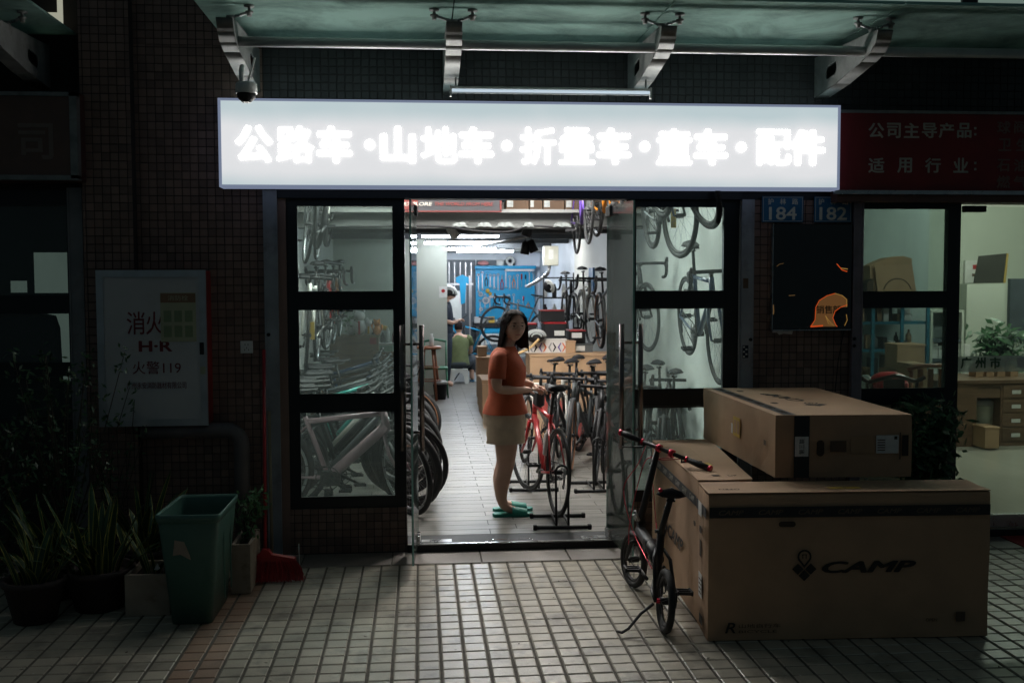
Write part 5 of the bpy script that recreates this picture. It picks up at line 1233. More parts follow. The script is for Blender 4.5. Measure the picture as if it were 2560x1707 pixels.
# broom and sticks 
t = thing('broom', 'red broom leaning on the grey jamb', 'broom')
MB().tube([AY(618, 1042, -.12), (-.935 - .035, -.45, .235)], .011, m_redplastic, 10).build('handle', t) if False else None
top = Vector((-1.045, -.10, 1.42)); base = Vector((-.985, -.60, .16))
MB().tube([top, base], .011, m_redplastic, 10).build('handle', t)
MB().prism([(-1.11, .125), (-.79, .125), (-.795, .14), (-.94, .168), (-.96, .20), (-1.0, .20), (-1.02, .168), (-1.105, .14)], 'y', -.65, -.60, m_redplastic).build('broom_head', t)
b = MB()
for i in range(620):
    x = random.uniform(-1.10, -.80); y = random.uniform(-.65, -.60); k = (x + .95) / .15; b.tube([(x, y, .135), (x + k * .05, y - .02, .07), (x + k * .06 + random.uniform(-.012, .012), y - .05 + random.uniform(-.03, .03), random.uniform(.008, .02))], .0024, m_bristle, 3, caps=False)
b.build('bristles', t, kind='stuff')
MB().tube([(-1.025, -.055, 1.0), (-.985, -.30, .01)], .011, m_stick, 10).build('wooden_stick', None, label='pale wooden stick standing behind the red broom', cat='stick')
t = thing('dustpan', 'dark dustpan with a thin wire handle behind the red broom', 'dustpan'); bx('pan', (-1.12, -.55, .004), (-.80, -.38, .018), m_black, t); MB().tube([(-.795, -.40, .01), (-.80, -.39, .17)], .003, m_label, 6).build('wire', t)
bx('litter', (-.86, -.66, .0005), (-.80, -.62, .003), m_label, None, label='crumpled white litter scrap under the broom bristles', cat='litter')
bx('door_mat', (4.20, -.42, .0012), (5.4, -.04, .012), m_mattred, None, label='red door mat before the office door', cat='mat')
#SPLIT
# ================================================================== PEOPLE
def skin(pts, edges, sub=2):
    """pts: list of (x,y,z,r) ; returns vertices, faces of the grown skin"""
    me = bpy.data.meshes.new('s'); me.from_pydata([p[:3] for p in pts], edges, []); o = bpy.data.objects.new('s', me); COL.objects.link(o)
    md = o.modifiers.new('a', 'SKIN'); md.branch_smoothing = .6
    for i, v in enumerate(me.skin_vertices[0].data):
        r = pts[i][3]; v.radius = r if isinstance(r, tuple) else (r, r); v.use_root = i == 0
    o.modifiers.new('b', 'SUBSURF').levels = sub
    dg = bpy.context.evaluated_depsgraph_get(); dg.update(); e = bpy.data.meshes.new_from_object(o.evaluated_get(dg), depsgraph=dg)
    vs = [tuple(v.co) for v in e.vertices]; fs = [tuple(p.vertices) for p in e.polygons]; bpy.data.objects.remove(o); bpy.data.meshes.remove(e); return vs, fs
def chain(*p): return list(p), [(i, i + 1) for i in range(len(p) - 1)]
def rings(b, lev, m, n=20, noise=0, seed=1, cap=(True, True)):
    rr = random.Random(seed); vs = []; fs = []; ph = [rr.uniform(0, 6.28) for _ in range(4)]
    for i, (x, y, z, rx, ry) in enumerate(lev):
        for k in range(n):
            a = 2 * PI * k / n; d = 1 + noise * (math.sin(3 * a + ph[0] + i * .9) + .6 * math.sin(7 * a + ph[1] - i * 1.3) + .4 * math.sin(11 * a + ph[2] + i * 2.1)); vs.append((x + rx * math.cos(a) * d, y + ry * math.sin(a) * d, z + noise * .05 * math.sin(5 * a + ph[3])))
    for i in range(len(lev) - 1):
        for k in range(n): j = (k + 1) % n; f = (i * n + k, i * n + j, i * n + n + j, i * n + n + k); fs.append(f if lev[-1][2] > lev[0][2] else f[::-1])
    b.add(vs, fs, m, True)
    if cap[0]: b.f.append([len(b.v) - n * len(lev) + k for k in range(n)]); b.m.append(b._mi(m)); b.sm.append(True)
    if cap[1]: b.f.append([len(b.v) - n + k for k in range(n)]); b.m.append(b._mi(m)); b.sm.append(True)
def head_geo(w=.072, d=.092, h=.112):
    n, k = 28, 22; vs = []; fs = []
    g = lambda x, s: math.exp(-(x / s) ** 2)
    for i in range(k + 1):
        ph = PI * i / k
        for j in range(n):
            t = 2 * PI * j / n; x, y, z = math.sin(ph) * math.cos(t), math.sin(ph) * math.sin(t), -math.cos(ph)
            X, Y, Z = x * w, y * d, z * h
            if z < 0: f = 1 - .30 * z * z; X *= f; Y *= (1 - .16 * z * z) if y > 0 else (1 - .05 * z * z)
            if y < -.2:                                  # the face looks along -y
                Y += -.022 * g(X, .010) * g(Z + .012, .020) - .004 * g(X, .009) * g(Z - .012, .02)
                Y += .010 * (g(X - .030, .016) + g(X + .030, .016)) * g(Z - .016, .013)
                Y += -.005 * g(X, .045) * g(Z - .036, .010) - .007 * g(X, .020) * g(Z + .050, .010) - .006 * g(X, .020) * g(Z + .088, .014)
                Y += -.004 * (g(X - .040, .018) + g(X + .040, .018)) * g(Z + .018, .018)
            vs.append((X, Y, Z))
    for i in range(k):
        for j in range(n): l = (j + 1) % n; fs.append((i * n + j, i * n + l, i * n + n + l, i * n + n + j))
    return vs, fs
def put_head(b, t, Mh, skinm, face=True, hairm=m_hair):
    vs, fs = head_geo(); b.add([Mh @ Vector(v) for v in vs], fs, skinm, True)
    for s in (-1, 1): b.ball((0, 0, 0), (.008, .016, .026), skinm, 8, Mh @ Matrix.Translation((s * .070, .008, 0)))
    if face:
        fb = MB()
        for s in (-1, 1):
            fb.ball((0, 0, 0), (.012, .005, .0032), mat('eye_white', (.28, .25, .23), .5), 8, Mh @ Matrix.Translation((s * .029, -.0755, .012))); fb.ball((0, 0, 0), (.0052, .004, .0036), m_black, 8, Mh @ Matrix.Translation((s * .029, -.0785, .0112))); fb.tube([Mh @ Vector((s * .016, -.0775, .0135)), Mh @ Vector((s * .029, -.081, .0165)), Mh @ Vector((s * .042, -.072, .0135))], [.0012, .0018, .001], m_black, 5)
        fb.build('eyes', t); fb = MB()
        for s in (-1, 1): fb.tube([Mh @ Vector((s * .014, -.086, .033)), Mh @ Vector((s * .030, -.085, .037)), Mh @ Vector((s * .046, -.074, .032))], [.0028, .003, .0015], hairm, 6)
        fb.build('eyebrows', t)
        MB().tube([Mh @ Vector((-.020, -.081, -.052)), Mh @ Vector((-.007, -.0905, -.049)), Mh @ Vector((.007, -.0905, -.049)), Mh @ Vector((.020, -.081, -.052))], [.002, .0055, .0055, .002], mat('lips', (.38, .14, .12), .5), 6).build('lips', t)
def hand(b, Mw, m, curl=.5, s=1, side=1):
    """palm and five fingers; local +x along the hand, palm faces -z"""
    vs, fs = skin([(0, 0, 0, (.020, .016)), (.03, 0, 0, (.030, .013)), (.065, 0, -.002, (.034, .012)), (.08, 0, -.004, (.030, .010))], [(0, 1), (1, 2), (2, 3)], 1); b.add([Mw @ (Vector(v) * s) for v in vs], fs, m, True)
    for k, (y, L) in enumerate(((-.030, .058), (-.010, .072), (.010, .078), (.029, .070))):
        p = Vector((.070, y, -.003)); a = 0; q = [p]
        for seg in (.42, .33, .25): a += curl * .75; p = p + Vector((math.cos(a), 0, -math.sin(a))) * L * seg; q.append(p)
        b.tube([Mw @ (v * s) for v in q], [.0088 * s, .0082 * s, .0075 * s, .006 * s], m, 8)
    q = [Vector((.012, side * .018, -.004)), Vector((.035, side * .042, -.014)), Vector((.058, side * .046, -.028)), Vector((.074, side * .040, -.040))]
    b.tube([Mw @ (v * s) for v in q], [.012 * s, .010 * s, .0085 * s, .007 * s], m, 8)
def aim(p, d, up=(0, 0, 1)):
    x = Vector(d).normalized(); y = Vector(up).cross(x).normalized(); z = x.cross(y); return Matrix(((x.x, y.x, z.x, p[0]), (x.y, y.y, z.y, p[1]), (x.z, y.z, z.z, p[2]), (0, 0, 0, 1)))

# woman beside the red bicycle; local x = the way she faces (to the right), -y = towards the street
t = thing('person', 'woman in rust orange t-shirt and khaki shorts with glasses, hand on the red bicycle', 'person', (.665, .84, FL)); t.scale = (1.07, 1.07, 1)
P = [(-.015, 0, .83, (.12, .13)), (-.01, 0, .97, (.095, .105)), (0, 0, 1.12, (.105, .12)), (-.01, 0, 1.24, (.085, .10)), (.012, 0, 1.315, .045), (.03, -.005, 1.36, .043), (.045, -.01, 1.41, .045)]
Ed = [(i, i + 1) for i in range(6)]
def limb(root, *pts):
    i = len(P); 
    for p in pts: P.append(p)
    Ed.append((root, i)); Ed.extend((k, k + 1) for k in range(i, len(P) - 1))
limb(0, (-.02, -.075, .74, .105), (-.005, -.078, .60, .100), (-.010, -.078, .44, .074), (-.014, -.078, .38, .064), (-.045, -.078, .27, .066), (-.045, -.078, .15, .044), (-.032, -.078, .075, .039), (.03, -.085, .050, .033), (.10, -.092, .036, .028), (.135, -.095, .030, .020))
limb(0, (-.0, .075, .74, .105), (.005, .078, .60, .098), (.000, .078, .44, .072), (-.008, .078, .38, .064), (-.040, .078, .27, .066), (-.042, .078, .15, .044), (-.038, .078, .075, .039), (.02, .085, .050, .033), (.09, .09, .036, .028), (.125, .092, .030, .020))
limb(3, (-.060, -.135, 1.235, .052), (-.078, -.165, 1.15, .048), (-.085, -.185, 1.03, .042), (-.070, -.185, .995, .038), (.03, -.14, .985, .037), (.15, -.06, .975, .025), (.175, -.04, .975, .023))
limb(3, (-.01, .135, 1.235, .052), (.0, .175, 1.15, .046), (.03, .20, 1.05, .040), (.06, .20, 1.03, .037), (.15, .20, 1.01, .032), (.225, .20, .985, .023))
vs, fs = skin(P, Ed); b = MB(); b.add(vs, fs, m_skin, True)
Mh = Matrix.Translation((.058, -.025, 1.470)) @ Matrix.Rotation(R_(14), 4, 'Z') @ Matrix.Rotation(R_(8), 4, 'X') @ Matrix.Scale(1.06, 4)
hand(b, aim((.17, -.045, .975), (.80, .55, .02), (-.2, 0, 1)), m_skin, .55, .92, 1); hand(b, aim((.222, .20, .985), (.9, -.1, -.25)), m_skin, .5, .92, -1)
put_head(b, t, Mh, m_skin); b.build('body', t)
b = MB(); rings(b, [(-.012, 0, .795, .166, .190), (-.010, 0, .85, .152, .176), (-.006, 0, .93, .126, .152), (0, 0, 1.0, .128, .152), (.008, 0, 1.08, .138, .165), (.008, 0, 1.15, .136, .175), (-.004, 0, 1.21, .118, .178), (-.012, 0, 1.255, .100, .165), (-.004, 0, 1.29, .080, .118), (.006, 0, 1.312, .060, .075)], m_shirt, 32, .013, 3, (False, False))
for sx, sg in ((-.055, -1), (-.01, 1)):
    q = [(sx + .01, sg * .115, 1.245), (sx - .008, sg * .15, 1.215), (sx - .018, sg * .168, 1.15), (sx - .024 + (0 if sg < 0 else .03), sg * .182, 1.075)]
    b.tube(q, [.058, .064, .062, .060], m_shirt, 16)
b.build('tshirt', t)
b = MB(); rings(b, [(-.012, 0, .85, .138, .160), (-.015, 0, .78, .152, .176), (-.015, 0, .72, .158, .182), (-.012, 0, .68, .156, .182)], m_shorts, 32, .010, 5, (False, True))
for sg, cx in ((-1, -.012), (1, .006)): rings(b, [(cx, sg * .085, .74, .13, .088), (cx, sg * .085, .66, .138, .094), (cx, sg * .086, .575, .137, .098)], m_shorts, 24, .014, 7 + sg, (False, False))
for sg, cx in ((-1, -.012), (1, .006)): rings(b, [(cx, sg * .086, .590, .138, .101), (cx, sg * .086, .572, .140, .102)], m_shorts, 24, .012, 7 + sg, (False, False))
b.build('shorts', t)
b = MB()                                        # bob of hair: scalp, curtain and loose strands
def hp(a, z, k=1.0):                             # a = 0 at the back of the head, +-pi at the face
    top = .122; u = max(0, min(1, (top - z) / .11)); rr = math.sqrt(max(0, 1 - (1 - u) ** 2)) if z > .012 else 1; fall = max(0, -z) 
    rx = (.087 + .11 * fall) * rr * k; ry = (.106 - .03 * fall) * rr * k; return Vector((rx * math.sin(a), ry * math.cos(a) + .004, z))
zs = [.1215, .118, .11, .098, .08, .055, .025, -.01, -.05, -.09, -.125, -.155]; n = 30; vs = []; fs = []
for i, z in enumerate(zs):
    open_ = 3.14 if z > .085 else (2.45 if z > .03 else (2.12 if z > -.03 else 1.98)); ln = 0
    for k in range(n + 1):
        a = -open_ + 2 * open_ * k / n; p = hp(a, z, 1 + .012 * math.sin(a * 9 + 1)); 
        if i == len(zs) - 1: p.z += .02 * math.sin(a * 5) - .01
        vs.append(Mh @ p)
for i in range(len(zs) - 1):
    for k in range(n): fs.append((i * (n + 1) + k, i * (n + 1) + k + 1, (i + 1) * (n + 1) + k + 1, (i + 1) * (n + 1) + k))
b.add(vs, fs, m_hair, True)
vi = [v - (v - (Mh @ Vector((0, 0, v.z - 1.475)))) * .06 for v in vs]; b.add(vi, [f[::-1] for f in fs], m_hair, True)
b.build('hair', t)
b = MB(); rh = random.Random(4)
for i in range(420):
    a = rh.uniform(-2.45, 2.45) ; q = []
    z0_ = rh.uniform(.02, .118); zend = -.165 - rh.uniform(-.01, .035)
    if abs(a) > 2.0: z0_ = rh.uniform(.06, .118)
    for k in range(7):
        z = z0_ + (zend - z0_) * k / 6; aa = a if z > .05 or abs(a) < 1.95 else (abs(a) + (1.93 - abs(a)) * min(1, (.05 - z) / .06)) * (1 if a > 0 else -1)
        p = hp(aa, z, 1.012 + rh.uniform(0, .02)); p.y += .0; q.append(Mh @ p)
    b.tube(q, [.0016, .0022, .0024, .0024, .0022, .0018, .0006], m_hair, 3, caps=False)
b.build('hair_strands', t, kind='stuff')
b = MB(); Rr = .0215
for s in (-1, 1):
    b.tube([Mh @ Vector((s * .030 + Rr * math.cos(a), -.094 - abs(math.cos(a)) * -.002, .012 + Rr * .82 * math.sin(a))) for a in [2 * PI * k / 18 for k in range(18)]], .0011, g_lens, 5, closed=True)
    b.tube([Mh @ Vector((s * .051, -.092, .016)), Mh @ Vector((s * .074, -.05, .016)), Mh @ Vector((s * .078, .01, .012))], .001, g_lens, 5)
b.tube([Mh @ Vector((-.009, -.095, .016)), Mh @ Vector((.009, -.095, .016))], .001, g_lens, 5); b.build('spectacles', t)
for sg, x0, lab in ((-1, -.075, 0), (1, -.062, 1)):
    s_ = thing('x', 'x', 'x') if False else None
    b = MB(); q = [(-.02, -.038), (.06, -.040), (.16, -.046), (.235, -.040), (.262, -.01), (.255, .03), (.20, .045), (.08, .036), (-.02, .036), (-.035, 0)]
    b.prism([(x0 + px, sg * .088 + (py if sg > 0 else -py)) for px, py in q], 'z', .002, .026, m_slip)
    so = b.build('slipper', t)
    b = MB(); vs = []; fs = []
    for i in range(6):
        xx = x0 + .105 + i * .022
        for k in range(9): a = PI * k / 8; vs.append((xx, sg * .088 + .046 * math.cos(a), .02 + (.062 - i * .004) * math.sin(a) * (1 - .05 * (i % 2))))
    for i in range(5):
        for k in range(8): fs.append((i * 9 + k, i * 9 + k + 1, i * 9 + 10 + k, i * 9 + 9 + k))
    b.add(vs, fs, m_slip, True); b.add([(v[0], v[1] * .999, v[2] - .004) for v in vs], [f[::-1] for f in fs], m_slip, True); b.build('strap', so)

# man in green sitting on a white stool, back to the street (faces +y)
t = thing('person', 'man in olive green t-shirt sitting on a white stool, back to the street', 'person', (.69, 11.35, FL))
P = [(0, 0, .36, (.15, .13)), (0, .0, .52, (.13, .10)), (0, .04, .72, (.16, .11)), (0, .07, .82, (.12, .08)), (0, .10, .88, .05), (0, .12, .92, .05)]; Ed = [(i, i + 1) for i in range(5)]
limb(0, (-.10, .06, .34, .09), (-.24, .36, .40, .07), (-.25, .38, .36, .06), (-.24, .30, .20, .05), (-.22, .25, .07, .04), (-.24, .36, .04, .035)); limb(0, (.10, .06, .34, .09), (.24, .36, .40, .07), (.25, .38, .36, .06), (.24, .30, .20, .05), (.24, .25, .07, .04), (.26, .36, .04, .035))
limb(3, (-.17, .07, .80, .055), (-.21, .12, .66, .045), (-.22, .18, .55, .04), (-.16, .34, .50, .035), (-.10, .42, .50, .028)); limb(3, (.17, .07, .80, .055), (.21, .12, .66, .045), (.22, .18, .55, .04), (.16, .34, .50, .035), (.10, .42, .50, .028))
vs, fs = skin(P, Ed); b = MB(); b.add(vs, fs, m_skin, True); Mh = Matrix.Translation((0, .14, .985)) @ Matrix.Rotation(R_(180), 4, 'Z') @ Matrix.Rotation(R_(20), 4, 'X')
put_head(b, t, Mh, m_skin, False); hand(b, aim((-.10, .42, .50), (.6, .7, -.2)), m_skin, .6); hand(b, aim((.10, .42, .50), (-.6, .7, -.2)), m_skin, .6); b.build('body', t)
b = MB(); rings(b, [(0, 0, .33, .19, .16), (0, 0, .42, .175, .145), (0, .02, .56, .165, .125), (0, .04, .68, .185, .13), (0, .06, .78, .185, .11), (0, .08, .84, .13, .085), (0, .10, .875, .065, .065)], m_green, 28, .012, 9, (False, False))
for s in (-1, 1): b.tube([(s * .13, .065, .815), (s * .175, .075, .79), (s * .215, .115, .68)], [.06, .068, .064], m_green, 12)
b.build('tshirt', t)
b = MB()
for s in (-1, 1): b.tube([(s * .06, 0, .34), (s * .14, .12, .37), (s * .245, .37, .41), (s * .25, .37, .35), (s * .24, .30, .20)], [.12, .11, .085, .078, .07], m_denim, 14)
b.ball((0, -.01, .345), (.185, .16, .09), m_denim, 14); b.build('trousers', t)
b = MB(); b.ball((0, .012, .02), (.077, .094, .108), m_hair, 16, Mh @ Matrix.Rotation(R_(-14), 4, 'X')); b.build('hair', t)
for s in (-1, 1): bx('slipper', (s * .245 - .045, .20, .002), (s * .245 + .045, .46, .025), mat('blue_slipper', (.05, .17, .28), .6), t, .01)
s_ = thing('step_stool', 'small white plastic stool under the man in green', 'stool', (.69, 11.32, FL))
MB().box((-.15, -.12, .235), (.15, .12, .262), m_white, None, .008).build('seat', s_)
for x in (-1, 1):
    b = MB(); b.prism([(x * .145, .235), (x * .165, 0), (x * .10, 0), (x * .085, .13), (x * .05, .18), (0, .20), (0, .235)] if x < 0 else [(0, .235), (0, .20), (.05, .18), (.085, .13), (.10, 0), (.165, 0), (.145, .235)], 'y', -.12, -.10, m_white)
    b.prism([(x * .145, .235), (x * .165, 0), (x * .10, 0), (x * .085, .13), (x * .05, .18), (0, .20), (0, .235)] if x < 0 else [(0, .235), (0, .20), (.05, .18), (.085, .13), (.10, 0), (.165, 0), (.145, .235)], 'y', .10, .12, m_white); b.build('leg', s_)

# man with a cycling helmet looking at a phone, half hidden by the partition
p = AY(1024, 760, 10.7); t = thing('person', 'man in dark clothes with a white cycling helmet looking at his phone behind the partition', 'person', (p[0], 10.7, FL))
P = [(0, 0, .92, (.14, .11)), (0, 0, 1.08, (.12, .10)), (-.01, 0, 1.28, (.12, .15)), (0, 0, 1.40, (.09, .12)), (.03, 0, 1.47, .05), (.045, 0, 1.52, .05)]; Ed = [(i, i + 1) for i in range(5)]
for s in (-1, 1): limb(0, (0, s * .09, .82, .09), (.02, s * .10, .48, .055), (0, s * .10, .08, .04), (.12, s * .11, .04, .035)); limb(3, (0, s * .17, 1.38, .055), (-.02, s * .20, 1.14, .043), (.13, s * .14, 1.10, .034), (.21, s * .06, 1.14, .026))
vs, fs = skin(P, Ed); b = MB(); b.add(vs, fs, m_skin, True); Mh = Matrix.Translation((.075, 0, 1.60)) @ Matrix.Rotation(R_(90), 4, 'Z') @ Matrix.Rotation(R_(28), 4, 'X'); put_head(b, t, Mh, m_skin, True)
for s in (-1, 1): hand(b, aim((.20, s * .06, 1.14), (.8, -s * .4, .3)), m_skin, .7, 1, 1)
b.build('body', t)
b = MB(); rings(b, [(0, 0, .86, .14, .17), (0, 0, 1.0, .125, .155), (0, 0, 1.2, .13, .18), (0, 0, 1.36, .11, .18), (.01, 0, 1.42, .085, .12), (.02, 0, 1.46, .06, .065)], m_navy, 24, .012, 2, (False, False))
for s in (-1, 1): b.tube([(0, s * .13, 1.39), (-.01, s * .18, 1.34), (-.02, s * .20, 1.18)], [.06, .068, .06], m_navy, 12)
b.build('tshirt', t); b = MB()
for s in (-1, 1): b.tube([(0, s * .07, .92), (.01, s * .09, .7), (.02, s * .10, .48), (0, s * .10, .12)], [.11, .10, .078, .06], m_navy, 12)
b.build('trousers', t)
def helmet(Mx, t, m=m_white, m2=m_black):
    b = MB(); n = 9
    for i in range(n):                            # ribs with dark vents between
        y0 = -.085 + i * .0213
        rr = math.sqrt(max(.02, 1 - (y0 / .098) ** 2)); pts = [Mx @ Vector((.135 * rr * math.cos(a), y0, .105 * rr * math.sin(a) ** .9)) for a in [PI * k / 12 for k in range(13)]]
        b.tube(pts, .0105 if i % 2 == 0 else .007, m, 6)
    o = b.build('helmet_shell', t); MB().ball((0, 0, 0), (.125, .085, .095), m2, 14, Mx @ Matrix.Translation((0, 0, -.004))).build('helmet_liner', t); return o
helmet(Matrix.Translation((.065, 0, 1.625)) @ Matrix.Rotation(R_(24), 4, 'Y'), t)
bx('phone', (.27, -.037, 1.17), (.278, .037, 1.31), m_black, None, label='dark phone held by the man in the cycling helmet', cat='phone').matrix_basis = Matrix.Translation((p[0], 10.7, FL)) @ Matrix.Translation((.27, 0, 1.17)) @ Matrix.Rotation(R_(55), 4, 'Y') @ Matrix.Translation((-.27, 0, -1.17))

# ================================================================== BACK ROOM
t = thing('pegboard', 'bright blue pegboard full of tools above the work bench', 'pegboard'); Yp = 14.35
def R2(u0, v0, u1, v1, y): a, c = AY(u0, v1, y), AY(u1, v0, y); return a[0], a[2], c[0], c[2]
x0, z0, x1, z1 = R2(1093, 618, 1228, 740, Yp)
bx('board', (x0, Yp, z0), (x1, Yp + .03, z1), m_pegblue, t); bx('top_ledge', (x0 - .02, Yp - .12, z1), (x1 + .02, Yp + .03, z1 + .07), m_pegblue, t, .005)
bx('lamp_strip', (x0 + (x1 - x0) * .5, Yp - .10, z1 - .045), (x1 - .02, Yp - .06, z1 - .001), m_white, t)
rt = random.Random(11)
def tool(kind, u, v, sc=1):
    p = AY(u, v, Yp - .03); b = MB(); x, z = p[0], p[2]; L = .16 * sc
    if kind == 'spanner':
        b.box((x - .008, Yp - .03, z - L * .7), (x + .008, Yp - .02, z + L * .6), m_tool); b.torus((x, Yp - .025, z + L * .7), .022, .008, m_tool, n=10, k=4, a0=-.9, a1=3.9); b.torus((x, Yp - .025, z - L * .8), .018, .006, m_tool, n=10, k=4)
    elif kind == 'pliers':
        cc = rt.choice((m_red, m_black, m_tool, m_orange))
        for s in (-1, 1): b.tube([(x, Yp - .03, z + L * .2), (x + s * .03, Yp - .03, z - L * .2), (x + s * .018, Yp - .03, z - L * .8)], [.008, .009, .008], cc, 5)
        b.tube([(x, Yp - .03, z + L * .2), (x, Yp - .03, z + L * .6)], [.014, .005], m_tool, 5)
    elif kind == 'driver': b.tube([(x, Yp - .03, z - L * .7), (x, Yp - .03, z + L * .1)], .005, m_tool, 5); b.tube([(x, Yp - .03, z + L * .1), (x, Yp - .03, z + L * .7)], .015, rt.choice((m_red, m_black, m_yellow)), 7)
    elif kind == 'disc': b.torus((x, Yp - .03, z), .055 * sc, .012 * sc, m_label, n=18, k=4); b.torus((x, Yp - .03, z), .022 * sc, .010 * sc, m_tool, n=12, k=4)
    elif kind == 'ball': b.ball((x, Yp - .05, z), .05 * sc, m_yellow, 10)
    b.build({'disc': 'chainring', 'ball': 'yellow_roll'}.get(kind, kind), t)
for k, u in enumerate(range(1099, 1226, 9)): tool(rt.choice(('spanner', 'pliers', 'driver', 'spanner')), u, 643 + rt.uniform(-4, 8), rt.uniform(.8, 1.5))
for k, u in enumerate(range(1103, 1222, 11)): tool(rt.choice(('spanner', 'pliers', 'driver')), u, 695 + rt.uniform(-6, 10), rt.uniform(.6, 1.1))
tool('disc', 1116, 690, 1.1); tool('disc', 1104, 676, .7); tool('ball', 1120, 668, .9); tool('ball', 1126, 675, .7); tool('disc', 1105, 710, .6)
bx('rack_strip', (AY(1124, 681, Yp)[0], Yp - .05, AY(1124, 684, Yp)[2]), (AY(1164, 681, Yp)[0], Yp - .001, AY(1124, 679, Yp)[2]), m_tool, t)
for (u, lab, mm) in ((1110, 'pink cloth bundle lying on top of the blue pegboard', mat('pink_cloth', (.55, .25, .25), .8)), (1149, 'white roll lying on top of the blue pegboard', m_white), (1172, 'round white fan standing on top of the blue pegboard', m_white)):
    p = AY(u, 612, Yp - .05)
    if 'fan' in lab: o = MB().torus((0, 0, .10), .07, .025, mm, n=18, k=6).ball((0, 0, .10), (.03, .03, .03), m_black, 8).box((-.05, -.04, 0), (.05, .04, .03), mm)
    elif 'roll' in lab: o = MB().lathe([(.08, 0), (.085, .02), (.085, .12), (.03, .125)], mm)
    else: o = MB().ball((0, 0, .05), (.12, .07, .05), mm, 12)
    o.build('fan' if 'fan' in lab else ('paper_roll' if 'roll' in lab else 'cloth_bundle'), None, loc=(p[0], Yp - .05, z1 + .071), label=lab, cat='fan' if 'fan' in lab else ('roll' if 'roll' in lab else 'cloth'))
t = thing('work_bench', 'white legged work bench with dark top under the pegboard', 'work bench'); Yb = 13.55
x0, zb, x1, zt = R2(1090, 742, 1235, 752, Yb)
bx('bench_top', (x0, Yb, zb), (x1, 14.3, zt), m_black, t)
for xx in (x0 + .12, x0 + .65, x1 - .2): bx('leg', (xx, Yb + .02, FL), (xx + .07, Yb + .09, zb - .001), m_white, t); bx('leg', (xx, 14.2, FL), (xx + .07, 14.27, zb - .001), m_white, t)
for k in range(3): bx('drawer', (x0 + .21, Yb + .03, zb - .12 - k * .11), (x0 + .62, Yb + .5, zb - .02 - k * .11), m_pegblue if k == 0 else m_white, t)
bx('shelf', (x0 + .72, Yb + .05, .35), (x1 - .22, 14.2, .38), m_white, t)
bt_ = random.Random(5)
for k in range(13):
    u = 1096 + k * 11; p = AY(u, 741, 13.8); h = bt_.uniform(.06, .16); mm = bt_.choice((m_white, m_black, m_pegblue, m_tool, m_yellow, m_clearbag))
    if k % 3 == 0: b = MB().box((-.06, -.05, 0), (.06, .05, h), mm, None, .008); nm, ct = 'parts_box', 'box'
    elif k % 3 == 1: b = MB().lathe([(.035, 0), (.038, .01), (.038, h * .8), (.015, h), (.015, h * 1.2)], mm, n=12); nm, ct = 'oil_bottle', 'bottle'
    else: b = MB().ball((0, 0, h * .4), (.07, .05, h * .45), mm, 10); nm, ct = 'cloth_wad', 'cloth'
    b.build(nm, None, loc=(p[0], 13.8, zt + .001), label='small %s on the back work bench, %s in the row of clutter' % (nm.replace('_', ' '), ('first', 'second', 'third', 'fourth', 'fifth', 'sixth', 'seventh', 'eighth', 'ninth', 'tenth', 'eleventh', 'twelfth', 'last')[k]), cat=ct, group='%s clutter on the back work bench' % ct)
t = thing('grey_door', 'dark grey lattice door in the back wall left of the pegboard', 'door'); Yd = 14.49
x0, z0, x1, z1 = R2(1015, 597, 1092, 870, Yd); bx('door_panel', (x0, Yd - .03, FL), (x1, Yd, z1), m_door_grey, t)
for k in range(5): xx = x0 + (x1 - x0) * (.22 + k * .16); bx('lattice_bar', (xx, Yd - .05, z1 - 1.1), (xx + .015, Yd - .031, z1 - .05), m_tool, t)
bx('cross_rail', (x0 + .1, Yd - .055, z1 - .52), (x1 - .05, Yd - .0505, z1 - .48), m_tool, t)
a_ = R2(1094, 597, 1182, 617, Yd); bx('dark_window', (a_[0], Yd - .03, a_[1]), (a_[2], Yd, a_[3]), m_door_grey, None, label='dark strip window over the blue pegboard', cat='window')
bx('white_curtain', (AY(1031, 700, 12.6)[0], 12.6, .5), (AY(1060, 700, 12.6)[0], 12.62, AY(1060, 668, 12.6)[2]), m_white, None, label='pale sheet hanging behind the helmeted man', cat='cloth')
# repair stand with bicycle
def repair(label, u, y, m, heady, z=.75):
    p = AY(u, 800, y); bike(label, PM(p[0], y, z, R_(heady), 0, R_(-8)), m, 'road', 0, 'bicycles clamped in repair stands at the back')
    t = thing('repair_stand', 'repair stand holding the ' + label.split(' clamped')[0], 'repair stand', (p[0] - .1, y - .12, FL), 0, 'repair stands at the back')
    MB().tube([(0, 0, .1), (0, 0, z + .75)], .02, m_blackmetal, 8).build('post', t); MB().tube([(0, 0, z + .62), (0, .11, z + .62)], .016, m_blackmetal, 8).build('clamp', t)
    for a in (0, 2.1, 4.2): MB().tube([(0, 0, .25), (.4 * math.cos(a), .4 * math.sin(a), .01)], .012, m_blackmetal, 6).build('leg', t)
repair('blue framed bicycle clamped in a repair stand behind the seated man', 1078, 12.3, m_pegblue, 160, .25)
repair('bare grey bicycle clamped in a stand before the pegboard', 1200, 12.4, m_bikegrey, 200, .65)
p = AY(1062, 652, 12.2); b = MB(); b.prism([(-.12, .12), (.0, .17), (.16, .10), (.14, -.02), (.07, .02), (.05, -.35), (-.03, -.38), (-.05, .0), (-.12, .03)], 'y', -.03, .03, m_pegblue); b.build('hanging_jersey', None, loc=tuple(p), label='blue and white jersey hanging near the helmeted man', cat='jersey')
bx('hanger_pole', (p[0] + .12, 12.16, FL), (p[0] + .15, 12.19, p[2] + .15), m_tool, None, label='thin metal pole the blue jersey hangs from', cat='pole')
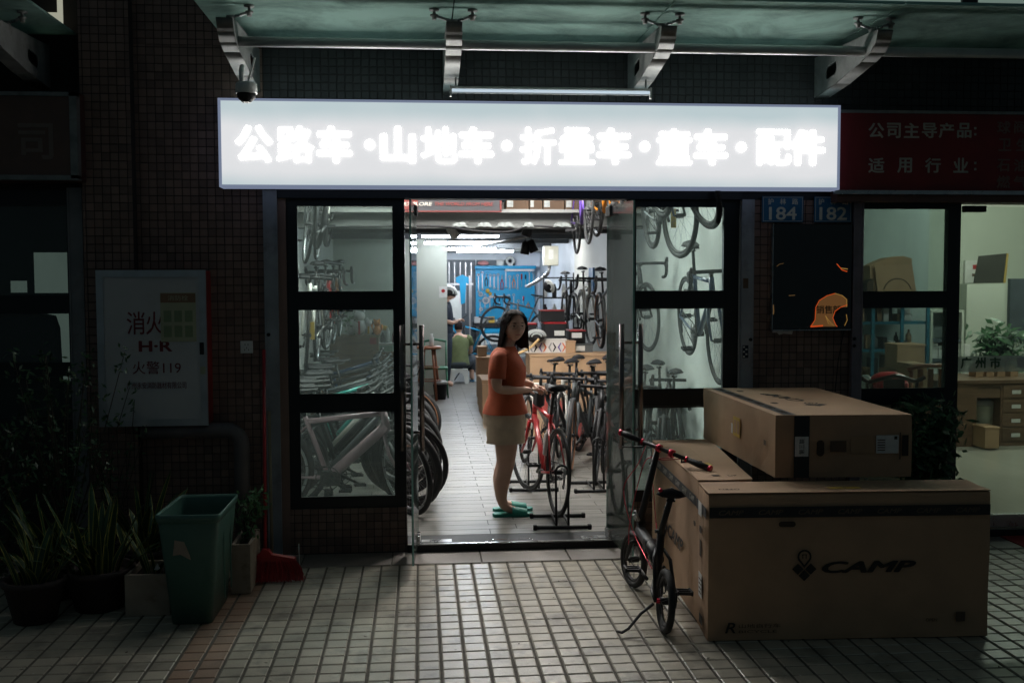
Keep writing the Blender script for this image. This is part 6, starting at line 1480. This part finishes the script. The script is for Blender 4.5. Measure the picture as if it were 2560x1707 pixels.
# electric box and pipe on the right wall
t = thing('electric_box', 'cream electric meter box high on the right wall', 'electric box'); p = AY(1250, 565, 9.6); q = AY(1283, 610, 9.6)
bx('box_body', (p[0], 9.6, q[2]), (min(q[0], 2.49), 9.85, p[2]), m_ebox, t, .006); bx('paper_notice', (p[0] + .07, 9.594, q[2] + .10), (p[0] + .15, 9.599, p[2] - .06), m_label, t)
MB().tube(smooth_curve([(p[0] + .1, 9.7, q[2]), (p[0] + .05, 9.75, q[2] - .15), (p[0] - .15, 10.4, q[2] - .32), (p[0] - .1, 11.5, q[2] - .34)], 5), .03, m_tool, 8).build('conduit_pipe', None, label='grey pipe curving down from the electric box', cat='pipe')
# posters
bx('blue_poster', (2.47, 7.6, 1.72), (2.498, 7.98, 2.06), m_bikeblue if False else mat('blue_poster', (.02, .12, .30), .5), None, label='narrow blue poster on the right wall above the bicycles', cat='poster')
p = AY(1018, 671, 9.54); t = thing('wall_notice', 'small white notice with a red mark on the partition edge', 'notice'); bx('sheet', (p[0] - .065, 9.54, p[2] - .09), (p[0] + .065, 9.548, p[2] + .09), m_label, t); MB().lathe([(.03, 0), (.03, .002)], m_redplastic, M=Matrix.Translation((p[0], 9.54, p[2] + .02)) @ Matrix.Rotation(PI / 2, 4, 'X'), n=14).build('red_mark', t)
m_bagdim = mat('dim_plastic', (.24, .26, .255), .4, 0, .3, 25, .5, 30)
# banner and loft goods
t = thing('banner', 'black and red banner along the loft reading explore the world from here', 'banner'); a_, c_ = AY(925, 487, 3.88), AY(1152, 455, 3.88)
bx('cloth', (a_[0] - .1, 3.875, a_[2]), (c_[0], 3.885, a_[2] + .30), mat('banner_black', (.03, .03, .035), .7), t); bx('red_border', (a_[0] - .1, 3.868, a_[2]), (c_[0], 3.8745, a_[2] + .012), mat('banner_red', (.12, .02, .017), .8), t); bx('red_border', (c_[0] - .02, 3.868, a_[2] + .023), (c_[0], 3.8745, a_[2] + .30), mat('banner_red', (.12, .02, .017), .8), t); bx('red_block', (a_[0] - .1, 3.866, a_[2] + .023), (a_[0] + .16, 3.8735, a_[2] + .30), mat('banner_red', (.12, .02, .017), .8), t)
for s_, u, wd, mm in (('EXPLORE', 960, .30, m_greyink), ('THE WORLD FROM HERE', 1066, .62, mat('banner_red2', (.16, .03, .025), .7))):
    pp = AY(u, 468.5, 3.86); text('lettering', s_, .06, mm, (pp[0], 3.864, pp[2]), t, ext=.0005, off=.0015, shear=.2, fitw=wd, fith=.038)
rl = random.Random(2); xx = AY(1160, 480, 4.15)[0]; i = 0
while xx < 2.3:
    wd = rl.uniform(.14, .26); h = rl.uniform(.18, .32); tt = thing('loft_carton', ('first', 'second', 'third', 'fourth', 'fifth', 'sixth', 'seventh', 'eighth', 'ninth')[i] + ' brown carton from the banner on the loft above the beam', 'carton', (xx, 4.02, 2.636), 0, 'brown cartons on the loft')
    bx('carton_body', (0, 0, 0), (wd - .012, .2, h), m_loft, tt); bx('white_tape', (.01, -.002, .03), (wd * .3, -.0003, .10), m_bagdim, tt); xx += wd; i += 1
for k, (u, wd) in enumerate(((1056, .17), (1112, .17), (1160, .2), (1213, .12), (1290, .2))):
    p = AY(u, 513, 4.0); MB().prism([(-wd * .5, -.028), (-wd * .35, .012), (-wd * .2, .026), (-wd * .05, .018), (wd * .15, .028), (wd * .32, .016), (wd * .5, -.026), (wd * .2, -.018), (0, -.026), (-wd * .25, -.016)], 'y', -.05, .04, m_bagdim).build('plastic_bag', None, loc=(p[0], 4.0, 2.475), label=('white plastic bag stuffed under the beam, leftmost', 'white plastic bag stuffed under the beam, second from left', 'white plastic bag stuffed under the beam, middle', 'small pale plastic bag under the beam', 'grey plastic bag under the beam, rightmost')[k], cat='plastic bag', group='plastic bags under the loft beam')
MB().tube(smooth_curve([(-1.2, 3.97, 2.44), (.1, 3.97, 2.46), (.6, 3.97, 2.41), (.95, 3.97, 2.40), (1.2, 3.97, 2.46), (1.7, 3.97, 2.44), (2.45, 3.97, 2.46)], 6), .012, m_black, 6).build('ceiling_cable', None, label='black cable sagging along the loft beam', cat='cable')
# spot lamps
def spot(label, u, v, y, ang, m=m_black):
    p = AY(u, v, y); t = thing('spot_lamp', label, 'spot lamp', tuple(p), 0, 'spot lamps under the low ceiling'); MB().tube([(0, 0, .0), (0, 0, max(.05, 2.60 - p[2]))], .008, m_black, 6).build('stem', t)
    MB().lathe([(.03, .06), (.055, .05), (.06, -.10), (.05, -.105)], m, M=Matrix.Rotation(ang, 4, 'Y'), n=16).build('lamp_head', t)
spot('black spot lamp hanging left under the grey pipe', 1207, 566, 6.6, R_(8)); spot('black spot lamp hanging right under the grey pipe', 1220, 562, 6.6, R_(-25)); spot('small spot lamp over the nearest ceiling tube', 1038, 531, 6.0, R_(-30), m_white)
spot('small spot lamp under the beam right of the plastic bags', 1214, 524, 5.2, R_(20))
MB().tube([AY(1088, 567, 9.0), AY(1216, 542, 6.0)], .022, m_tool, 8).build('grey_pipe', None, label='grey conduit pipe running diagonally under the ceiling', cat='pipe')

# ================================================================== FLOOR GOODS IN THE SHOP
def sbox(label, u0, v0, u1, v1, y, dep, m, cat='box', group=None, lidm=None, name='shoe_box'):
    x0, z0, x1, z1 = R2(u0, v0, u1, v1, y); t = thing(name, label, cat, (x0, y, z0), 0, group); w_, h_ = x1 - x0, z1 - z0
    bx('box_body', (0, 0, 0), (w_, dep, h_ * .90), m, t, .003); bx('lid', (-.006, -.006, h_ * .905), (w_ + .006, dep + .006, h_), lidm or m, t, .003); return t, w_, h_
t, w_, h_ = sbox('wide brown carton standing across the shop behind the red bicycle', 1217, 813, 1415, 862, 4.7, .5, m_card2, 'carton', name='wide_carton')
t, w_, h_ = sbox('tall brown carton with a red diagonal print under the wide one', 1217, 863, 1400, 1010, 4.72, .45, m_card, 'carton', name='tall_carton')
MB().prism([(0, .45), (.10, .62), (w_ * .9, .15), (w_ * .9, 0), (w_ * .6, 0)], 'y', -.004, -.0005, mat('red_print', (.35, .06, .05), .7)).build('red_print', t)
for k, (u0, v0, u1, v1, y, lab) in enumerate(((1108, 872, 1150, 975, 6.5, 'narrow brown carton stood on end, nearest in the row beside the aisle'), (1104, 872, 1150, 950, 7.4, 'narrow brown carton stood on end, second beside the aisle'), (1101, 868, 1150, 930, 8.3, 'narrow brown carton stood on end, third beside the aisle'))): sbox(lab, u0, v0, u1, v1 - 8, y, .8, m_card2, 'carton', 'long cartons beside the aisle', name='long_carton')
sbox('small brown carton on top of the rearmost long carton', 1096, 820, 1148, 866, 8.4, .4, m_card, 'carton', name='small_carton'); sbox('smallest open brown carton at the end of the aisle row', 1098, 796, 1118, 819, 8.5, .3, m_card2, 'carton', name='small_carton')
mm = sbox('brown carton right of the patterned box', 1300, 783, 1322, 812, 4.95, .3, m_card2, 'carton', name='small_carton')
PY = 5.0
t, w_, h_ = sbox('white box printed with a bold geometric pattern of orange and grey', 1203, 778, 1301, 811, PY - .02, .35, mat('pattern_white', (.58, .56, .54), .7), 'box', name='patterned_box')
pc = (mat('pattern_orange', (.55, .14, .06), .7), mat('pattern_grey', (.22, .22, .23), .7), m_black, mat('pattern_violet', (.12, .08, .25), .7)); rp = random.Random(3)
for k in range(9):
    cx = w_ * (k + .5) / 9; hh = h_ * .8; q = [(cx - w_ / 20, hh * .1), (cx, hh * .5), (cx - w_ / 20, hh * .9), (cx - w_ / 40, hh * .9), (cx + w_ / 24, hh * .5), (cx - w_ / 40, hh * .1)]
    if k % 2: q = [(2 * cx - a, c_) for a, c_ in q][::-1]
    MB().prism(q, 'y', -.004, -.0005, pc[k % 4]).build('pattern_shape', t)
sbox('lower patterned box mostly hidden under the first', 1215, 812.5, 1295, 813.5, PY - .05, .3, m_label, 'box', name='patterned_box') if False else None
G = 'black shoe boxes with red lids'
r_ = m_redplastic
sbox('black box with red rim at the left of the box pile', 1190, 742, 1232, 777, PY + .05, .3, m_black, 'box', G, r_); sbox('black box with red rim and white lettering in the box pile', 1250, 740, 1300, 777, PY + .06, .3, m_black, 'box', G, r_); sbox('black box leaning open at the top of the pile', 1243, 712, 1296, 739, PY + .1, .3, m_black, 'box', G, r_)
sbox('grey labelled box low at the right end of the pile', 1320, 790, 1362, 812, PY + .05, .3, m_bikegrey, 'box', G); sbox('black box with white label right of the pile', 1308, 758, 1345, 789, PY + .12, .3, m_black, 'box', G, r_)
for u, v in ((1332, 800), (1325, 770), (1285, 765)): p = AY(u, v, PY + .03); bx('label_sheet', (p[0] - .06, PY + .03, p[2] - .03), (p[0] + .06, PY + .034, p[2] + .03), m_label, None, label={1332: 'white label on the grey box at the right end', 1325: 'white label on the black box right of the pile', 1285: 'white lettering patch on the middle black box'}[u], cat='label')
p = AY(1229, 776, PY + .02); t = thing('helmet', 'silver grey cycling helmet lying on the box pile', 'helmet', (p[0], PY - .1 + .02, p[2] + .02)); helmet(Matrix.Diagonal((.85, .85, .75, 1)), t, mat('helmet_silver', (.42, .44, .44), .35), m_black)
MB().tube(smooth_curve([AY(1190, 812, PY - .3), AY(1215, 800, PY - .3), AY(1232, 785, PY - .3), AY(1238, 778, PY - .3)], 4), [.05] * 13, mat('kraft_paper', (.50, .33, .15), .8), 8, flat=(1, .3)).build('kraft_paper', None, label='curl of yellow kraft paper on the wide carton', cat='paper')
# shelf with bottles and helmets far right
t = thing('wall_shelf', 'dark metal shelf with bottles and helmets deep on the right', 'shelf'); 
for k in range(4): bx('shelf_board', (1.95, 9.3, .95 + k * .32), (2.45, 9.8, .97 + k * .32), m_black, t)
for x_ in (1.95, 2.43): bx('post', (x_, 9.28, FL), (x_ + .02, 9.30, 2.0), m_black, t)
for k in range(9):
    zz = .971 + (k % 3) * .32; x_ = 2.0 + (k // 3) * .15; mm = (m_white, m_black, m_clearbag, m_bikewhite)[k % 4]
    MB().lathe([(.035, 0), (.037, .01), (.037, .15), (.02, .18), (.02, .21)], mm, n=12).build('bottle', None, loc=(x_, 9.42, zz), label='small bottle on the dark shelf deep on the right, %s on its %s board' % (('leftmost', 'middle', 'rightmost')[k // 3], ('lowest', 'second', 'third')[k % 3]), cat='bottle', group='bottles on the dark shelf')
t = thing('helmet', 'white cycling helmet hanging on the shelf post', 'helmet', (2.02, 9.15, 1.78)); helmet(Matrix.Rotation(R_(60), 4, 'Y') @ Matrix.Diagonal((.8, .8, .8, 1)), t)
# tables, stool, basket near the partition
t = thing('bar_stool', 'reddish wooden stool against the grey partition', 'stool', (AY(984, 800, 8.8)[0], 8.8, FL)); 
MB().lathe([(.001, .78), (.19, .78), (.20, .79), (.20, .81), (.19, .82), (.001, .82)], m_stool, n=24).build('seat', t)
for k in range(4): a = k * PI / 2 + .6; MB().tube([(.11 * math.cos(a), .11 * math.sin(a), .78), (.21 * math.cos(a), .21 * math.sin(a), 0)], [.022, .02], m_stool, 8).build('leg', t)
for z in (.3, .5): MB().torus((0, 0, z), .165 if z > .4 else .18, .010, m_stool, 'z', n=24, k=5).build('ring', t)
t = thing('green_chair', 'green metal chair behind the reddish stool', 'chair', (AY(1000, 800, 9.2)[0], 9.2, FL)); mg = mat('green_chair_metal', (.05, .20, .12), .5)
bx('seat', (-.19, -.19, .44), (.19, .19, .47), mg, t, .006)
for sx in (-1, 1):
    for sy in (-1, 1): MB().tube([(sx * .17, sy * .17, .44), (sx * .19, sy * .19, 0)], .012, mg, 6).build('leg', t)
for sx in (-1, 1): MB().tube([(sx * .17, .17, .45), (sx * .17, .20, .88)], .012, mg, 6).build('back_post', t)
MB().tube([(-.17, .20, .86), (0, .22, .89), (.17, .20, .86)], .018, mg, 6).build('back_rail', t)
p = AZ(1009, 905, FL); t = thing('waste_basket', 'small dark waste basket with a plastic liner', 'basket', (p[0], 9.2 - .35, FL)); MB().lathe([(.085, 0), (.11, .24), (.115, .245), (.105, .24), (.08, .02)], m_black, n=20).build('basket_shell', t); MB().lathe([(.112, .235), (.12, .27), (.09, .29), (.04, .27)], m_clearbag, n=14).build('liner', t)
MB().lathe([(.034, 0), (.036, .01), (.036, .13), (.018, .16), (.018, .19)], m_white, n=12).build('bottle', None, loc=(AY(984, 800, 8.8)[0] + .05, 8.8, FL + .82), label='white bottle standing on the reddish stool', cat='bottle')
# wooden counter with toys, seen through the left window
Yc = 8.7; x0, z0, x1, z1 = R2(797, 770, 869, 812, Yc); t = thing('wooden_counter', 'brown wooden counter with toys on it before the partition', 'counter')
bx('front_board', (x0 - .3, Yc, FL), (x1, Yc + .02, z1 - .03), m_brownwood, t); bx('counter_top', (x0 - .31, Yc - .02, z1 - .03), (x1 + .01, Yc + .5, z1), m_brownwood, t); bx('side_board', (x1 - .02, Yc + .021, FL), (x1, Yc + .48, z1 - .031), m_brownwood, t)
p = AY(857, 781, Yc - .005); bx('red_sticker', (p[0] - .05, Yc - .004, p[2] - .06), (p[0] + .05, Yc - .0005, p[2] + .06), m_redplastic, t)
def toy(label, u, s, m, extra=None):
    p = AY(u, 770, Yc + .1); t = thing('toy_figure', label, 'toy', (p[0], Yc + .12, z1), 0, 'toys on the wooden counter'); MB().ball((0, 0, .09 * s), (.08 * s, .07 * s, .095 * s), m, 14).build('toy_body', t); MB().ball((0, -.01, .215 * s), (.065 * s, .06 * s, .06 * s), m, 14).build('toy_head', t)
    for q in (-1, 1): MB().ball((q * .045 * s, -.01, .27 * s), .02 * s, m, 8).build('ear', t); MB().ball((q * .085 * s, -.02, .14 * s), (.025 * s, .025 * s, .06 * s), m, 8).build('arm', t)
    if extra: bx('ribbon', (-.015, -.09 * s, .02), (.015, -.08 * s, .16 * s), extra, t)
toy('big white plush toy with a red ribbon on the counter', 826, 1.35, m_white, m_redplastic); toy('small white toy left of the big plush toy', 806, .8, m_white); toy('small black and white toy beside the picture frame', 847, .85, m_white, m_yellow); toy('orange toy at the right end of the counter', 866, .85, m_orange)
t = thing('picture_frame', 'black picture frame with two yellow shapes on the counter', 'picture frame'); a_ = R2(849, 738, 870, 768, Yc + .3); bx('frame', (a_[0], Yc + .3, z1), (a_[2], Yc + .33, a_[3]), m_black, t)
for k in (0, 1): MB().ball((a_[0] + .10 + k * .13, Yc + .29, a_[3] - .10), (.05, .01, .04), m_yellow, 10).build('yellow_shape', t)
t = thing('storage_box', 'mint green plastic box with bottles on it at the window edge', 'box'); a_ = R2(871, 788, 903, 808, 8.2); bx('box_body', (a_[0], 8.2, a_[1]), (a_[2], 8.5, a_[3] - .03), m_mint, t, .008); bx('lid', (a_[0] - .01, 8.19, a_[3] - .029), (a_[2] + .01, 8.51, a_[3]), m_white, t, .005)
bx('side_table', (a_[0] - .1, 8.1, FL), (a_[2] + .15, 8.6, a_[1] - .002), m_brownwood, None, label='low brown table under the mint green box', cat='table')
for k, (du, mm, h) in enumerate(((.05, m_black, .15), (.12, m_white, .22), (.22, mat('maroon_plastic', (.15, .02, .05), .5), .17))): MB().lathe([(.035, 0), (.037, .01), (.035, h * .75), (.015, h * .85), (.018, h)], mm, n=12).build('bottle', None, loc=(a_[0] + du, 8.32, a_[3] + .001), label=('black bottle on the mint green box', 'tall white capped bottle on the mint green box', 'maroon bottle on the mint green box')[k], cat='bottle')
leafy('potted_plant', 'green leaves behind the plush toy at the left wall', AY(808, 735, 8.8)[0], 8.9, z1, .28, .16, 7, 14, m_leaf2, .05)

# ================================================================== OFFICE NEXT DOOR
def R3(u0, v0, u1, v1, y): return R2(u0, v0, u1, v1, y)
t = thing('blue_shelving', 'blue metal shelving crowded with goods behind the office window', 'shelf'); Ys = 4.6; x0, z0, x1, z1 = R2(1975, 700, 2133, 960, Ys)
for u in (2005, 2072, 2131): p = AY(u, 800, Ys); bx('post', (p[0] - .018, Ys, FL), (p[0] + .018, Ys + .03, z1), m_bluepaint, t)
rs = random.Random(8); zv = (742, 805, 870)
for v in (702,) + zv: z = AY(2050, v, Ys)[2]; bx('shelf_board', (x0, Ys + .031, z - .015), (x1, Ys + .5, z + .015), m_bluepaint, t)
ORD = ('first', 'second', 'third', 'fourth', 'fifth', 'sixth', 'seventh', 'eighth', 'ninth', 'tenth', 'eleventh', 'twelfth', 'thirteenth', 'fourteenth', 'fifteenth', 'sixteenth', 'seventeenth', 'eighteenth')
for v in zv:
    n_ = 0
    z = AY(2050, v, Ys)[2] + .016; xx = x0 + .02
    while xx < x1 - .12:
        wd = rs.uniform(.05, .10); h = rs.uniform(.07, .26); mm = rs.choice((m_card, m_card2, m_label, m_black, m_bikegrey, m_clearbag, m_brownwood)); ty = rs.random()
        if ty < .5: b = MB().box((0, 0, 0), (wd - .01, .2, h), mm, None, .004); nm = 'goods_box'
        else: b = MB().lathe([(wd * .4, 0), (wd * .42, h * .2), (wd * .4, h * .7), (wd * .15, h * .85), (wd * .15, h)], mm, c=(wd / 2, .1, 0), n=12); nm = 'goods_jar'
        b.build(nm, None, loc=(xx, Ys + .08, z), label='small %s on the %s blue shelf board, %s from the left' % ('box' if ty < .5 else 'jar', ('top', 'middle', 'low')[zv.index(v)], ORD[n_]), cat='box' if ty < .5 else 'jar', group='%s on the blue shelving' % ('boxes' if ty < .5 else 'jars')); xx += wd + .01; n_ += 1
t = thing('open_carton', 'brown cartons flattened and leaning on top of the office shelving', 'carton'); a_ = R2(1975, 690, 2107, 690, 4.5); q = lambda pts, y: [(AY(u, v, y)[0], AY(u, v, y)[2]) for u, v in pts]
MB().prism(q([(2018, 692), (2010, 612), (2095, 607), (2108, 692)], 4.45), 'y', 4.45, 4.47, m_card).build('carton_panel', t); MB().prism(q([(2000, 692), (1998, 610), (2040, 592), (2075, 588), (2095, 594), (2090, 692)], 4.5), 'y', 4.5, 4.7, m_card2).build('carton_panel', t)
MB().prism(q([(1988, 692), (1992, 650), (2005, 640), (2008, 692)], 4.44), 'y', 4.44, 4.6, m_carddark).build('carton_panel', t)
p = AY(2062, 650, 4.44); MB().torus((p[0], 4.445, p[2] - .12), .17, .006, m_inkfaint, n=18, k=4, a0=.3, a1=PI - .3).build('printed_arc', t)
# shelf board under them
z = AY(2050, 694, 4.5)[2]; 
# grey cabinet, books
t = thing('tall_cabinet', 'tall pale cabinet with open shelves beside the office window post', 'cabinet'); Yk = 5.3; x0, z0, x1, z1 = R2(2133, 712, 2215, 980, Yk)
bx('back_panel', (x0, Yk + .35, FL), (x1, Yk + .37, z1), m_greywall, t)
for xx in (x0, x1 - .03): bx('side_panel', (xx, Yk, FL), (xx + .03, Yk + .349, z1), m_office, t)
for k, v in enumerate((712, 780, 825, 875, 925)): z = AY(2170, v, Yk)[2]; bx('shelf_board', (x0 + .031, Yk + .01, z - .03), (x1 - .031, Yk + .348, z), m_door_grey if k else m_office, t)
for v in (824, 874):
    z = AY(2170, v, Yk)[2] + .001
    for k in range(6): bx('white_packet', (x0 + .05 + k * .085, Yk + .05, z), (x0 + .125 + k * .085, Yk + .25, z + random.uniform(.15, .24)), m_label, None, label='white packet in the tall pale cabinet, %s from the left on the %s board' % (ORD[k], 'upper' if v == 824 else 'lower'), cat='packet', group='white packets in the tall pale cabinet')
bx('white_cupboard', (AY(2218, 800, 5.6)[0], 5.6, FL), (AY(2305, 800, 5.6)[0], 6.1, AY(2300, 652, 5.6)[2]), m_office, None, label='plain white cupboard with a black board on top', cat='cupboard')
t = thing('certificate', 'framed certificate on the office wall behind the black board', 'certificate'); a_ = R2(2216, 598, 2262, 650, 6.45); bx('sheet', (a_[0], 6.45, a_[1]), (a_[2], 6.48, a_[3]), m_label, t); bx('red_seal', ((a_[0] + a_[2]) / 2 - .03, 6.44, a_[3] - .12), ((a_[0] + a_[2]) / 2 + .03, 6.449, a_[3] - .06), m_redplastic, t); bx('print_line', (a_[0] + .1, 6.444, a_[3] - .22), (a_[2] - .1, 6.449, a_[3] - .18), m_inkfaint, t)
t = thing('black_board', 'black board with gold edge leaning on top of the white cupboard', 'board'); MB().prism(q([(2238, 650), (2250, 588), (2312, 582), (2304, 650)], 5.7), 'y', 5.7, 5.73, mat('board_face', (.035, .035, .03), .4)).build('board_face', t); MB().prism(q([(2304, 650), (2312, 582), (2316, 583), (2309, 650)], 5.7), 'y', 5.69, 5.73, mat('gold_edge', (.40, .28, .08), .4)).build('gold_edge', t)
bx('dark_screen', (AY(2318, 780, 4.6)[0], 4.6, AY(2318, 785, 4.6)[2]), (AY(2318, 780, 4.6)[0] + .9, 4.66, AY(2318, 640, 4.6)[2]), m_door_grey, None, label='dark upright panel at the right edge of the office', cat='panel')
m_leaf3 = mat('deep_green_leaf', (.025, .085, .03), .4, 0, .35, 9)
# desk
t = thing('office_desk', 'dark wooden office desk with drawers behind the glass door', 'desk'); Yk = 3.6; x0 = AY(2210, 870, Yk)[0]; zt = AY(2260, 872, Yk)[2]; x1 = 7.6
bx('desk_top', (x0 - .3, Yk - .03, zt - .04), (x1, Yk + .75, zt), m_desk, t, .004); xm = AY(2243, 950, Yk)[0]; xn = AY(2298, 950, Yk)[0]
bx('left_panel', (x0 - .25, Yk, FL), (xm, Yk + .7, zt - .041), m_desk, t); bx('apron', (xm + .001, Yk + .01, zt - .20), (xn - .001, Yk + .03, zt - .041), m_desk, t); bx('back_panel', (xm + .001, Yk + .68, FL), (xn - .001, Yk + .7, zt - .041), m_desk, t)
bx('drawer_case', (xn, Yk, FL), (xn + .42, Yk + .7, zt - .041), m_desk, t)
for k in range(4): z = FL + .06 + k * (zt - .16) / 4; d_ = bx('drawer', (xn + .02, Yk - .012, z), (xn + .40, Yk - .001, z + (zt - .18) / 4 - .01), m_desk, t); bx('paper_tag', (xn + .12, Yk - .016, z + .04), (xn + .22, Yk - .0125, z + .08), m_label, d_)
t = thing('waste_bin', 'tall pale waste bin under the office desk', 'bin', ((xm + xn) / 2 + .05, Yk + .25, FL)); MB().lathe([(.10, 0), (.14, .42), (.145, .43), (.13, .42), (.09, .03)], m_office, n=24).build('bin_shell', t); MB().lathe([(.135, .40), (.14, .47), (.10, .49)], m_clearbag, n=16).build('liner', t)
sbox('small brown carton with print in front of the pale waste bin', 2262, 980, 2296, 1030, 3.35, .25, m_card2, 'carton', name='small_carton'); sbox('larger brown carton left of the desk', 2160, 968, 2228, 1022, 3.75, .3, m_card, 'carton', name='small_carton')
for k, (u, s_) in enumerate(((2250, 1), (2275, .9), (2300, 1), (2330, 1))): a_ = R2(u - 9, 845, u + 9, 868, 3.9); bx('desk_box', (a_[0], 3.9, zt + .001), (a_[2], 4.05, zt + .001 + (a_[3] - a_[1]) * s_), m_card2, None, label='small brown box on the office desk, %s from the glass door post' % ORD[k], cat='box', group='small brown boxes on the office desk')
leafy('potted_plant', 'big leafed green plant on the office desk', AY(2290, 850, 4.2)[0], 4.2, zt, .50, .26, 24, 20, m_leaf3, .075)
MB().lathe([(.08, 0), (.11, .14), (.10, .14), (.09, .12)], m_bikeblue, n=20).build('plant_pot', None, loc=(AY(2290, 850, 4.2)[0], 4.2, zt + .001), label='blue pot of the big leafed plant on the desk', cat='plant pot')
# chairs near the window
t = thing('round_back_chair', 'dark rosewood chair with a curved top rail near the office window', 'chair', (AY(2058, 880, 1.2)[0], 1.25, FL)); zr = AY(2058, 868, 1.2)[2] - FL
MB().tube(smooth_curve([(-.28, .0, zr + .0), (-.20, .02, zr - .035), (-.08, -.02, zr), (.0, -.03, zr + .015), (.08, -.02, zr), (.20, .02, zr - .035), (.28, 0, zr)], 4), .018, m_rosewood, 8).build('top_rail', t); bx('splat', (-.09, -.02, .5), (.09, -.008, zr - .01), m_rosewood, t)
for sx in (-1, 1): MB().tube([(sx * .22, .02, zr - .035), (sx * .20, .05, .46), (sx * .20, .05, 0)], .016, m_rosewood, 6).build('rear_leg', t); MB().tube([(sx * .22, .45, .46), (sx * .22, .45, 0)], .016, m_rosewood, 6).build('front_leg', t)
bx('seat', (-.24, .02, .44), (.24, .47, .47), m_rosewood, t, .006)
t = thing('slat_back_chair', 'reddish wooden slat back chair behind the dark chair', 'chair', (AY(2138, 880, 2.0)[0], 2.0, FL)); zr = AY(2138, 842, 2.0)[2] - FL
for sx in (-1, 1): MB().tube([(sx * .19, 0, zr - .03), (sx * .18, .03, .45), (sx * .18, .03, 0)], .022, m_stool, 6).build('rear_leg', t); MB().tube([(sx * .19, .4, .45), (sx * .19, .4, 0)], .02, m_stool, 6).build('front_leg', t)
MB().tube([(-.23, 0, zr - .02), (-.1, -.01, zr + .01), (.1, -.01, zr + .01), (.23, 0, zr - .02)], .022, m_stool, 8).build('top_rail', t)
for k in (-.1, 0, .1): bx('slat', (k - .025, .0, .5), (k + .025, .012, zr - .02), m_stool, t)
bx('seat', (-.22, .0, .44), (.22, .42, .47), m_stool, t, .006)
def sack(name, label, u0, v0, u1, v1, y, m, cat):
    x0, z0, x1, z1 = R2(u0, v0, u1, v1, y); return MB().ball((0, 0, 0), ((x1 - x0) / 2, .12, (z1 - z0) / 2), m, 14).box((-(x1 - x0) * .42, -.1, -(z1 - z0) / 2), ((x1 - x0) * .42, .1, 0), m, None, .02).build(name, None, loc=((x0 + x1) / 2, y, (z0 + z1) / 2), label=label, cat=cat)
sack('red_bag', 'bright red plastic bag behind the dark chair', 1998, 852, 2085, 895, 1.7, mat('bag_red', (.65, .02, .03), .35), 'bag'); sack('clear_bag', 'crumpled clear bag beside the red bag', 1978, 860, 2000, 895, 1.8, m_clearbag, 'bag')
bx('bag_table', (AY(1975, 895, 1.6)[0], 1.6, FL), (AY(2090, 895, 1.6)[0], 2.1, AY(2000, 896, 1.7)[2]), m_brownwood, None, label='low brown table under the red bag', cat='table')
sbox('brown carton standing between the two office chairs', 2090, 835, 2130, 900, 2.6, .3, m_card2, 'carton', name='small_carton'); sbox('brown carton behind the red bag near the shelving', 2060, 790, 2125, 850, 3.6, .3, m_card, 'carton', name='small_carton')
bx('low_stand', (AY(2055, 860, 3.55)[0], 3.55, FL), (AY(2135, 860, 3.55)[0], 3.95, AY(2090, 851, 3.6)[2] - .002), m_brownwood, None, label='low stand under the brown carton near the shelving', cat='stand')
bx('low_stand', (AY(2085, 905, 2.55)[0], 2.55, FL), (AY(2135, 905, 2.55)[0], 2.95, AY(2090, 900, 2.6)[2] - .002), m_brownwood, None, label='low stand under the carton between the chairs', cat='stand')
# bush behind the low office pane
t = leafy('glossy_bush', 'dark glossy leafed bush in a pot behind the cartons at the office window', AY(2118, 1000, -.25)[0], -.24, .1, .90, .24, 34, 70, m_leaf3, .042)
t.location = (AY(2122, 1000, -.2)[0], -.22, .12)
pot('dark pot of the glossy bush at the office window', AY(2122, 1000, -.2)[0], -.22, .13, .2)
